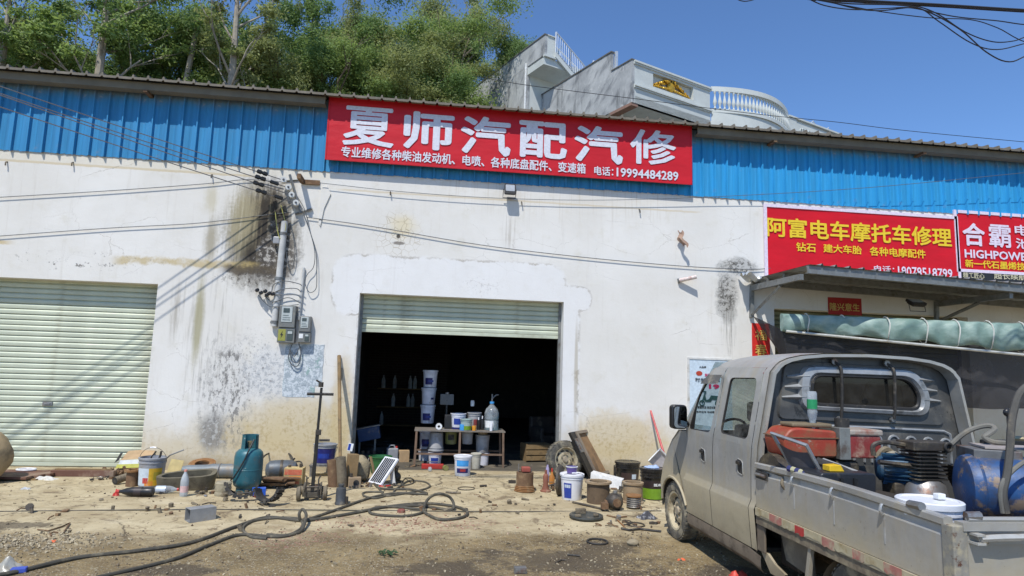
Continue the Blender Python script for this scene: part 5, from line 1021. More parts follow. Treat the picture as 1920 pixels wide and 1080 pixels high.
MB().tube(catmull([(x3+.20, -.03, zb+.01), (x3+.24, -.05, zb+.07), (x3+.31, -.03, zb+.06), (x3+.36, -.06, zb-.0)], 5), .022, 6).build('elbow_pipe', M_DUSTYIRON, t); MB().tube([(x3+.33, -.08, zb-.09), (x3+.34, -.09, zb-.2), (x3+.36, -.12, zb-.3)], .022, 6).build('black_hose', M_BLACKRUB, t)
for i in range(3): MB().tube(catmull([(.0+.05*i, -.05, .30), (-.05+.04*i, -.09, .22), (.1, -.12, .12+.03*i), (.3, -.14, .18), (.42, -.12, .10+.03*i)], 5), .013, 5).build('pipe_line', M_DUSTYIRON, t)
# upturned bottle in the tank
q = tl(1524, 803, -1.55); s = .0044; t = thing('water_bottle', 'clear plastic bottle with a green label standing upside down on the engine', 'bottle', (q.x, q.y, q.z))
MB().lathe([(.014, 0), (.014, .025), (.020, .04), (.034, .10), (.036, .13), (.033, .14), (.036, .15), (.036, .26), (.030, .275), (.0, .27)], 16).build('bottle', M_CLEARPL, t); MB().lathe([(.037, .145), (.037, .215)], 16).build('label', flat('green_label', (.02, .27, .10), .4), t); MB().cyl(.017, .0, .02, 10).build('cap', M_WHITEPL, t)
# folding chair frame with striped cloth
t = thing('folding_chair', 'folded camp chair with grey metal frame on the truck bed beside the engine', 'chair', tl(1447, 812, -1.72)); O = V(t.location)
A_, B_, C_, D_ = (tl(1447, 812, -1.72)-O, tl(1512, 835, -1.95)-O, tl(1488, 880, -1.72)-O, tl(1545, 897, -1.95)-O)
MB().tube([C_, A_, B_, D_], .014, 6).build('frame', mat('dull_aluminium', (.32, .33, .34), .4, .6, amt=.25), t)
MB().grid(lambda u, v: tuple(A_.lerp(C_, .22+.42*v).lerp(B_.lerp(D_, .22+.42*v), u)+V((0, .01, -.07*math.sin(math.pi*u)*(.4+v)))), 8, 8).build('cloth', mat('striped_grey_cloth', (.07, .065, .075), .9, amt=.3), t)
t2 = tl(1478, 878, -1.80)-O; t3 = tl(1545, 900, -2.05)-O; d_ = t3-t2
for i in range(9): MB().tube([t2+d_*(i/9), t2+d_*((i+.98)/9)], .022, 8).build('armrest_sleeve', flat('blue_sleeve', (.03, .035, .12), .7) if i % 2 == 0 else flat('yellow_sleeve', (.42, .40, .25), .7), t)
t4 = tl(1532, 866, -1.78)-O; t5 = tl(1612, 893, -2.0)-O; MB().tube([t4, t4.lerp(t5, .5), t5], .035, 9).build('rolled_cloth', M_BLACKRUB, t); t6 = tl(1543, 862, -1.80)-O; t7 = tl(1608, 886, -2.0)-O; MB().tube([t6, t7], .014, 6).build('striped_bar', mat('pale_striped_bar', (.34, .34, .33), .6), t)
# black tool crate with yellow catches
a = tl(1545, 925, -2.12); b = tl(1638, 888, -2.12); t = thing('tool_crate', 'black plastic tool crate with yellow catches in the middle of the truck bed', 'crate', (a.x, T0.y-2.12, FZ)); hh = b.z-FZ; ww = b.x-a.x
mb = MB(); mb.prism(soft([(0, 0), (ww, 0), (ww+.02, hh), (-.02, hh)], .03), 0, .35); mb.build('crate', mat('navy_black_plastic', (.012, .015, .022), .4, amt=.2), t, smooth=30, bevel=.008)
for x in (.35, .62): MB().box(ww*x-.012, ww*x+.012, -.012, -.001, .02, hh-.03).build('rib', M_BLACKPL, t, smooth=0)
MB().box(-.015, ww+.015, -.014, -.002, hh*.55, hh*.62).build('rim', M_BLACKPL, t, smooth=0); MY = flat('yellow_plastic', (.75, .48, .02), .4)
MB().prism([(ww*.22, hh+.002), (ww*.52, hh+.002), (ww*.45, hh+.045), (ww*.22, hh+.04)], .05, .13).build('catch', MY, t, smooth=0, bevel=.004); MB().box(ww+.005, ww+.035, -.03, .02, hh*.1, hh*.6).build('catch', MY, t, smooth=0, bevel=.004)
# electric motor with blue fins
q = tl(1683, 880, -1.75); t = thing('electric_motor', 'small dark blue finned electric motor in front of the cab back wall', 'motor', (q.x, q.y, FZ)); hz_ = q.z-FZ
mb = MB().at(0, 0, hz_, 90, 0, 62); mb.lathe([(0, -.14), (.06, -.14), (.085, -.12), (.09, -.10), (.09, .12), (.07, .14), (0, .14)], 20); mb.build('body', mat('dirty_blue_motor', (.018, .075, .14), .5, .2, (.09, .08, .065), .45, 9), t)
mb = MB()
for i in range(20): mb.at(0, 0, hz_, 90, 0, 62); mb.M = mb.M @ Matrix.Rotation(2*math.pi*i/20, 4, 'Z'); mb.box(.088, .112, -.004, .004, -.10, .12)
mb.build('cooling_fins', mat('dirty_blue_motor', (0, 0, 0)), t, smooth=0); MB().at(0, 0, hz_, 90, 0, 62).cyl(.022, .13, .19, 10).build('shaft', M_STEEL, t); MB().box(-.08, .08, -.07, .07, 0, hz_-.085).build('foot', M_CASTIRON, t, smooth=0, bevel=.01)
# compressor pump
q = tl(1733, 905, -1.85); t = thing('compressor_pump', 'finned air compressor pump on a bell-shaped crankcase in the truck bed', 'pump', (q.x, q.y, FZ)); k_ = 1.0; qz = tl(1733, 835, -1.85).z-FZ
MB().lathe([(.17, 0), (.165, .08), (.13, qz*.50), (.10, qz*.56)], 18, caps=True).build('crankcase', M_STEEL, t)
for i in range(8): z = qz*.57+i*qz*.048; MB().at(0, 0, z).prism(rrect(.25, .19, .03, 2), 0, .008, 'z').build('fin', mat('dark_fin', (.05, .048, .045), .5, .5, amt=.4), t, smooth=0)
MB().box(-.07, .07, -.055, .055, qz*.55, qz*.93).box(-.14, .15, -.09, .09, qz*.94, qz*1.06).build('cylinder_head', M_CASTIRON, t, smooth=0, bevel=.008); MB().at(.12, -.10, qz*1.0, 90).torus(.028, .010, 12, 6).build('inlet', M_BLACKRUB, t)
MB().tube(catmull([(-.14, 0, qz*1.0), (-.28, .02, qz*1.03), (-.36, .03, qz*.98), (-.36, .03, qz*.85)], 4), .017, 7).tube([(-.36, -.02, qz*.78), (-.05, -.02, qz*.72)], .018, 5).build('intake_pipe', M_CASTIRON, t)
for i in range(9): MB().at(.24+.012*i, -.02, qz*.55-.022*i+.03, 0, 52).prism(rrect(.20, .17, .03, 2), 0, .007, 'z').build('fin', mat('dark_fin', (0, 0, 0)), t, smooth=0)
# receiver tank
a = tl(1790, 905, -2.12); t = thing('air_tank', 'blue chipped horizontal compressor tank at the right of the truck bed', 'tank', (a.x, a.y, FZ), -24); zc = a.z-FZ+.0; R_ = .215
M_BT = mat('chipped_blue_tank', (.018, .085, .24), .5, .1, (.06, .05, .045), .75, 4, spots=((.24, .18, .13), .75, 6))
MB().at(0, 0, zc-.02, 0, 90).lathe([(0, .02), (R_*.6, .025), (R_*.93, .05), (R_, .09), (R_, .92), (R_*.8, .99), (0, 1.02)], 28).build('vessel', M_BT, t); MB().at(.10, 0, zc-.02, 0, 90).lathe([(R_+.001, 0), (R_+.006, .008), (R_+.001, .016)], 28).build('weld_seam', M_BT, t)
MB().at(.42, 0, zc-.02, 0, 90).lathe([(R_+.001, 0), (R_+.008, .012), (R_+.001, .024)], 28).build('weld_seam', M_BT, t); MB().at(.43, -.05, zc+R_-.03).cyl(.035, 0, .10, 12).build('outlet', M_BT, t)
MB().at(.43, -.05, zc+R_+.07).cyl(.02, 0, .04, 8).tube([(-.10, 0, .03), (.08, 0, .03)], .018, 7).build('brass_valve', mat('dull_brass', (.36, .30, .17), .4, .6), t)
a = tl(1797, 872, -2.05); b = tl(1862, 838, -2.05); MB().box(a.x-t.location.x, b.x-t.location.x, .03-.1, .25, a.z-FZ, b.z-FZ).build('belt_guard', mat('rusted_galvanised_box', (.20, .205, .20), .5, .5, RUST, .45, 7), t, smooth=0, bevel=.004)
MB().box(.18, 1.0, -.02, .26, b.z-FZ+.005, b.z-FZ+.018).build('pressed_plate', mat('dusty_plate', (.34, .30, .28), .7), t, smooth=0)
MB().box(.1, .14, -.15, .15, 0, zc-.15).box(.75, .79, -.15, .15, 0, zc-.15).build('foot', M_CASTIRON, t, smooth=0)
M_HOSE = mat('dusty_grey_hose', (.15, .145, .125), .7, amt=.35); M_HOSED = mat('dusty_dark_hose', (.075, .072, .065), .75, amt=.4)
def hose(nm, lab, P, r, m, cat='hose', k=7): o = MB().tube([q-P[0] for q in catmull(P, k)], r, 8).build(nm, m, None, loc=P[0]); return tag(o, lab, cat)
hose('air_hose', 'grey air hose looping from the pump over to the tank valve', [tl(x, y, l) for x, y, l in ((1770, 850, -1.9), (1785, 832, -1.9), (1815, 808, -1.95), (1850, 798, -2.0), (1865, 804, -2.05), (1852, 815, -2.08), (1846, 820, -2.08), (1860, 828, -2.1), (1890, 831, -2.12))], .018, M_HOSE)
hose('standing_hose', 'dark thick hose rising upright in front of the blue tank', [tl(x, y, -2.5) for x, y in ((1886, 962), (1881, 925), (1888, 890), (1893, 850), (1896, 800), (1902, 765), (1912, 738), (1930, 722), (1955, 718))], .022, M_HOSED)
hose('lying_hose', 'thinner hose leaning on the front of the blue tank', [tl(x, y, -2.5) for x, y in ((1880, 962), (1876, 930), (1880, 905), (1896, 885), (1918, 868), (1945, 858))], .014, M_HOSE)
q = tl(1892, 822, -2.0); t = thing('gear_lever', 'black lever with a knob standing behind the blue tank', 'lever', q); MB().tube([(0, 0, -.1), (.0, 0, .16)], .008, 6).build('rod', M_BLACKPL, t); MB().at(0, 0, .18).ball(.03, .022, .03, 10, 6).build('knob', M_BLACKPL, t); MB().at(.05, 0, -.03).box(-.27, .3, -.02, .02, -.05, .02).build('base', M_BLACKPL, t, smooth=0, bevel=.01)
# white bucket at the tailgate
q = tl(1748, 950, -2.90)

def clutter(nm, lab, cat, P, parts, rz=0):
    t = thing(nm, lab, cat, (P.x, P.y, FZ), rz)
    for pn, kind, a, m in parts: (MB().box(*a) if kind == 'b' else MB().at(*a[:6]).cyl(*a[6:])).build(pn, m, t, smooth=30, bevel=.008 if kind == 'b' else 0)
    return t
clutter('gearbox', 'dark oily gearbox casing lying behind the tool crate', 'gearbox', tl(1645, 900, -1.95), (('casing', 'b', (-.16, .12, -.1, .1, 0, .22), M_CASTIRON), ('cover', 'c', (-.02, -.11, .13, 90, 0, 0, .075, -.01, .03, 16), M_DUSTYIRON), ('flange', 'c', (.14, 0, .12, 0, 90, 0, .06, -.02, .05, 14), M_CASTIRON), ('neck', 'c', (-.08, 0, .22, 0, 0, 0, .035, 0, .07, 10), M_STEEL)), 12)
clutter('black_beam', 'black plastic beam slanting behind the bed side towards the white bucket', 'beam', tl(1672, 912, -2.42), (('beam', 'b', (-.18, .22, -.04, .04, .20, .27), M_BLACKPL), ('foot', 'b', (-.15, -.09, -.03, .03, 0, .20), M_BLACKPL)), -10)
clutter('gear_housing', 'small dusty gear housing under the red tank', 'gear housing', tl(1602, 876, -1.80), (('housing', 'c', (0, 0, .25, 90, 0, 15, .085, -.06, .06, 18), M_DUSTYIRON), ('hub', 'c', (0, -.06, .25, 90, 0, 15, .03, 0, .05, 10), M_STEEL), ('stand', 'b', (-.06, .06, -.05, .05, 0, .18), M_CASTIRON)))
# ================================================================== buckets (one builder for all of them)
def bucket(label, loc, h, rt, rb, m, lid=None, rim=None, bands=(), handle=None, group=None, rz=0, cat='bucket', open_=False, rx=0, ry=0):
    """bands: (z0, z1, a0, a1, material) printed patches; handle: None, 'up', 'down'"""
    t = thing('bucket', label, cat, loc, rz, group, rx, ry); rr = lambda z: rb+(rt-rb)*z/h
    MB().lathe([(0, 0), (rb*.97, 0), (rb, .008), (rr(h*.98), h*.98), (rt*.96, h*.98), (rb*.94, .012), (0, .012)] if open_ else [(0, 0), (rb*.97, 0), (rb, .008), (rr(h*.985), h*.985)], 26).build('body', m, t)
    rm = rim or m; MB().lathe([(rr(h*.80)+.001, h*.80), (rr(h*.80)+.007, h*.805), (rr(h*.84)+.007, h*.84), (rr(h*.84)+.001, h*.845)], 26).build('ridge', rm, t)
    if open_: MB().lathe([(rt*.955, h), (rt*.955, h*.985), (rt+.009, h*.93), (rt+.011, h*.99), (rt*.955, h)], 26).build('rim', rm, t)
    else:
        k = lid if lid not in (None, True) else rm; MB().lathe([(rt+.010, h*.90), (rt+.012, h*.985), (rt+.006, h), (rt*.93, h), (rt*.91, h*.985), (0, h*.985)], 26).build('lid', k, t)
    for z0, z1, a0, a1, bm in bands: MB().lathe([(rr(z0)+.0015, z0), (rr(z1)+.0015, z1)], 12, a0, a1).build('label_print', bm, t)
    if handle:
        P = [(rt*1.03*math.cos(rad(a)), 0, 0) for a in (0,)]; R_ = rt*1.06; pts = []
        for i in range(15):
            a = math.pi*i/14; y = math.sin(a)*R_*1.05; tilt = rad({'up': 80, 'down': -62, 'half': 25}[handle]); pts.append((R_*math.cos(a), -y*math.cos(tilt), h*.86+y*math.sin(tilt)))
        hd = MB().tube(pts, .0035, 5).build('handle', M_WIRE, t); MB().tube([pts[6], pts[7], pts[8]], .010, 6).build('grip', M_WHITEPL, hd)
    return t
F_BLUE = flat('blue_print', (.02, .05, .30), .4); F_LBLUE = flat('sky_blue_print', (.06, .33, .72), .4); F_YEL = flat('yellow_label', (.62, .38, .03), .4); F_GRN = flat('green_print', (.16, .30, .02), .4); F_REDP = flat('red_print', (.5, .04, .03), .4); F_NAVY = flat('navy_print', (.018, .02, .14), .4); F_ORA = flat('orange_print', (.7, .26, .04), .45); F_PALE = flat('pale_print', (.55, .62, .66), .45)
# the one at the tailgate of the truck
t = bucket('white plastic bucket with lid in the truck bed at the tailgate', (q.x, T0.y-2.88, FZ+.02), .34, .150, .13, M_WHITEPL, lid=M_WHITEPL); MB().box(.04, .085, -.02, .02, .34, .37).build('spout', M_PAPER, t, smooth=0, bevel=.004)
def G(px, py): p = g(px, py); return (p.x, p.y, gz(p.x, p.y))
def tall(px, pyb, npx): return npx/pm(pyb, px)
# ------------------------------------------------------------------ left group, from the left edge to the door
x, y, z = G(-52, 908); t = tag(MB().ball(.34, .30, .36, 22, 14, .10, 3).build('boulder', mat('tan_boulder', (.36, .27, .15), .95, 0, (.22, .17, .10), .5, 5, bump=.5), None, loc=(x, y+.1, z+.33)), 'big rounded tan boulder cut off by the left edge of the picture', 'boulder')
t = thing('shadow_caster_drum', 'unseen blue steel drum added just outside the left edge to cast a shadow on the yard', 'oil drum', (-4.85, -4.15, 0)); MB().lathe([(0, .0), (.285, .0), (.29, .02), (.285, .04), (.285, .28), (.295, .30), (.285, .32), (.285, .57), (.295, .59), (.285, .61), (.285, .85), (.29, .88), (.27, .87), (0, .865)], 28).build('drum', mat('blue_drum', (.03, .10, .25), .5, .1, RUST, .35), t); MB().at(.15, 0, .866).cyl(.03, 0, .012, 10).build('bung', M_STEEL, t)  # drum added out of view, only to throw a shadow into the yard
# brown boards
t = thing('wooden_board', 'brown plank board lying flat before the left roller door', 'board', G(30, 893), -3)
for i in range(4): MB().box(-.75, .55-.06*i, .22-.15*(i+1), .22-.15*i-.006, .02+.002*(i % 2), .055).build('plank', M_DARKWOOD, t, smooth=0, bevel=.003)
MB().box(-.7, .45, -.30, -.22, -.02, .018).build('batten', M_WOOD, t, smooth=0)
x, y, z = G(48, 890); tag(MB().at(0, 0, 0, 0, 0, 0, (1.3, 1, 1)).torus(.085, .014, 22, 6).build('white_ring', M_WHITEPL, None, loc=(x, y, z+.072)), 'white plastic ring lying on the brown board', 'ring')
def rag(nm, lab, cat, loc, rx_, ry_, h, m, sd=0, n_=14): return tag(MB().grid(lambda u, v: ((u-.5)*2*rx_*(.75+.35*noise.noise(V((v*3, sd, 1)))), (v-.5)*2*ry_*(.75+.35*noise.noise(V((u*3, sd, 5)))), h*(.45+.75*noise.noise(V((u*4+sd, v*4, sd))))*math.sin(math.pi*u)**.5*math.sin(math.pi*v)**.5), n_, n_).build(nm, m, None, smooth=60, loc=loc), lab, cat)
rag('rag', 'crumpled white rag in front of the brown board', 'rag', G(82, 899), .2, .09, .07, mat('dirty_white_cloth', (.62, .60, .55), .95), 3)
t = thing('timber_beam', 'red-brown timber lying along the foot of the left roller door', 'beam', G(158, 893), 0); MB().box(-.42, .40, -.05, .05, 0, .085).build('timber', M_DARKWOOD, t, smooth=0, bevel=.006); MB().box(-.38, .36, -.02, .05, .0855, .10).build('batten', M_WOOD, t, smooth=0)
mb = MB(); rn = random.Random(8)
for i in range(26): mb.at(rn.gauss(0, .09), rn.gauss(0, .05), rn.uniform(.01, .09), rn.uniform(0, 360), rn.uniform(0, 360), 0); mb.cbox(rn.uniform(.02, .09), rn.uniform(.02, .06), rn.uniform(.01, .04))
o = mb.build('scrap_heap', M_RUST, None, smooth=0, loc=G(213, 891)); o['kind'] = 'stuff'
x, y, z = G(252, 884); t = thing('cardboard_box', 'torn cardboard box with white and yellow sheets behind the grey oil bucket', 'box', (x, y+.05, z), 8)
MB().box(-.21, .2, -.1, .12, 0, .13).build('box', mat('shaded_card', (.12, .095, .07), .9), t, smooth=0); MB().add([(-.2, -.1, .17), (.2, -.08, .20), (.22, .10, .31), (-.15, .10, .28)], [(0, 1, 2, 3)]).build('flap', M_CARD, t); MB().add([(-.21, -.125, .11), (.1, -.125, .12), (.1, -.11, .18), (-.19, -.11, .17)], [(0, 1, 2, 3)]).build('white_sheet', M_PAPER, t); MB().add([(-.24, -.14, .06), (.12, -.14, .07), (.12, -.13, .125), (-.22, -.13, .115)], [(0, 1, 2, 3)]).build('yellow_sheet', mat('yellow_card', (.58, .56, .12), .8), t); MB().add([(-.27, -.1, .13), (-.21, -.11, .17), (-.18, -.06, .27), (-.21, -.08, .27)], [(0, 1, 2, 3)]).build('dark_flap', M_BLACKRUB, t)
x, y, z = G(322, 893); t = thing('cardboard_sheet', 'piece of yellowish cardboard leaning right of the grey oil bucket', 'cardboard', (x-.02, y+.1, z), 0); MB().at(0, 0, 0, -20, 8, 0).box(-.10, .08, 0, .008, 0, .22).build('sheet', mat('yellow_cardboard', (.5, .40, .18), .9), t, smooth=0)
def flanged(lab, loc, r, h, rf, m, mf=None, nm='pipe_stub', holes=8, cat='pipe part', foot=0):
    t = thing(nm, lab, cat, loc); prof = [(r, 0), (r, h-.02)]
    if foot: prof = [(r*1.15, 0), (r*1.15, .02), (r, .03)]+prof[1:]
    MB().lathe(prof+[(r*.82, h-.02), (r*.8, 0)], 24).build('barrel', m, t); MB().lathe([(r, h-.028), (rf, h-.024), (rf, h), (r*.80, h), (r*.80, h-.03)], 26).build('flange', mf or m, t)
    mb = MB()
    for i in range(holes): a = 2*math.pi*i/holes; mb.at((r+rf)/2*math.cos(a), (r+rf)/2*math.sin(a), 0).cyl(.006, h+.0005, h+.0025, 6)
    if holes: mb.build('bolt_holes', M_BLACKRUB, t)
    return t
flanged('brown rusty pipe stub with a thin flange left of the grey oil bucket', G(247, 911), .075, .21, .105, M_RUST, M_OCHRE)
x, y, z = G(228, 907); t = thing('pipe_elbow', 'dusty pipe elbow with a dark mouth lying left of the grey oil bucket', 'pipe part', (x, y, z+.06)); MB().tube(catmull([(.14, .02, .03), (.06, 0, .03), (-.02, -.04, .0), (-.05, -.09, -.01)], 5), [.05]*11+[.05]*5, 12, caps=False).build('elbow', M_DUSTYIRON, t); MB().frame((-.05, -.088, -.01), (-.4, -1, -.1)).cyl(.043, -.03, -.002, 12).build('mouth', M_BLACKRUB, t)
sc_ = pm(912, 283); t = bucket('grey oil bucket with a white and yellow label and wire handle', G(282, 912), 55/sc_, 23.5/sc_, 20.5/sc_, M_GREYPL, handle='up', open_=True, bands=((.03, .25, -150, -82, F_PALE), (.03, .25, -82, -20, F_YEL), (.06, .13, -110, -84, F_REDP), (.03, .09, -100, -60, F_ORA), (.10, .2, -60, -20, flat('olive_label', (.35, .30, .04), .45))))
x, y, z = G(282, 912); t = thing('scrap_rods', 'metal rods and scraps sticking out of the grey oil bucket', 'scrap', (x, y, z)); MB().tube([(.0, 0, .12), (.08, .02, .40), (.085, .02, .45)], .014, 6).build('rod', M_CASTIRON, t); MB().tube([(.05, .02, .25), (.2, .02, .40), (.36, .03, .47)], .010, 6).build('long_rod', M_GALV, t); MB().tube([(-.03, .0, .2), (-.02, -.01, .38), (.03, 0, .45)], .010, 6).build('bent_rod', M_CASTIRON, t)
def pet(lab, loc, L, r, rot, m, cap, band=None, fill=None, nm='plastic_bottle'):
    t = thing(nm, lab, 'bottle', loc); t.rotation_euler = tuple(rad(a) for a in rot)
    MB().lathe([(0, 0), (r*.85, 0), (r, L*.04), (r, L*.25), (r*.93, L*.30), (r, L*.35), (r, L*.58), (r*.75, L*.74), (r*.36, L*.88), (r*.34, L*.93)], 16).build('bottle', m, t); MB().cyl(r*.40, L*.925, L, 12).build('cap', cap, t)
    if band: MB().lathe([(r*1.01, L*band[0]), (r*1.01, L*band[1])], 16).build('label', band[2], t)
    return t
x, y, z = G(252, 931); pet('black plastic bottle with a red cloth stuffed in its neck, lying on the ground', (x+.21, y, z+.058), .42, .055, (0, -90, -2), M_BLACKPL, mat('red_cloth', (.5, .03, .03), .9), (.30, .5, flat('dark_label', (.04, .03, .03), .5))); rag('red_cloth', 'knot of red cloth at the neck of the lying black bottle', 'cloth', G(217, 929), .045, .04, .09, mat('red_cloth', (0, 0, 0)), 6, 8)
x, y, z = G(290, 927); pet('clear bottle with a blue and red label lying behind the black bottle', (x-.02, y+.06, z+.048), .27, .045, (0, 90, 4), M_CLEARPL, F_REDP, (.05, .45, flat('white_blue_label', (.55, .62, .72), .4)))
x, y, z = G(344, 930); pet('clear soda bottle with a white and red label standing upright on the ground', (x, y, z), .32, .047, (0, 0, 0), glass('milky_plastic', (.75, .76, .76), .2, .5), mat('pink_cap', (.62, .25, .2), .5), (.16, .40, flat('white_red_label', (.62, .42, .40), .4)))
# cast trough, flange ring, axle tube, concrete core
x, y, z = G(345, 920); t = thing('oil_sump', 'long cast oil sump lying open side up behind the upright soda bottle', 'oil sump', (x-.02, y+.12, z+.03), 12, rx=12)
mb = MB(); OA = [(-.36, -.05), (-.28, -.13), (-.05, -.15), (.22, -.15), (.34, -.10), (.36, .08), (.30, .14), (-.05, .13), (-.28, .06)]; OA = soft(OA, .05, 3); IN = [(a*.84, b*.74) for a, b in OA]
mb.ring([(a*.94, b*.9, .0) for a, b in OA], [(a, b, .15+.04*a) for a, b in OA]); mb.ring([(a, b, .15+.04*a) for a, b in OA], [(a, b, .175+.04*a) for a, b in OA]); mb.ring([(a, b, .175+.04*a) for a, b in OA], [(a, b, .172+.04*a) for a, b in IN]); mb.ring([(a, b, .172+.04*a) for a, b in IN], [(a*.9, b*.9, .04) for a, b in IN]); mb.ngon([(a*.9, b*.9, .04) for a, b in IN]); mb.build('casting', mat('dusty_olive_casting', (.15, .13, .085), .75, .1, (.07, .055, .04), .45, 7), t, smooth=35)
MB().ngon([(a*.93, b*.93, .06) for a, b in IN]).build('old_oil', mat('old_oil', (.012, .01, .008), .15, amt=0), t)
x, y = at(382, 866, -.27).x, -.27; flanged('orange rusty flange ring standing against the wall behind the axle tube', (x, y, at(382, 866, -.27).z-.24), .125, .24, .185, M_RUST, M_OCHRE, 'flange_ring', 10).rotation_euler = (rad(16), 0, 0)
x, y, z = G(392, 897); t = thing('axle_tube', 'long grey-blue steel axle tube lying left of the gas cylinder', 'axle tube', (x, y+.05, z+.10)); MB().at(0, 0, 0, 0, 90).lathe([(0, -.38), (.06, -.38), (.075, -.30), (.085, -.05), (.098, .02), (.10, .25), (.10, .35), (0, .35)], 18).build('tube', mat('grey_blue_tube', (.17, .20, .22), .55, .3, (.22, .19, .15), .45, 5), t); MB().at(.12, 0, 0, 0, 90).lathe([(.10, 0), (.108, .01), (.10, .02)], 18).build('weld', M_STEEL, t)
x, y, z = G(415, 929); tag(MB().lathe([(.095, 0), (.10, .03), (.092, .05), (.10, .08), (.094, .11), (.10, .15), (.08, .17), (0, .165)], 14).build('concrete_core', mat('rough_concrete', (.33, .29, .20), .95, 0, (.2, .16, .1), .5, 9, bump=.7, bs=30), None, loc=(x, y+.05, z)), 'short round concrete core left of the gas cylinder', 'concrete block')
# gas cylinder
x, y, z = G(462, 919); s = tall(462, 919, 104)/.70; t = thing('gas_cylinder', 'teal gas cylinder with a collar standing by the wall', 'gas cylinder', (x, y, z)); R_ = 26/pm(919, 462)
M_TEAL = mat('worn_teal_paint', (.020, .125, .155), .42, .1, (.13, .12, .10), .38, 6, spots=((.45, .42, .36), .12, 14)); H_ = .50*s
MB().lathe([(R_*.72, 0), (R_*.74, .03), (R_*.72, .04), (R_*.75, .05), (R_*.95, .085), (R_, .13), (R_, H_*.52), (R_*1.012, H_*.525), (R_*1.012, H_*.55), (R_, H_*.555), (R_, H_*.86), (R_*.94, H_*.96), (R_*.75, H_*1.03), (R_*.55, H_*1.06), (0, H_*1.07)], 30).build('vessel', M_TEAL, t)
MB().lathe([(R_*.60, H_*1.04), (R_*.57, H_*1.38), (R_*.59, H_*1.40), (R_*.52, H_*1.40), (R_*.54, H_*1.05)], 24, -30, 250).build('collar', M_TEAL, t); MB().at(0, 0, H_*1.05).cyl(.025, 0, .08, 10).at(0, 0, H_*1.18).cyl(.035, 0, .03, 8).build('valve', mat('dull_brass', (0, 0, 0)), t)
hose('gas_hose', 'black hose hanging down over the front of the teal gas cylinder', [V((x+R_*.4, y-R_*.55, z+H_*1.30)), V((x+R_*.2, y-R_*1.0, z+H_*1.05)), V((x-R_*.1, y-R_*1.12, z+H_*.75)), V((x-R_*.65, y-R_*1.0, z+H_*.4)), V((x-R_*.95, y-R_*.7, z+.15)), V((x-R_*.8, y-R_*1.2, z+.05)), V((x-R_*.1, y-R_*1.5, z+.02)), V((x+R_*.7, y-R_*1.4, z+.02))], .010, M_CABLE)
# black toothed drive pieces, blue box
def track(lab, loc, R_, w_, a0, a1, rot, nm='rubber_track'):
    t = thing(nm, lab, 'rubber part', loc); t.rotation_euler = tuple(rad(a) for a in rot); MB().lathe([(R_*.80, 0), (R_*.90, 0), (R_*.90, w_), (R_*.80, w_), (R_*.80, 0)], 24, a0, a1).build('band', M_BLACKRUB, t, smooth=30); i = 0; a = a0+4
    while a < a1-4: MB().at(0, 0, 0, 0, 0, a).prism([(R_*.895, -.022), (R_*1.0, -.018), (R_*1.0, .018), (R_*.895, .022)], .004, w_-.004, 'z').build('tooth', M_BLACKRUB, t, smooth=0); a += 19
    return t
x, y, z = G(450, 942); track('curved black toothed rubber piece lying before the gas cylinder', (x-.02, y+.14, z+.22), .21, .09, 185, 345, (78, 0, 12))
x, y, z = G(497, 948); track('black toothed plastic casing under the small blue box', (x+.04, y+.12, z+.19), .17, .14, 200, 372, (82, 8, -20))
x, y, z = G(485, 930); t = thing('blue_box', 'small bright blue switch box with red buttons lying before the gas cylinder', 'switch box', (x, y, z+.06), 14); MB().cbox(.16, .10, .09).build('case', flat('bright_blue_plastic', (.02, .10, .50), .4), t, smooth=0, bevel=.006); MB().at(-.03, -.07, -.03).ball(.03).build('button', F_REDP, t); MB().at(.02, -.075, -.02).ball(.022).build('button', F_REDP, t)
x, y, z = G(520, 905); t = thing('steel_flask', 'dull grey-blue gas flask lying behind the gas cylinder with hoses on top', 'gas flask', (x+.02, y+.12, z+.13)); MB().at(0, 0, .03, 0, 90, 8).lathe([(0, -.22), (.07, -.21), (.12, -.16), (.13, -.08), (.13, .12), (.10, .19), (.04, .22), (0, .22)], 20).build('vessel', mat('dull_blue_flask', (.10, .12, .14), .5, .3, (.16, .13, .1), .45, 6), t); MB().at(0, 0, .03, 0, 90, 8).lathe([(.131, -.02), (.136, 0), (.131, .02)], 20).build('band', M_CASTIRON, t)
P = [G(485, 900), G(490, 890), G(510, 880), G(535, 878), G(548, 890), G(555, 905)]; hose('rubber_hose', 'black hose arching over the lying grey-blue flask', [V(P[0])+V((0, 0, .1)), V(P[1])+V((0, .0, .24)), V(P[2])+V((0, -.1, .27)), V(P[3])+V((0, -.1, .26)), V(P[4])+V((0, -.1, .26)), V(P[5])+V((0, -.05, .1))], .013, M_BLACKRUB)
hose('rubber_hose', 'second thinner hose curling behind the red and yellow battery box', [V(G(540, 900))+V((0, 0, .24)), V(G(550, 895))+V((0, 0, .27)), V(G(546, 890))+V((0, 0, .18)), V(G(562, 895))+V((0, 0, .22)), V(G(568, 902))+V((0, 0, .12))], .011, M_BLACKRUB)
mb = MB(); rn = random.Random(3)
for i in range(7): mb.at(rn.gauss(0, .08), rn.gauss(0, .05), .02+.02*i, rn.uniform(-8, 8), rn.uniform(-8, 8), rn.uniform(-25, 25)); mb.box(-.2, .2, -.05, .05, 0, .018)
tag(mb.build('scrap_plates', M_RUST, None, smooth=0, loc=G(510, 915)), 'low pile of rusty plates between the gas cylinder and the battery box', 'scrap')
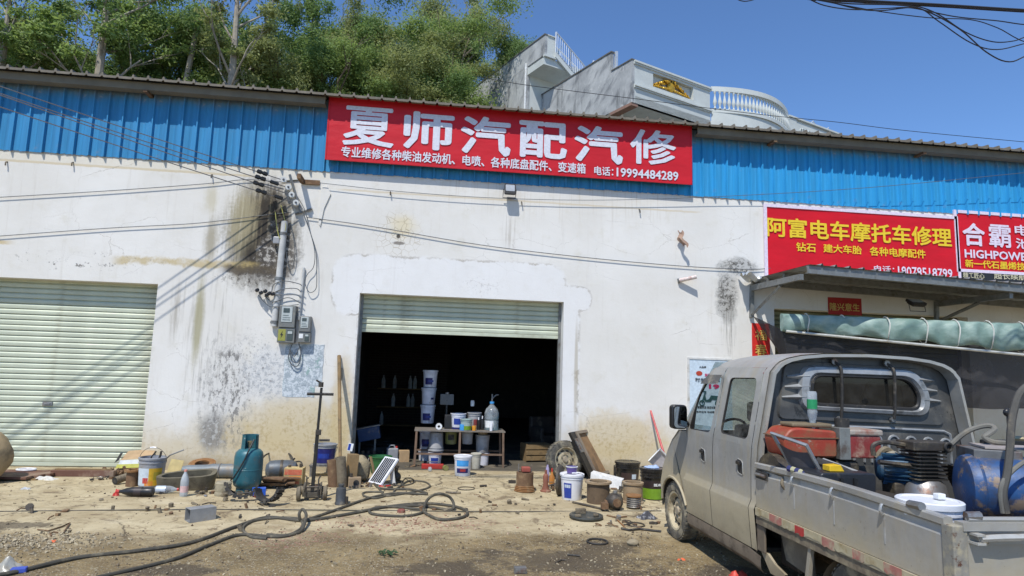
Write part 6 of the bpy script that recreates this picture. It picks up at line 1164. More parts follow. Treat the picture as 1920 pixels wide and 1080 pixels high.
x, y, z = G(550, 912); t = thing('battery_box', 'worn yellow and red battery carton standing behind the trolley jack', 'box', (x, y+.06, z), -4); MB().box(-.13, .12, -.08, .08, 0, .24).build('carton', mat('yellow_carton', (.50, .38, .17), .85, 0, (.40, .28, .16), .4), t, smooth=0, bevel=.004); MB().box(-.12, .11, -.084, -.081, .15, .22).box(-.10, .08, -.084, -.081, .03, .07).build('red_print', mat('worn_red_print', (.50, .10, .05), .7, 0, (.5, .38, .2), .45, 18), t, smooth=0); MB().box(-.06, .10, -.084, -.081, .085, .135).build('orange_print', F_ORA, t, smooth=0); MB().at(-.08, 0, .24).cyl(.02, 0, .03, 8).at(.07, 0, .24).cyl(.02, 0, .05, 8).build('terminal', M_CASTIRON, t)
# trolley jack with its tall handle
x, y, z = G(584, 938); t = thing('trolley_jack', 'dusty wheeled trolley jack with a tall black handle standing upright', 'jack', (x, y, z), 8); k_ = 1/pm(938, 584)
M_JK = mat('dusty_dark_jack', (.075, .065, .05), .7, .2, (.22, .18, .12), .5, 9)
for s in (-1, 1): MB().box(s*.10-.012, s*.10+.012, -.02, .42, .05, .15).build('side_plate', M_JK, t, smooth=0, bevel=.004)
MB().box(-.088, .088, -.03, .02, .04, .10).box(-.088, .088, .1, .4, .06, .10).build('frame', M_JK, t, smooth=0, bevel=.004)
for s in (-1, 1):
    w_ = MB().at(s*.155, .0, .085, 0, 90).lathe([(.02, -.025), (.072, -.025), (.085, -.015), (.085, .015), (.072, .025), (.02, .025)], 20).build('wheel', M_DUSTYIRON, t); MB().at(s*.155, 0, .085, 0, 90).cyl(.022, -.03, .03, 10).build('axle_cap', M_CASTIRON, w_); MB().at(s*.13, .42, .05, 0, 90).cyl(.05, -.02, .02, 16).build('front_wheel', M_DUSTYIRON, t)
MB().tube([(-.07, -.04, .08), (-.07, -.04, .26), (-.05, -.05, .28)], .010, 5).tube([(.07, -.04, .08), (.07, -.04, .26), (.09, -.03, .30)], .010, 5).tube([(-.07, -.045, .17), (.07, -.045, .17)], .009, 5).build('control_rod', M_CASTIRON, t)
htop = tall(584, 938, 225); MB().at(.0, .02, 0, 0, 1.2).box(-.022, .022, -.02, .02, .10, htop*.56).box(-.016, .016, -.015, .015, htop*.56, htop*.94).build('handle_post', mat('black_steel_post', (.025, .024, .023), .45, .4, amt=.25), t, smooth=0, bevel=.004); MB().at(.01, .02, 0, 0, 1.2).box(-.034, .034, -.03, .03, htop*.54, htop*.585).build('collar', M_CASTIRON, t, smooth=0, bevel=.006)
MB().tube([(-.14, .02, htop*.885), (.18, .02, htop*.885)], .018, 7).build('cross_grip', M_BLACKRUB, t); MB().tube([(.04, .02, htop*.495), (.17, .02, htop*.495)], .015, 7).build('side_grip', M_BLACKRUB, t); MB().at(.02, .02, htop*.945).cyl(.03, 0, .06, 10).tube([(.0, 0, .05), (-.06, -.02, .085)], .012, 5).build('top_clamp', M_CASTIRON, t)
# ------------------------------------------------------------------ between the jack and the door
x, y, z = at(608, 872, -.35).x, -.35, 0; st = thing('low_stand', 'low steel stand carrying the blue bucket by the wall', 'stand', (x, y, z)); MB().box(-.2, .2, -.12, .12, .15, .17).box(-.19, -.16, -.11, .11, 0, .15).box(.16, .19, -.11, .11, 0, .15).build('stand', M_STEEL, st, smooth=0)
s_ = pm(880, 608); t = bucket('blue-labelled grey bucket by the wall behind the trolley jack', (x, y, z+.17), 36/s_, 20/s_, 17/s_, M_GREYPL, open_=True, bands=((.03, .24, -165, -20, F_NAVY), (.10, .17, -120, -60, F_BLUE)), handle='down')
x, y, z = G(592, 862); t = thing('lever_bar', 'iron bar reaching out of the blue-labelled bucket', 'bar', (x+.2, y-.1, z+.42)); MB().tube([(-.18, 0, .12), (0, 0, .05), (.1, 0, -.1)], .014, 6).build('bar', M_STEEL, t)
a = g(638, 905); b = at(636, 667, -.03); tag(MB().tube([(0, 0, .05), ((b.x-a.x)*.5, (b.y-a.y)*.5, b.z*.5), (b.x-a.x, b.y-a.y, b.z)], [.022, .026, .03], 8).build('wooden_pole', M_WOOD, None, loc=a), 'tall brown wooden pole leaning on the wall left of the door', 'pole')
a = g(648, 880); b = at(640, 690, -.02); tag(MB().tube([(0, 0, .02), (b.x-a.x, b.y-a.y, b.z)], .018, 7).build('grey_pole', mat('grey_batten', (.24, .23, .19), .8, amt=.4), None, loc=a), 'thin grey pole leaning behind the brown wooden pole', 'pole')
x, y, z = G(632, 914); t = thing('pipe_sleeve', 'pair of upright dusty iron sleeves at the foot of the brown pole', 'pipe part', (x, y+.05, z))
for dx, hh, m in ((-.05, .36, M_RUST), (.06, .40, M_DUSTYIRON)): MB().at(dx, 0, 0, 0, -7).lathe([(.075, 0), (.072, hh), (.052, hh), (.052, hh-.08), (0, hh-.08)], 16).build('sleeve', m, t)
x, y, z = G(654, 912); t = thing('timber_post', 'short square wooden post standing by the door jamb', 'post', (x, y+.12, z), 20); MB().at(0, 0, 0, -3, 4).box(-.07, .07, -.07, .07, 0, .42).build('post', M_WOOD, t, smooth=0, bevel=.008)
x, y, z = G(650, 903); t = thing('paper_card', 'small white and blue card stuck on top of the short wooden post', 'card', (x+.0, y+.1, z+.415), 10); MB().at(0, 0, 0, -8, 10).box(-.035, .04, 0, .004, 0, .11).build('card', M_PAPER, t, smooth=0); MB().at(0, 0, 0, -8, 10).box(-.03, .005, -.002, -.0005, .01, .10).build('blue_print', F_BLUE, t, smooth=0)
x, y, z = G(672, 905); t = thing('stone_block', 'rough tan concrete lump before the door jamb', 'concrete block', (x, y+.12, z), 15); MB().at(0, 0, .17, 4, 3, 0, (.155, .15, .19)).ball(1, 1, 1, 14, 9, .22, 12).build('lump', mat('rough_tan_lump', (.30, .25, .155), .95, 0, (.13, .105, .07), .5, 8, bump=.8, bs=25), t, smooth=30); MB().at(0, 0, 0).tube([(.13, -.05, .35), (.17, -.08, .2), (.20, -.12, .02)], .02, 6).build('stick', M_WOOD, t)
x, y, z = G(664, 914); t = thing('bearing_block', 'small square rusty block with a round hole before the tan lump', 'bearing block', (x, y+.02, z), 8); MB().box(-.085, .085, -.05, .05, 0, .135).build('block', mat('tan_block', (.28, .20, .12), .85, amt=.5), t, smooth=0, bevel=.01); MB().at(.02, -.052, .065, 90).cyl(.04, -.002, .003, 14).build('hole', M_BLACKRUB, t); MB().at(-.05, 0, .135).cyl(.02, 0, .05, 8).build('stud', M_CASTIRON, t)
x, y, z = G(637, 947); t = thing('bottle_jack', 'dark grey bottle jack standing alone in front of the trolley jack', 'bottle jack', (x, y+.05, z)); MB().lathe([(.066, 0), (.066, .02), (.06, .03), (.06, .17), (.056, .19), (.03, .20), (.028, .22), (.034, .22), (.034, .235), (0, .235)], 20).build('body', mat('dark_grey_jack', (.065, .07, .075), .5, .3, amt=.35), t); MB().at(.07, 0, 0).cyl(.02, 0, .09, 8).build('pump', M_CASTIRON, t)
s_ = pm(886, 712); x, y, z = G(712, 886); bucket('small green bucket just inside the door behind the solar panel', (x, y, z), 31/s_, 21/s_, 17/s_, mat('green_plastic', (.02, .14, .04), .45, amt=.3), open_=True, handle='down')
# solar panel on its stand
A_ = g(690, 906); t = thing('solar_panel', 'white framed solar panel propped up on the ground before the door', 'solar panel', (A_.x, A_.y, 0)); p = [g(690, 906), g(714, 912)]; top = at(722, 858, A_.y+.10); top2 = at(746, 863, A_.y+.02)
u = p[1]-p[0]; u.z = 0; w_ = top-p[0]; nrm = u.cross(w_).normalized(); 
if nrm.y > 0: nrm = -nrm
def pq(a, b, h): return u*a+w_*b+nrm*h+V((0, 0, .02))
mb = MB(); mb.add([pq(a, b, h) for h in (0, -.025) for a, b in ((0, 0), (1, 0), (1, 1), (0, 1))], [(0, 1, 2, 3), (4, 7, 6, 5), (0, 4, 5, 1), (1, 5, 6, 2), (2, 6, 7, 3), (3, 7, 4, 0)]); mb.build('frame', M_WHITEPL, t, smooth=0)
for i in range(6):
    a0 = .10+.80*i/6; a1 = a0+.80/6-.032; MB().add([pq(a0, .05, .002), pq(a1, .05, .002), pq(a1, .95, .002), pq(a0, .95, .002)], [(0, 1, 2, 3)]).build('solar_cell', flat('black_cell', (.012, .014, .022), .2), t)
MB().add([pq(.6, .7, -.03), pq(.95, .7, -.03), pq(1.3, .03, -.24), pq(.9, .03, -.24)], [(0, 1, 2, 3)]).build('stand', M_PAPER, t, smooth=0); MB().at(*(pq(1.05, .02, -.06))).cbox(.16, .10, .035).build('red_base', F_REDP, t, smooth=0, bevel=.006)
x, y, z = G(742, 905); t = thing('water_pump', 'small dark pump behind the solar panel', 'pump', (x, y+.05, z)); MB().at(0, 0, .07).ball(.07, .07, .075, 14, 9).build('body', M_CASTIRON, t); MB().at(.0, 0, .13).cyl(.025, 0, .10, 10).at(.0, 0, .2).cyl(.035, 0, .02, 10).build('outlet', M_CASTIRON, t); MB().box(-.07, .07, -.05, .05, 0, .02).build('foot', M_RUST, t, smooth=0)
# hoses over the yard
def gh(pts, lift): return [g(px, py, r_) if r_ else V((*g(px, py)[:2], gz(*g(px, py)[:2])+lift)) for px, py, r_ in [(p + (0,))[:3] for p in pts]]
M_YH = mat('dusty_yard_hose', (.060, .055, .042), .75, 0, (.19, .165, .11), .4, 10); M_YH2 = mat('dusty_thin_hose', (.075, .07, .052), .75, 0, (.2, .17, .12), .4, 10)
def yhose(lab, pts, r, m=M_YH, k=7): P = gh(pts, r*.9); o = MB().tube([q-P[0] for q in catmull(P, k)], r, 8).build('yard_hose', m, None, loc=P[0]); return tag(o, lab, 'hose', 'hoses across the yard')
yhose('thick dark hose running from the lower left corner to the big loops in mid yard', [(-30, 1085), (40, 1072), (140, 1050), (260, 1035), (360, 1018), (440, 990), (500, 972), (560, 978), (605, 975), (660, 966), (720, 955), (790, 947), (840, 949), (870, 957), (876, 967), (860, 975), (825, 977), (796, 964), (797, 945, .06), (808, 931, .14), (825, 926, .19), (843, 932, .14), (851, 946, .06), (846, 958), (825, 956), (790, 952), (740, 953)], .0175)
yhose('thick dark hose crossing from the bottom edge through the standing loop', [(180, 1090), (250, 1072), (330, 1050), (400, 1020), (450, 1003), (520, 1007), (560, 1000), (570, 985, .04), (574, 965, .09), (567, 955, .12), (561, 964, .08), (566, 978), (590, 972), (630, 958), (690, 938), (740, 928), (800, 928), (770, 920), (715, 918), (700, 907)], .016)
yhose('flat loop of thick hose in the middle of the yard', [(795, 958), (790, 965), (765, 970), (730, 970), (700, 967), (692, 962), (700, 957), (730, 954), (770, 957), (800, 960)], .016)
yhose('thinner hose snaking round the foot of the solar panel', [(700, 905), (712, 920), (722, 932), (745, 930), (775, 924), (800, 917), (806, 912), (795, 905), (770, 903), (757, 908), (740, 921), (735, 928), (705, 937), (685, 933), (680, 928), (690, 925), (720, 925)], .013, M_YH2)
yhose('small thin hose loop behind the solar panel', [(752, 908), (760, 898), (770, 897, .08), (776, 902), (774, 907), (760, 911), (740, 911)], .010, M_YH2)
yhose('coil of hose at the lower left of the big loops', [(500, 1010), (470, 1006), (455, 992), (475, 978), (520, 973), (560, 975), (566, 990), (540, 1004), (500, 1003)], .015, M_YH2)
x, y, z = G(752, 962); t = thing('red_plug', 'small dull red plug lying inside the hose loop', 'plug', (x, y, z)); MB().lathe([(.045, 0), (.045, .03), (.03, .038), (0, .038)], 14).build('cap', mat('dull_red_cap', (.22, .06, .045), .7), t)
P = gh([(-20, 960), (200, 958), (420, 957), (700, 959), (940, 960), (1240, 958)], .006); tag(MB().tube([q-P[0] for q in catmull(P, 10)], .007, 5).build('yard_cable', M_YH2, None, loc=P[0]), 'long thin dark cord lying straight across the yard', 'cord')
# bits in the left yard
x, y, z = G(372, 977); t = thing('metal_channel', 'short grey metal box channel lying in the open yard', 'metal channel', (x, y+.05, z), 38); mb = MB(); mb.box(-.13, .13, -.075, -.070, 0, .13).box(-.13, .13, .070, .075, 0, .13).box(-.13, .13, -.069, .069, .125, .13).box(-.13, .13, -.069, .069, 0, .005); mb.build('channel', mat('grey_channel', (.33, .34, .35), .5, .5, (.3, .25, .18), .3), t, smooth=0)
x, y, z = G(58, 962); t = thing('bolt', 'dark bolt with a bent washer lying at the left of the yard', 'bolt', (x, y, z+.03)); MB().tube([(0, 0, .03), (.02, -.02, -.03)], .016, 7).build('shank', M_CASTIRON, t); MB().at(-.02, 0, .03, 70, 20).cyl(.04, -.008, .008, 8).build('head', M_CASTIRON, t)
P = gh([(70, 996), (90, 998), (115, 990), (131, 983), (118, 1002), (100, 1000), (93, 1003), (96, 1007)], .01); tag(MB().tube([q-P[0] for q in P], .007, 5).build('bent_wire', M_RUST, None, loc=P[0]), 'bent rusty wire hanger lying on the dirt at the left', 'wire')
rag('orange_peel', 'bright orange scrap on the dirt at the lower left', 'scrap', G(100, 1016), .04, .025, .03, flat('orange_scrap', (.7, .13, .04), .7), 5, 7)
x, y, z = G(36, 1072); t = thing('blue_scrap', 'blue plastic scrap at the bottom left corner', 'scrap', (x, y, z), 15); MB().box(-.055, .05, -.03, .03, 0, .04).build('cap', flat('cap_blue', (.05, .09, .42), .5), t, smooth=0, bevel=.008)
rag('plastic_bag', 'greyish translucent plastic bag at the bottom left corner', 'bag', G(8, 1066), .15, .12, .13, mat('greyish_plastic_bag', (.38, .37, .32), .3, 0, (.3, .26, .18), .4, 9), 9)
rag('plastic_bag', 'grey crumpled foil bag lying in the shade at the left', 'bag', G(48, 917), .07, .03, .04, mat('grey_foil_bag', (.42, .44, .46), .35), 2)
# ------------------------------------------------------------------ before and inside the door
x, y, z = G(867, 891); s_ = pm(891, 867); bucket('white bucket with a blue and red label standing alone in the door opening', (x, y, z), 37/s_, 16.5/s_, 14.5/s_, M_WHITEPL, lid=M_WHITEPL, bands=((.15, .24, -140, -50, F_LBLUE), (.05, .12, -138, -52, F_NAVY), (.07, .11, -112, -72, F_REDP)), rz=0)
ty = .62; A_ = at(776, 880, ty); zt_ = at(780, 806, ty).z; X0, X1 = at(776, 880, ty).x, at(943, 880, ty).x; DD = .5
t = thing('work_table', 'rusty angle-iron work table with a thin top just inside the door', 'table', ((X0+X1)/2, ty, 0)); O = V(t.location); W_ = (X1-X0)/2; M_TBL = mat('brown_table_frame', (.20, .13, .085), .7, .2, (.10, .06, .04), .4)
for sx in (-1, 1):
    for yy in (0, DD): MB().at(sx*W_, yy, 0, 0, -sx*1.5).box(-.017, .017, -.017, .017, 0, zt_-.02).build('leg', M_TBL, t, smooth=0)
MB().box(-.02, .015, -.015, .015, 0.05, zt_-.02).build('leg', M_TBL, t, smooth=0); MB().box(-W_+.01, W_-.01, -.01, .01, zt_*.33, zt_*.33+.03).build('front_rail', M_TBL, t, smooth=0); MB().box(-W_+.01, W_-.01, DD-.01, DD+.01, zt_*.33, zt_*.33+.03).build('rear_rail', M_TBL, t, smooth=0)
MB().box(-W_-.02, W_+.02, -.02, DD+.02, zt_-.02, zt_).build('top', mat('worn_table_top', (.16, .14, .12), .7), t, smooth=0)
M_WB = mat('dusty_white_bucket', (.70, .71, .78), .5, 0, (.25, .22, .18), .3, 6); M_GB = mat('dusty_grey_bucket', (.36, .36, .36), .6, 0, (.18, .15, .11), .4, 6)
def tb(lab, px, pyb, pyt, wpx, m, yy, bands=(), open_=False, grp=None, handle=None, z0=None, flip=False):
    b = at(px, pyb, yy); tp_ = at(px, pyt, yy); k = (at(px+10, pyb, yy).x-b.x)/10; h = tp_.z-b.z; zz = b.z if z0 is None else z0
    o = bucket(lab, (b.x, yy, zz), h, wpx*k/2, wpx*k/2*.88, m, lid=m, bands=[(z_*h, w__*h, a, c_, mm) for z_, w__, a, c_, mm in bands], open_=open_, group=grp, handle=handle)
    if flip: o.rotation_euler = (rad(180), 0, 0); o.location.z = zz+h
    return o
LB = ((.16, .55, -135, -70, F_NAVY), (.30, .42, -110, -60, F_BLUE))
yb = ty+DD+.3
tb('white bucket with a navy label, top of the stack behind the table', 806, 726, 694, 27, M_WB, yb, LB, grp='stacked white buckets'); tb('white bucket without visible label, second from the top of the stack behind the table', 803, 758, 727, 27, M_WB, yb, ((.3, .42, -70, -40, F_NAVY),), grp='stacked white buckets')
tb('white bucket with a navy label, third from the top of the stack behind the table', 801, 793, 759, 27, M_WB, yb, LB, grp='stacked white buckets'); tb('white bucket fourth from the top of the stack, seen under the table', 799, 842, 806, 27, M_WB, yb, LB, grp='stacked white buckets'); tb('lowest white bucket of the stack behind the table', 797, 878, 843, 27, M_WB, yb, (), grp='stacked white buckets')
ym = ty+.22; zT = zt_+.002
tb('grey-white upside-down bucket under the left half of the table', 817, 845, 810, 28, M_GB, ym, flip=True); tb('bucket with a blue label on the floor under the left half of the table', 815, 871, 847, 25, M_WB, ym, ((.2, .6, -130, -60, F_BLUE),), z0=.005)
tb('white bucket with navy base on the table', 859, 794, 765, 28, M_WB, ym+.1, ((.3, .7, -130, -70, F_BLUE), (.0, .12, -170, -10, F_NAVY)), z0=zT, handle='down', open_=True); tb('grey bucket with a red swirl on the table left of the water carboy', 889, 794, 763, 26, M_GB, ym+.15, ((.25, .6, -100, -50, flat('swirl_red', (.25, .05, .05), .5)),), z0=zT, open_=True)
tb('pale small bucket with a green band in front on the table', 874, 800, 779, 22, mat('pale_aqua_plastic', (.36, .46, .44), .45), ym-.12, ((.05, .4, -160, -20, F_GRN),), z0=zT, open_=True); tb('hanging grey pail under the middle of the table', 876, 832, 808, 21, M_GB, ym, open_=True, handle='down'); tb('grey bucket stacked on another under the right half of the table', 904, 848, 815, 26, M_GB, ym+.05, open_=True, handle='down'); tb('pale bucket on the floor under the right half of the table', 907, 872, 849, 18, M_WB, ym+.05, z0=.005)
tb('cream bucket on the floor behind the white bucket with the blue label', 892, 880, 851, 18, mat('cream_plastic', (.50, .48, .40), .5), ty-.12, z0=.003); tb('olive-yellow can under the middle of the table', 845, 832, 806, 24, mat('olive_yellow_tin', (.20, .21, .06), .5), ym+.1, ((.3, .7, -120, -60, M_BLACKRUB),)); tb('brown carton-filled pail on top of the stack under the right half of the table', 905, 815, 806, 20, M_CARD, ym+.05)
x = at(844, 793, ym+.12); t = thing('oil_can', 'dark angular oil can with a yellow side standing on the table', 'can', (x.x, ym+.12, zT)); MB().box(-.10, .10, -.06, .06, 0, .24).build('can', M_BLACKPL, t, smooth=0, bevel=.01); MB().box(.03, .10, -.062, -.0605, .02, .2).build('label', mat('olive_yellow_tin', (0, 0, 0)), t, smooth=0)
x = at(838, 757, ym+.25); t = thing('dark_monitor', 'small grey-framed screen standing behind the buckets on the table', 'screen', (x.x, ym+.3, at(838, 757, ym+.3).z-.02)); MB().box(-.12, .12, -.015, .015, 0, .19).build('screen', mat('grey_screen', (.10, .105, .11), .3, amt=.15), t, smooth=0, bevel=.006); MB().box(-.012, .012, -.0, .03, -.35, -.001).build('post', M_BLACKPL, t, smooth=0); MB().at(0, 0, .19).cyl(.035, .001, .03, 10).build('knob', M_STEEL, t)
b = at(921, 802, ym); k = .0087; t = thing('water_carboy', 'large blue-clear water carboy on the right end of the table', 'water bottle', (b.x, ym, zT)); hh = at(921, 754, ym).z-zT
MB().lathe([(0, 0), (.115, 0), (.125, .02), (.125, hh*.32), (.118, hh*.36), (.125, hh*.40), (.125, hh*.62), (.10, hh*.76), (.045, hh*.88), (.035, hh*.9), (.035, hh)], 22).build('bottle', glass('blue_clear_plastic', (.55, .74, .80), .08, .2), t); MB().cyl(.04, hh*.95, hh*1.02, 12).build('cap', F_LBLUE, t); MB().lathe([(.126, hh*.10), (.126, hh*.34)], 14, -150, -80).build('label', M_PAPER, t)
MB().tube([(0, 0, hh), (0, 0, hh+.14)], .012, 6).tube(catmull([(0, 0, hh+.05), (.06, 0, hh+.12), (.11, 0, hh+.13)], 4), .01, 5).build('hand_pump', M_STEEL, t)
for lab, px, w_, h_, m, yy in (('light blue cup on the front of the table', 867, .05, .10, F_LBLUE, ty+.06), ('orange cup on the front of the table', 889, .036, .08, flat('orange_cup', (.7, .3, .03), .4), ty+.06), ('thin white spray bottle at the right front of the table', 921, .028, .13, M_WHITEPL, ty+.04), ('dark bottle between the orange cup and the carboy', 897, .03, .17, M_BLACKPL, ty+.2), ('white round tin on top of the grey bucket', 884, .035, .10, M_PAPER, ty+.4), ('dark bottle with a white cap left of the carboy', 904, .03, .19, M_BLACKPL, ty+.22)):
    x = at(px, 800, yy).x; z_ = zT if 'tin' not in lab else at(884, 762, ym+.15).z+.005; t = thing('cup' if 'cup' in lab else 'bottle', lab, 'cup' if 'cup' in lab else ('tin' if 'tin' in lab else 'bottle'), (x, yy if 'tin' not in lab else ym+.15, z_)); MB().lathe([(0, 0), (w_*.9, 0), (w_, h_*.6), (w_*(1 if 'cup' in lab else .8), h_), (0, h_)], 14).build('body', m, t)
    if 'bottle' in lab: MB().cyl(w_*.35, h_, h_*1.25, 8).build('cap', M_WHITEPL, t)
x = at(823, 798, ty+.08); t = thing('tape_roll', 'white tape roll standing on edge at the left of the table', 'tape roll', (x.x, ty+.08, zT+.055)); MB().at(0, 0, 0, 90).lathe([(.022, -.02), (.054, -.02), (.054, .02), (.022, .02), (.022, -.02)], 18).build('roll', M_PAPER, t); 
x = at(833, 800, ty+.1); tag(MB().box(-.05, .06, -.03, .03, 0, .015).build('wrench', M_STEEL, None, smooth=0, bevel=.004, loc=(x.x+.02, ty+.05, zT)), 'flat bright tool lying on the table beside the tape roll', 'tool')
x, y, z = G(812, 880); t = thing('toolbox', 'long red toolbox on the floor before the table', 'toolbox', (x, y+.05, .003)); MB().box(-.19, .17, -.05, .06, 0, .075).build('box', M_RED, t, smooth=0, bevel=.008); MB().tube([(-.1, 0, .075), (-.1, 0, .11), (.08, 0, .11), (.08, 0, .075)], .008, 5).build('handle', M_STEEL, t)
x, y, z = G(835, 882); t = thing('tape_measure', 'small olive reel beside the red toolbox', 'reel', (x, y, z+.04), 20); MB().at(0, 0, 0, 90).cyl(.042, -.03, .03, 14).build('reel', mat('olive_yellow_tin', (0, 0, 0)), t)
x, y, z = G(806, 884); t = thing('bulb', 'clear round lamp glass lying before the red toolbox', 'glass', (x, y, z+.035)); MB().ball(.035, .035, .04, 12, 8).build('globe', M_CLEARPL, t); MB().cyl(.014, -.05, -.03, 8).build('socket', M_STEEL, t)
# deep inside the shop, left: tilted blue tray, shelf with bottles; right: chairs
b = at(690, 812, 1.4); t = thing('blue_tray', 'tilted dark blue metal tray on a stand inside the shop, left', 'tray', (b.x, 1.4, b.z)); MB().at(0, 0, 0, 0, -12).box(-.17, .21, -.12, .12, -.12, .10).build('tray', mat('deep_blue_steel', (.02, .06, .16), .5, amt=.3), t, smooth=0, bevel=.01); MB().at(0, 0, 0, 0, -12).box(-.2, .24, -.13, .13, .101, .12).build('rim', M_STEEL, t, smooth=0); MB().box(-.15, -.12, -.02, .02, -b.z+.01, -.12).build('stand', M_STEEL, t, smooth=0); MB().box(.12, .15, -.02, .02, -b.z+.01, -.1).build('stand', M_STEEL, t, smooth=0)
t = thing('wall_shelf', 'dark shelf against the brick partition deep in the shop', 'shelf', (-.55, 6.9, .3)); SHX = [at(710, 700, 6.9).x, at(792, 700, 6.9).x]; zs_ = [at(745, 728, 6.9).z, at(745, 762, 6.9).z, at(745, 796, 6.9).z]
for z_ in zs_: MB().box(SHX[0]+.55, SHX[1]+.55, -.12, .2, z_-.33, z_-.30).build('board', M_WOOD, t, smooth=0)
for i, (px, r_) in enumerate(((720, 0), (741, 0), (770, 0), (779, 0), (740, 1), (768, 1), (776, 1), (720, 2))):
    b = at(px, 700, 6.85); pet(('pale tube on the top shelf, leftmost', 'pale tube on the top shelf, second', 'pale tube on the top shelf, third', 'pale tube on the top shelf, rightmost', 'pale tube on the middle shelf, left', 'pale tube on the middle shelf, second', 'pale tube on the middle shelf, right', 'pale tube on the lowest shelf')[i], (b.x, 6.85, zs_[r_]), .34, .05, (0, 0, 0), M_PAPER, M_WHITEPL, nm='tube')
b = at(1025, 862, 2.6); t = thing('armchair', 'dark low armchair in the gloom inside the door, right', 'chair', (b.x, 2.6, .004), 20); MB().box(-.28, .28, -.25, .25, .15, .38).box(-.28, .28, .18, .30, .3, .72).box(-.30, -.2, -.25, .2, .3, .52).box(.2, .30, -.25, .2, .3, .52).build('upholstery', mat('brown_vinyl', (.06, .045, .038), .5, amt=.3), t, smooth=0, bevel=.03)
for sx in (-1, 1):
    for sy in (-1, 1): MB().at(sx*.24, sy*.2, 0).cyl(.018, 0, .15, 8).build('leg', M_STEEL, t)
x, y, z = G(755, 872); t = thing('carton', 'brown carton on the floor inside the shop left of the table', 'box', (at(757, 858, 1.2).x, 1.2, .004), 5); MB().box(-.09, .09, -.08, .08, 0, .19).build('carton', M_CARD, t, smooth=0); 
x = at(690, 850, .9); t = thing('engine_block', 'dark engine block on the floor inside the left door jamb', 'engine', (x.x, .9, .004)); MB().box(-.15, .15, -.12, .12, 0, .16).build('block', M_CASTIRON, t, smooth=0, bevel=.015)
for i in range(3): MB().at(-.09+.09*i, 0, .16).cyl(.032, 0, .05, 12).build('cylinder_sleeve', M_CASTIRON, t)
# ------------------------------------------------------------------ right group, from the door to the truck
x, y, z = G(985, 924); t = flanged('brown rusty drum with coils round its foot and a red part on top', (x, y+.08, z), .118, .26, .118, M_RUST, M_RUST, 'rusty_drum', 0, 'drum part')
for i in range(4): MB().at(0, 0, .015+.02*i).torus(.135-.006*i, .010, 24, 6).build('coil', M_OCHRE, t)
MB().box(-.05, .07, -.05, .05, .261, .33).build('red_top', mat('dull_red_part', (.30, .06, .04), .7, amt=.3), t, smooth=0, bevel=.012); MB().at(-.09, 0, .25).cyl(.006, 0, .12, 6).at(.09, 0, .25).cyl(.006, 0, .11, 6).build('stud', M_STEEL, t); MB().box(-.22, -.12, .02, .06, .10, .14).build('side_arm', M_CASTIRON, t, smooth=0)
x, y, z = G(975, 922); pet('tiny clear plastic cup lying before the rusty drum', (x, y-.02, z+.03), .09, .035, (60, 0, 20), M_CLEARPL, M_WHITEPL, nm='plastic_cup')
x, y, z = G(1024, 923); t = thing('screw_jack', 'small rust-red screw jack left of the spare tyre', 'jack', (x, y+.05, z)); MB().lathe([(.075, 0), (.075, .015), (.05, .03), (.035, .10), (.04, .20), (.03, .23), (.018, .24), (.018, .29), (0, .29)], 14).build('body', mat('rust_red_iron', (.22, .075, .045), .8, amt=.35), t); MB().box(.02, .11, -.015, .015, .12, .135).build('handle', M_OCHRE, t, smooth=0)
x, y, z = G(1036, 912); t = thing('oil_bottle', 'orange-brown squeeze bottle left of the spare tyre', 'bottle', (x, y+.06, z)); MB().lathe([(0, 0), (.04, 0), (.042, .12), (.02, .16), (.012, .2), (0, .2)], 14).build('bottle', mat('amber_plastic', (.45, .17, .02), .35), t); MB().cyl(.012, .2, .25, 8).build('nozzle', M_REDP if False else F_REDP, t)
x, y, z = G(1028, 905); t = thing('spray_can', 'slim purple-white can behind the screw jack', 'can', (x, y+.08, z)); MB().lathe([(0, 0), (.026, 0), (.026, .2), (.015, .23), (.015, .25), (0, .25)], 12).build('can', flat('lilac_print', (.35, .30, .45), .4), t)
# spare wheel leaning on the jamb
x, y, z = G(1060, 899); R_ = 35.5/pm(899, 1060); t = thing('spare_wheel', 'dusty spare wheel leaning beside the door jamb', 'wheel', (x, y+.06, z)); sp = wheel_parts(R_, .17, R_*.66, t); sp.location = (0, .05, R_*.985); sp.rotation_euler = (rad(82), 0, rad(14))
x, y, z = G(1094, 893); t = thing('worn_tyre', 'black bare tyre standing on edge behind the leaning drawer', 'tyre', (x, y+.12, z)); mb = MB(); tyre(mb, R_*.97, .17, R_*.6); o = mb.build('tyre', M_BLACKRUB, t, smooth=40); o.location = (0, 0, R_*.96); o.rotation_euler = (rad(80), 0, rad(62))
# leaning drawer / wooden panel
A_ = g(1128, 900); t = thing('leaning_panel', 'brown framed wooden panel leaning askew against the spare wheel', 'wooden panel', (A_.x, A_.y, 0)); b0, b1 = g(1118, 897), g(1140, 890); t0 = at(1078, 812, -.28); t1 = at(1093, 800, -.20); u = b1-b0; w_ = t0-b0; N_ = u.cross(w_).normalized()
if N_.y > 0: N_ = -N_
O = V(t.location)
def pp(a, b, h): return b0-O+u*a+w_*b+N_*h+V((0, 0, .02))
def slab(a0, a1, c0, c1, h0, h1): 
    P = [pp(a, b, h) for h in (h0, h1) for a, b in ((a0, c0), (a1, c0), (a1, c1), (a0, c1))]; return MB().add(P, [(0, 1, 2, 3), (4, 7, 6, 5), (0, 4, 5, 1), (1, 5, 6, 2), (2, 6, 7, 3), (3, 7, 4, 0)])
slab(-.1, 1.5, 0, 1, -.02, 0).build('board', mat('worn_brown_board', (.27, .16, .075), .7, 0, (.14, .09, .05), .45, 5), t, smooth=0)
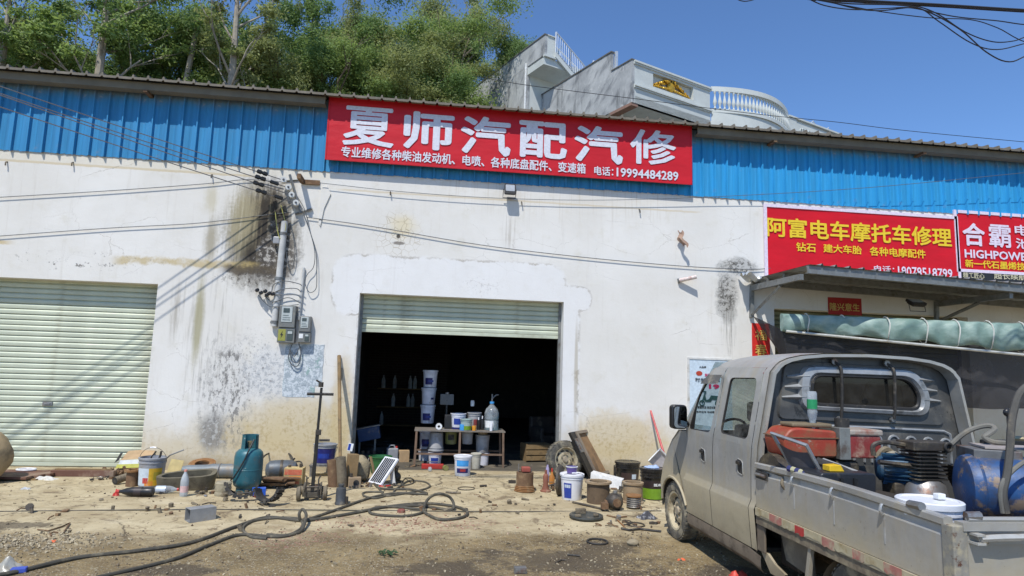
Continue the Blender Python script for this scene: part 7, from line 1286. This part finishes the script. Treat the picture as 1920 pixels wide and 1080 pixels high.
for r_ in ((-.1, .06, 0, 1), (1.34, 1.5, 0, 1), (.061, 1.339, .94, 1), (.061, 1.339, 0, .06)): slab(*r_, .001, .035).build('frame_rail', mat('grey_brown_rail', (.24, .19, .14), .8, amt=.45), t, smooth=0)
slab(-.45, -.12, .02, 1, -.02, .02).build('dark_edge', M_BLACKPL, t, smooth=0); slab(-.40, -.15, .55, .85, .021, .04).build('hinge', M_STEEL, t, smooth=0); slab(1.5, 2.1, .30, .36, .0, .04).build('peg', M_WOOD, t, smooth=0)
# disc, white bucket with purple cup
x, y, z = G(1052, 930); t = thing('brake_drum', 'black iron disc standing on edge left of the white bucket', 'disc', (x+.0, y+.06, z)); MB().at(0, 0, .20, 90, 0, 68).lathe([(.05, -.02), (.2, -.03), (.205, 0), (.19, .02), (.06, .03), (.05, -.02)], 26).build('disc', M_CASTIRON, t)
x, y, z = G(1075, 938); s_ = pm(938, 1075); hB = 48/s_; t = bucket('white bucket with a blue side label before the leaning panel', (x, y+.1, z), hB, 22/s_, 18.5/s_, M_WHITEPL, lid=M_WHITEPL, bands=((.03, .22, -150, -105, F_BLUE), (.16, .2, -145, -110, F_PALE)), handle='half')
x2 = x-.01; t = thing('purple_cup', 'purple and white paint tub on the lid of the white bucket', 'tub', (x2, y+.08, z+hB)); MB().lathe([(0, 0), (.06, 0), (.075, .085), (.078, .09), (.068, .09), (.06, .02), (0, .02)], 18).build('tub', flat('purple_plastic', (.12, .08, .28), .4), t); MB().lathe([(.076, .08), (.082, .092), (.072, .095)], 18).build('rim', M_WHITEPL, t)
# folded white carton
Y0, Y1 = -.85, -1.30; F = [at(1108, 886, Y0), at(1166, 901, Y1), at(1161, 927, Y1), at(1107, 900, Y0)]; a = F[3].copy(); a.z = 0; t = thing('foam_channel', 'long white folded carton lying over the iron parts', 'carton', a); K = V((.07, .12, .012))
MB().ngon([p-a for p in F]).add([p-a+V((0, .004, 0)) for p in F], [(3, 2, 1, 0)]).build('front_face', M_PAPER, t, smooth=0)
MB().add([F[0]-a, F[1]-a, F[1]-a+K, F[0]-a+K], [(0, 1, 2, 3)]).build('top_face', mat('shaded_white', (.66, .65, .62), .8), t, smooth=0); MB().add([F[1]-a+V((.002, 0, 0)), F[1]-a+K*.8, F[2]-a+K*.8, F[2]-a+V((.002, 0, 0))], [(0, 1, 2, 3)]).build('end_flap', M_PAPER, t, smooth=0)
flanged('brown rusty flanged cylinder right of the white bucket', (g(1126, 946).x, g(1126, 946).y+.12, 0), .145, .27, .172, mat('brown_rusty_casting', (.14, .095, .055), .85, .1, (.08, .055, .035), .5, 7), mat('tan_rust', (.30, .21, .12), .9, amt=.5), 'flanged_cylinder', 10)
x, y, z = G(1155, 958); t = thing('differential', 'round dark rusty iron differential lying before the flanged cylinder', 'iron part', (x, y+.06, z+.10)); MB().ball(.11, .10, .105, 14, 10, .15, 4).build('casing', M_CASTIRON, t); MB().at(0, -.08, .0, 90).cyl(.05, -.01, .03, 10).at(-.09, 0, -.02, 0, 90).cyl(.04, -.04, .04, 10).box(-.02, .05, -.12, -.05, -.1, -.02).build('fitting', M_RUST, t); MB().at(0, -.02, .10).cyl(.03, 0, .03, 8).build('plug', M_STEEL, t)
s_ = pm(906, 1180); x, y, z = G(1181, 908); M_BB = mat('glossy_black_bucket', (.012, .012, .013), .25, amt=.15)
def bb(lab, x, y, z, h, r, bands): 
    t = bucket(lab, (x, y, z), h, r, r*.88, M_BB, lid=M_BB, bands=bands); MB().lathe([(r*.97, h*.70), (r*1.06, h*.71), (r*1.06, h*.74), (r*.97, h*.75)], 24).build('ridge', M_BB, t); return t
bb('black lidded lubricant bucket behind the tan cylinder, left of the pair', x, y+.12, z, 40/s_, 23/s_, ((.06, .17, -140, -40, flat('dark_brown_print', (.05, .03, .025), .4)), (.08, .15, -85, -60, F_PALE)))
x, y, z = G(1228, 938); s_ = pm(938, 1228); r_ = 23/s_; h_ = 58/s_; t = bb('black lidded bucket with a lime-green lower half beside the front wheel', x, y+.1, z, h_, r_, ((.015, .15, -178, -2, F_GRN), (.152, .25, -178, -2, flat('dark_band', (.03, .02, .02), .4))))
mb = MB(); R2 = r_*.955+.006
for i, ch in enumerate('BEAR'):
    a = rad(-97+i*9.5); vs, fs = text_data(ch); mb.M = Matrix(((-math.sin(a), 0, math.cos(a), R2*math.cos(a)), (math.cos(a), 0, math.sin(a), R2*math.sin(a)), (0, 1, 0, .185), (0, 0, 0, 1))); mb.add([(v.x*.062-.02, v.y*.05, 0) for v in vs], fs); mb.add([(v.x*.062-.017, v.y*.05, .0006) for v in vs], fs)
mb.build('lettering', M_PAPER, t, smooth=0)
rag('blue_rag', 'pale blue crumpled bag on the lid of the lime-green and black bucket', 'bag', (x, y+.1, z+h_), .12, .08, .06, flat('pale_blue_bag', (.35, .45, .65), .4), 11, 10)
flanged('tan rusty cylinder with a wide foot before the black buckets', (g(1192, 946).x, g(1192, 946).y+.12, 0), .125, .26, .14, mat('tan_rust', (0, 0, 0)), None, 'cylinder_liner', 0, foot=1)
x, y, z = G(1191, 955); t = thing('coil_spring', 'dark coil spring with a rusty cap before the tan cylinder', 'spring', (x, y+.06, z)); MB().tube([(.085*math.cos(i*.45), .085*math.sin(i*.45), .012+.0017*i) for i in range(75)], .008, 5).build('coils', M_STEEL, t); MB().lathe([(.0, .14), (.09, .14), (.10, .15), (.095, .165), (0, .168)], 18).build('cap', M_OCHRE, t)
MB().cyl(.07, 0, .14, 14).build('core', M_CASTIRON, t)
x, y, z = G(1166, 900); t = thing('oil_can', 'small dusty black jerrycan left of the black buckets', 'can', (x, y+.15, z)); MB().box(-.08, .08, -.05, .05, 0, .2).build('can', M_BLACKRUB, t, smooth=0, bevel=.012); MB().cyl(.025, .2, .23, 8).build('cap', M_BLACKPL, t)
# clear barrel, red broom handle, dustpan by the wall
x, y, z = G(1216, 888); s_ = pm(888, 1216); t = thing('clear_barrel', 'clear plastic barrel with blue liquid against the wall behind the truck nose', 'barrel', (x, y+.05, z)); h_ = 58/s_; r_ = 19/s_; MB().lathe([(0, 0), (r_, 0), (r_, h_*.85), (r_*.8, h_*.95), (r_*.8, h_)], 20).build('barrel', glass('cloudy_plastic', (.78, .82, .78), .2), t); MB().lathe([(0, .01), (r_*.95, .01), (r_*.95, h_*.42), (0, h_*.42)], 20).build('liquid', flat('pale_blue_liquid', (.25, .42, .52), .2), t); MB().lathe([(r_*.86, h_), (r_*.88, h_*1.04), (0, h_*1.05)], 20).build('lid', mat('yellowed_lid', (.5, .46, .33), .6), t)
a = at(1243, 845, -.45); b = at(1220, 770, -.03); t = thing('broom', 'red broom handle leaning on the wall behind the truck nose', 'broom', a); MB().tube([b-a, (0, 0, 0), (a-b)*.45], [.016, .02, .024], 8).build('handle', mat('faded_red_handle', (.50, .06, .06), .5, amt=.2), t); MB().at(*((a-b)*.5)).box(-.12, .12, -.03, .03, -.25, .02).build('brush', mat('straw_brush', (.35, .28, .15), .95), t, smooth=0)
a = at(1234, 862, -.75); t = thing('dustpan', 'grey-white dustpan tipped on the buckets behind the truck nose', 'dustpan', a); MB().add([(-.16, 0, -.02), (.02, 0, .16), (.19, .02, .0), (.02, .02, -.17)], [(0, 1, 2, 3)]).add([(-.16, -.0, -.02), (.02, -.0, .16), (.02, -.06, .175), (-.17, -.06, -.015)], [(0, 1, 2, 3)]).build('pan', mat('grey_pan', (.38, .36, .36), .5, 0, (.3, .24, .2), .3), t); MB().tube([(-.165, -.03, -.017), (.02, -.03, .168)], .012, 5).tube([(.02, -.03, .168), (.19, 0, .0)], .012, 5).build('pan_rim', M_PAPER, t)
# small things on the ground, right
x, y, z = G(1099, 972); t = thing('drum_lid', 'round dark metal lid with clamps lying on the ground right of the middle', 'lid', (x, y, z+.012)); MB().lathe([(0, .012), (.15, .012), (.175, .02), (.19, .03), (.195, .015), (.19, 0), (.15, .0)], 28).build('lid', mat('dark_green_grey_lid', (.05, .055, .05), .45, .3, amt=.3), t); [MB().at(*p_).cbox(*s2).build('clamp', M_DUSTYIRON, t, smooth=0, bevel=.008) for p_, s2 in (((-.11, -.06, .03), (.07, .04, .03)), ((.11, -.02, .03), (.06, .04, .03)), ((-.03, .14, .04), (.12, .05, .06)))]
rag('patterned_cloth', 'black and white patterned cloth lying left of the front wheel', 'cloth', G(1213, 971), .14, .09, .10, mat('black_white_cloth', (.03, .03, .04), .9, 0, (.5, .5, .5), .42, 22), 4); 
def gring(lab, px, py, R_, r, m=M_CASTIRON): x, y, z = G(px, py); return tag(MB().torus(R_, r, 24, 5).build('ground_ring', m, None, loc=(x, y, z+r)), lab, 'ring')
gring('thin dark ring lying alone on the concrete before the door', 874, 917, .115, .006); gring('dark iron ring left of the front wheel', 1192, 984, .095, .008); gring('small thin ring beside the larger iron ring', 1175, 978, .05, .005); gring('dark half-buried ring on the oil stain', 1120, 1017, .10, .010, M_BLACKRUB)
def stick(nm, lab, cat, pts, r, m): P = gh(pts, r); return tag(MB().tube([q-P[0] for q in P], r, 6).build(nm, m, None, loc=P[0]), lab, cat)
stick('chisel', 'dark pointed iron chisel lying before the door', 'chisel', [(836, 924), (848, 925), (864, 925)], .013, M_CASTIRON); stick('iron_bar', 'flat dark bar lying before the flanged cylinder', 'bar', [(1074, 944), (1100, 950), (1130, 957)], .014, M_CASTIRON); stick('stick', 'thin red-brown stick lying left of the front wheel', 'stick', [(1157, 976), (1172, 990)], .008, M_OCHRE); stick('twisted_strip', 'twisted black strip lying left of the front wheel', 'strip', [(1165, 993), (1180, 996), (1200, 993), (1222, 996), (1240, 998)], .013, M_BLACKRUB); stick('twig', 'dark twig on the dirt in the lower middle', 'twig', [(1042, 1058), (1052, 1052), (1062, 1052)], .007, M_CASTIRON)
stick('rusty_strip', 'rusty strip on the concrete left of the dark cloth', 'strip', [(1138, 968), (1155, 972), (1175, 970)], .010, M_RUST); stick('dark_scrap', 'dark short scrap lying right of the thin ring', 'scrap', [(900, 914), (912, 913)], .016, M_CASTIRON); stick('bent_iron', 'bent dark iron hook on the oil stain', 'hook', [(1064, 1042), (1075, 1043), (1088, 1044)], .009, M_BLACKRUB)
x, y, z = G(1187, 1023); tag(MB().ball(.06, .04, .035, 12, 8, .2, 5).build('grey_stone', PEB[2], None, loc=(x, y, z+.025)), 'smooth grey stone left of the front wheel', 'stone')
rag('orange_scrap', 'bright orange scrap on the gravel under the truck door', 'scrap', G(1278, 1051), .05, .02, .03, flat('orange_scrap', (0, 0, 0)), 7, 7); rag('red_bag', 'red plastic scrap under the truck at the bottom edge', 'scrap', G(1385, 1080), .10, .06, .09, flat('red_scrap', (.6, .06, .04), .5), 8, 8)
x, y, z = G(975, 1075); tag(MB().cbox(.10, .06, .05).at(.0, -.034, .0).cbox(.08, .004, .03).build('metal_cassette', M_STEEL, None, smooth=0, bevel=.006, loc=(x, y, z+.025)), 'small grey metal cassette at the bottom edge right of the middle', 'cassette')

# loose scrap lying about the foot of the wall, too small and mixed to count
def scrap(px, py, sx, sy, N, seed, mats):
    rn = random.Random(seed); mb = MB(); O = V(G(px, py))
    for _ in range(N):
        a, b = rn.gauss(0, sx), rn.gauss(0, sy); k = rn.random(); mb.mi = rn.randrange(len(mats)); z = gz(O.x+a, O.y+b)-O.z
        mb.at(a, b, z+.012, rn.uniform(-20, 20), rn.uniform(-20, 20), rn.uniform(0, 360))
        if k < .35: mb.cbox(rn.uniform(.02, .10), rn.uniform(.012, .05), rn.uniform(.008, .03))
        elif k < .6: mb.cyl(rn.uniform(.008, .03), -.012, rn.uniform(.005, .05), 8)
        elif k < .8: mb.torus(rn.uniform(.015, .045), rn.uniform(.003, .007), 12, 4)
        else: mb.tube([(-rn.uniform(.03, .1), 0, 0), (0, rn.uniform(-.02, .02), .01), (rn.uniform(.03, .1), 0, 0)], rn.uniform(.003, .008), 5)
    o = mb.build('metal_scrap', mats, None, smooth=30, loc=O); o['kind'] = 'stuff'
SM = [M_RUST, M_CASTIRON, M_DUSTYIRON, M_STEEL, M_BLACKRUB]
scrap(520, 912, .25, .10, 46, 1, SM); scrap(665, 912, .28, .10, 40, 2, SM); scrap(1040, 915, .20, .10, 40, 3, SM); scrap(1165, 925, .32, .16, 46, 4, SM); scrap(230, 898, .2, .08, 30, 5, SM); scrap(400, 925, .35, .10, 26, 6, SM); scrap(1190, 985, .3, .15, 18, 7, SM)
scrap(700, 875, .3, .12, 36, 8, SM); scrap(860, 876, .6, .10, 20, 9, SM); scrap(990, 950, 1.2, .45, 34, 10, SM[:3]); scrap(330, 960, 1.3, .35, 36, 11, SM[:3])

x, y, z = G(728, 1040); t = thing('weed', 'small dark green weed growing in the dirt at the lower middle', 'plant', (x, y, z)); rn = random.Random(2); mb = MB()
for i in range(26):
    a = rn.uniform(0, 6.28); L_ = rn.uniform(.03, .09); mb.at(rn.gauss(0, .03), rn.gauss(0, .03), 0, 0, 0, math.degrees(a)); mb.add([(0, 0, 0), (L_*.5, -.012, .03), (L_, 0, .025), (L_*.5, .012, .035)], [(0, 1, 2, 3)])
mb.build('leaves', flat('weed_green', (.03, .07, .02), .6), t, smooth=0)

for i, (px, yy, lab) in enumerate(((700, 2.0, 'bald tyre lying flat on the shop floor behind the blue tray'), (728, 2.6, 'bald tyre lying flat on the shop floor left of the stacked buckets'))):
    p = at(px, 850, yy); t = thing('old_tyre', lab, 'tyre', (p.x, yy, .09)); mb = MB(); tyre(mb, .29, .17, .17); mb.build('tyre', M_BLACKRUB, t, smooth=40)
p = at(1020, 850, 1.2); t = thing('parts_crate', 'dim wooden parts crate on the shop floor right of the table', 'crate', (p.x-.1, 1.5, .004), 10)
for i in range(3): MB().box(-.25, .25, -.18, -.165, .03+.10*i, .11+.10*i).build('slat', M_WOOD, t, smooth=0); MB().box(-.25, .25, .165, .18, .03+.10*i, .11+.10*i).build('slat', M_WOOD, t, smooth=0)
MB().box(-.24, -.225, -.165, .165, 0, .32).build('end_board', M_WOOD, t, smooth=0); MB().box(.225, .24, -.165, .165, 0, .32).build('end_board', M_WOOD, t, smooth=0)
for px, yy, lab, m in ((735, 1.1, 'grey jerrycan on the shop floor left of the brown carton', M_GREYPL), (990, 1.9, 'dark jerrycan in the gloom right of the work table', M_BLACKRUB)):
    p = at(px, 850, yy); t = thing('jerrycan', lab, 'can', (p.x, yy, .004), 15); MB().box(-.10, .10, -.06, .06, 0, .24).build('can', m, t, smooth=0, bevel=.02); MB().tube([(-.06, 0, .24), (-.04, 0, .285), (.03, 0, .285), (.05, 0, .24)], .012, 6).build('handle', m, t); MB().at(.075, 0, .24).cyl(.02, 0, .03, 8).build('cap', F_REDP, t)
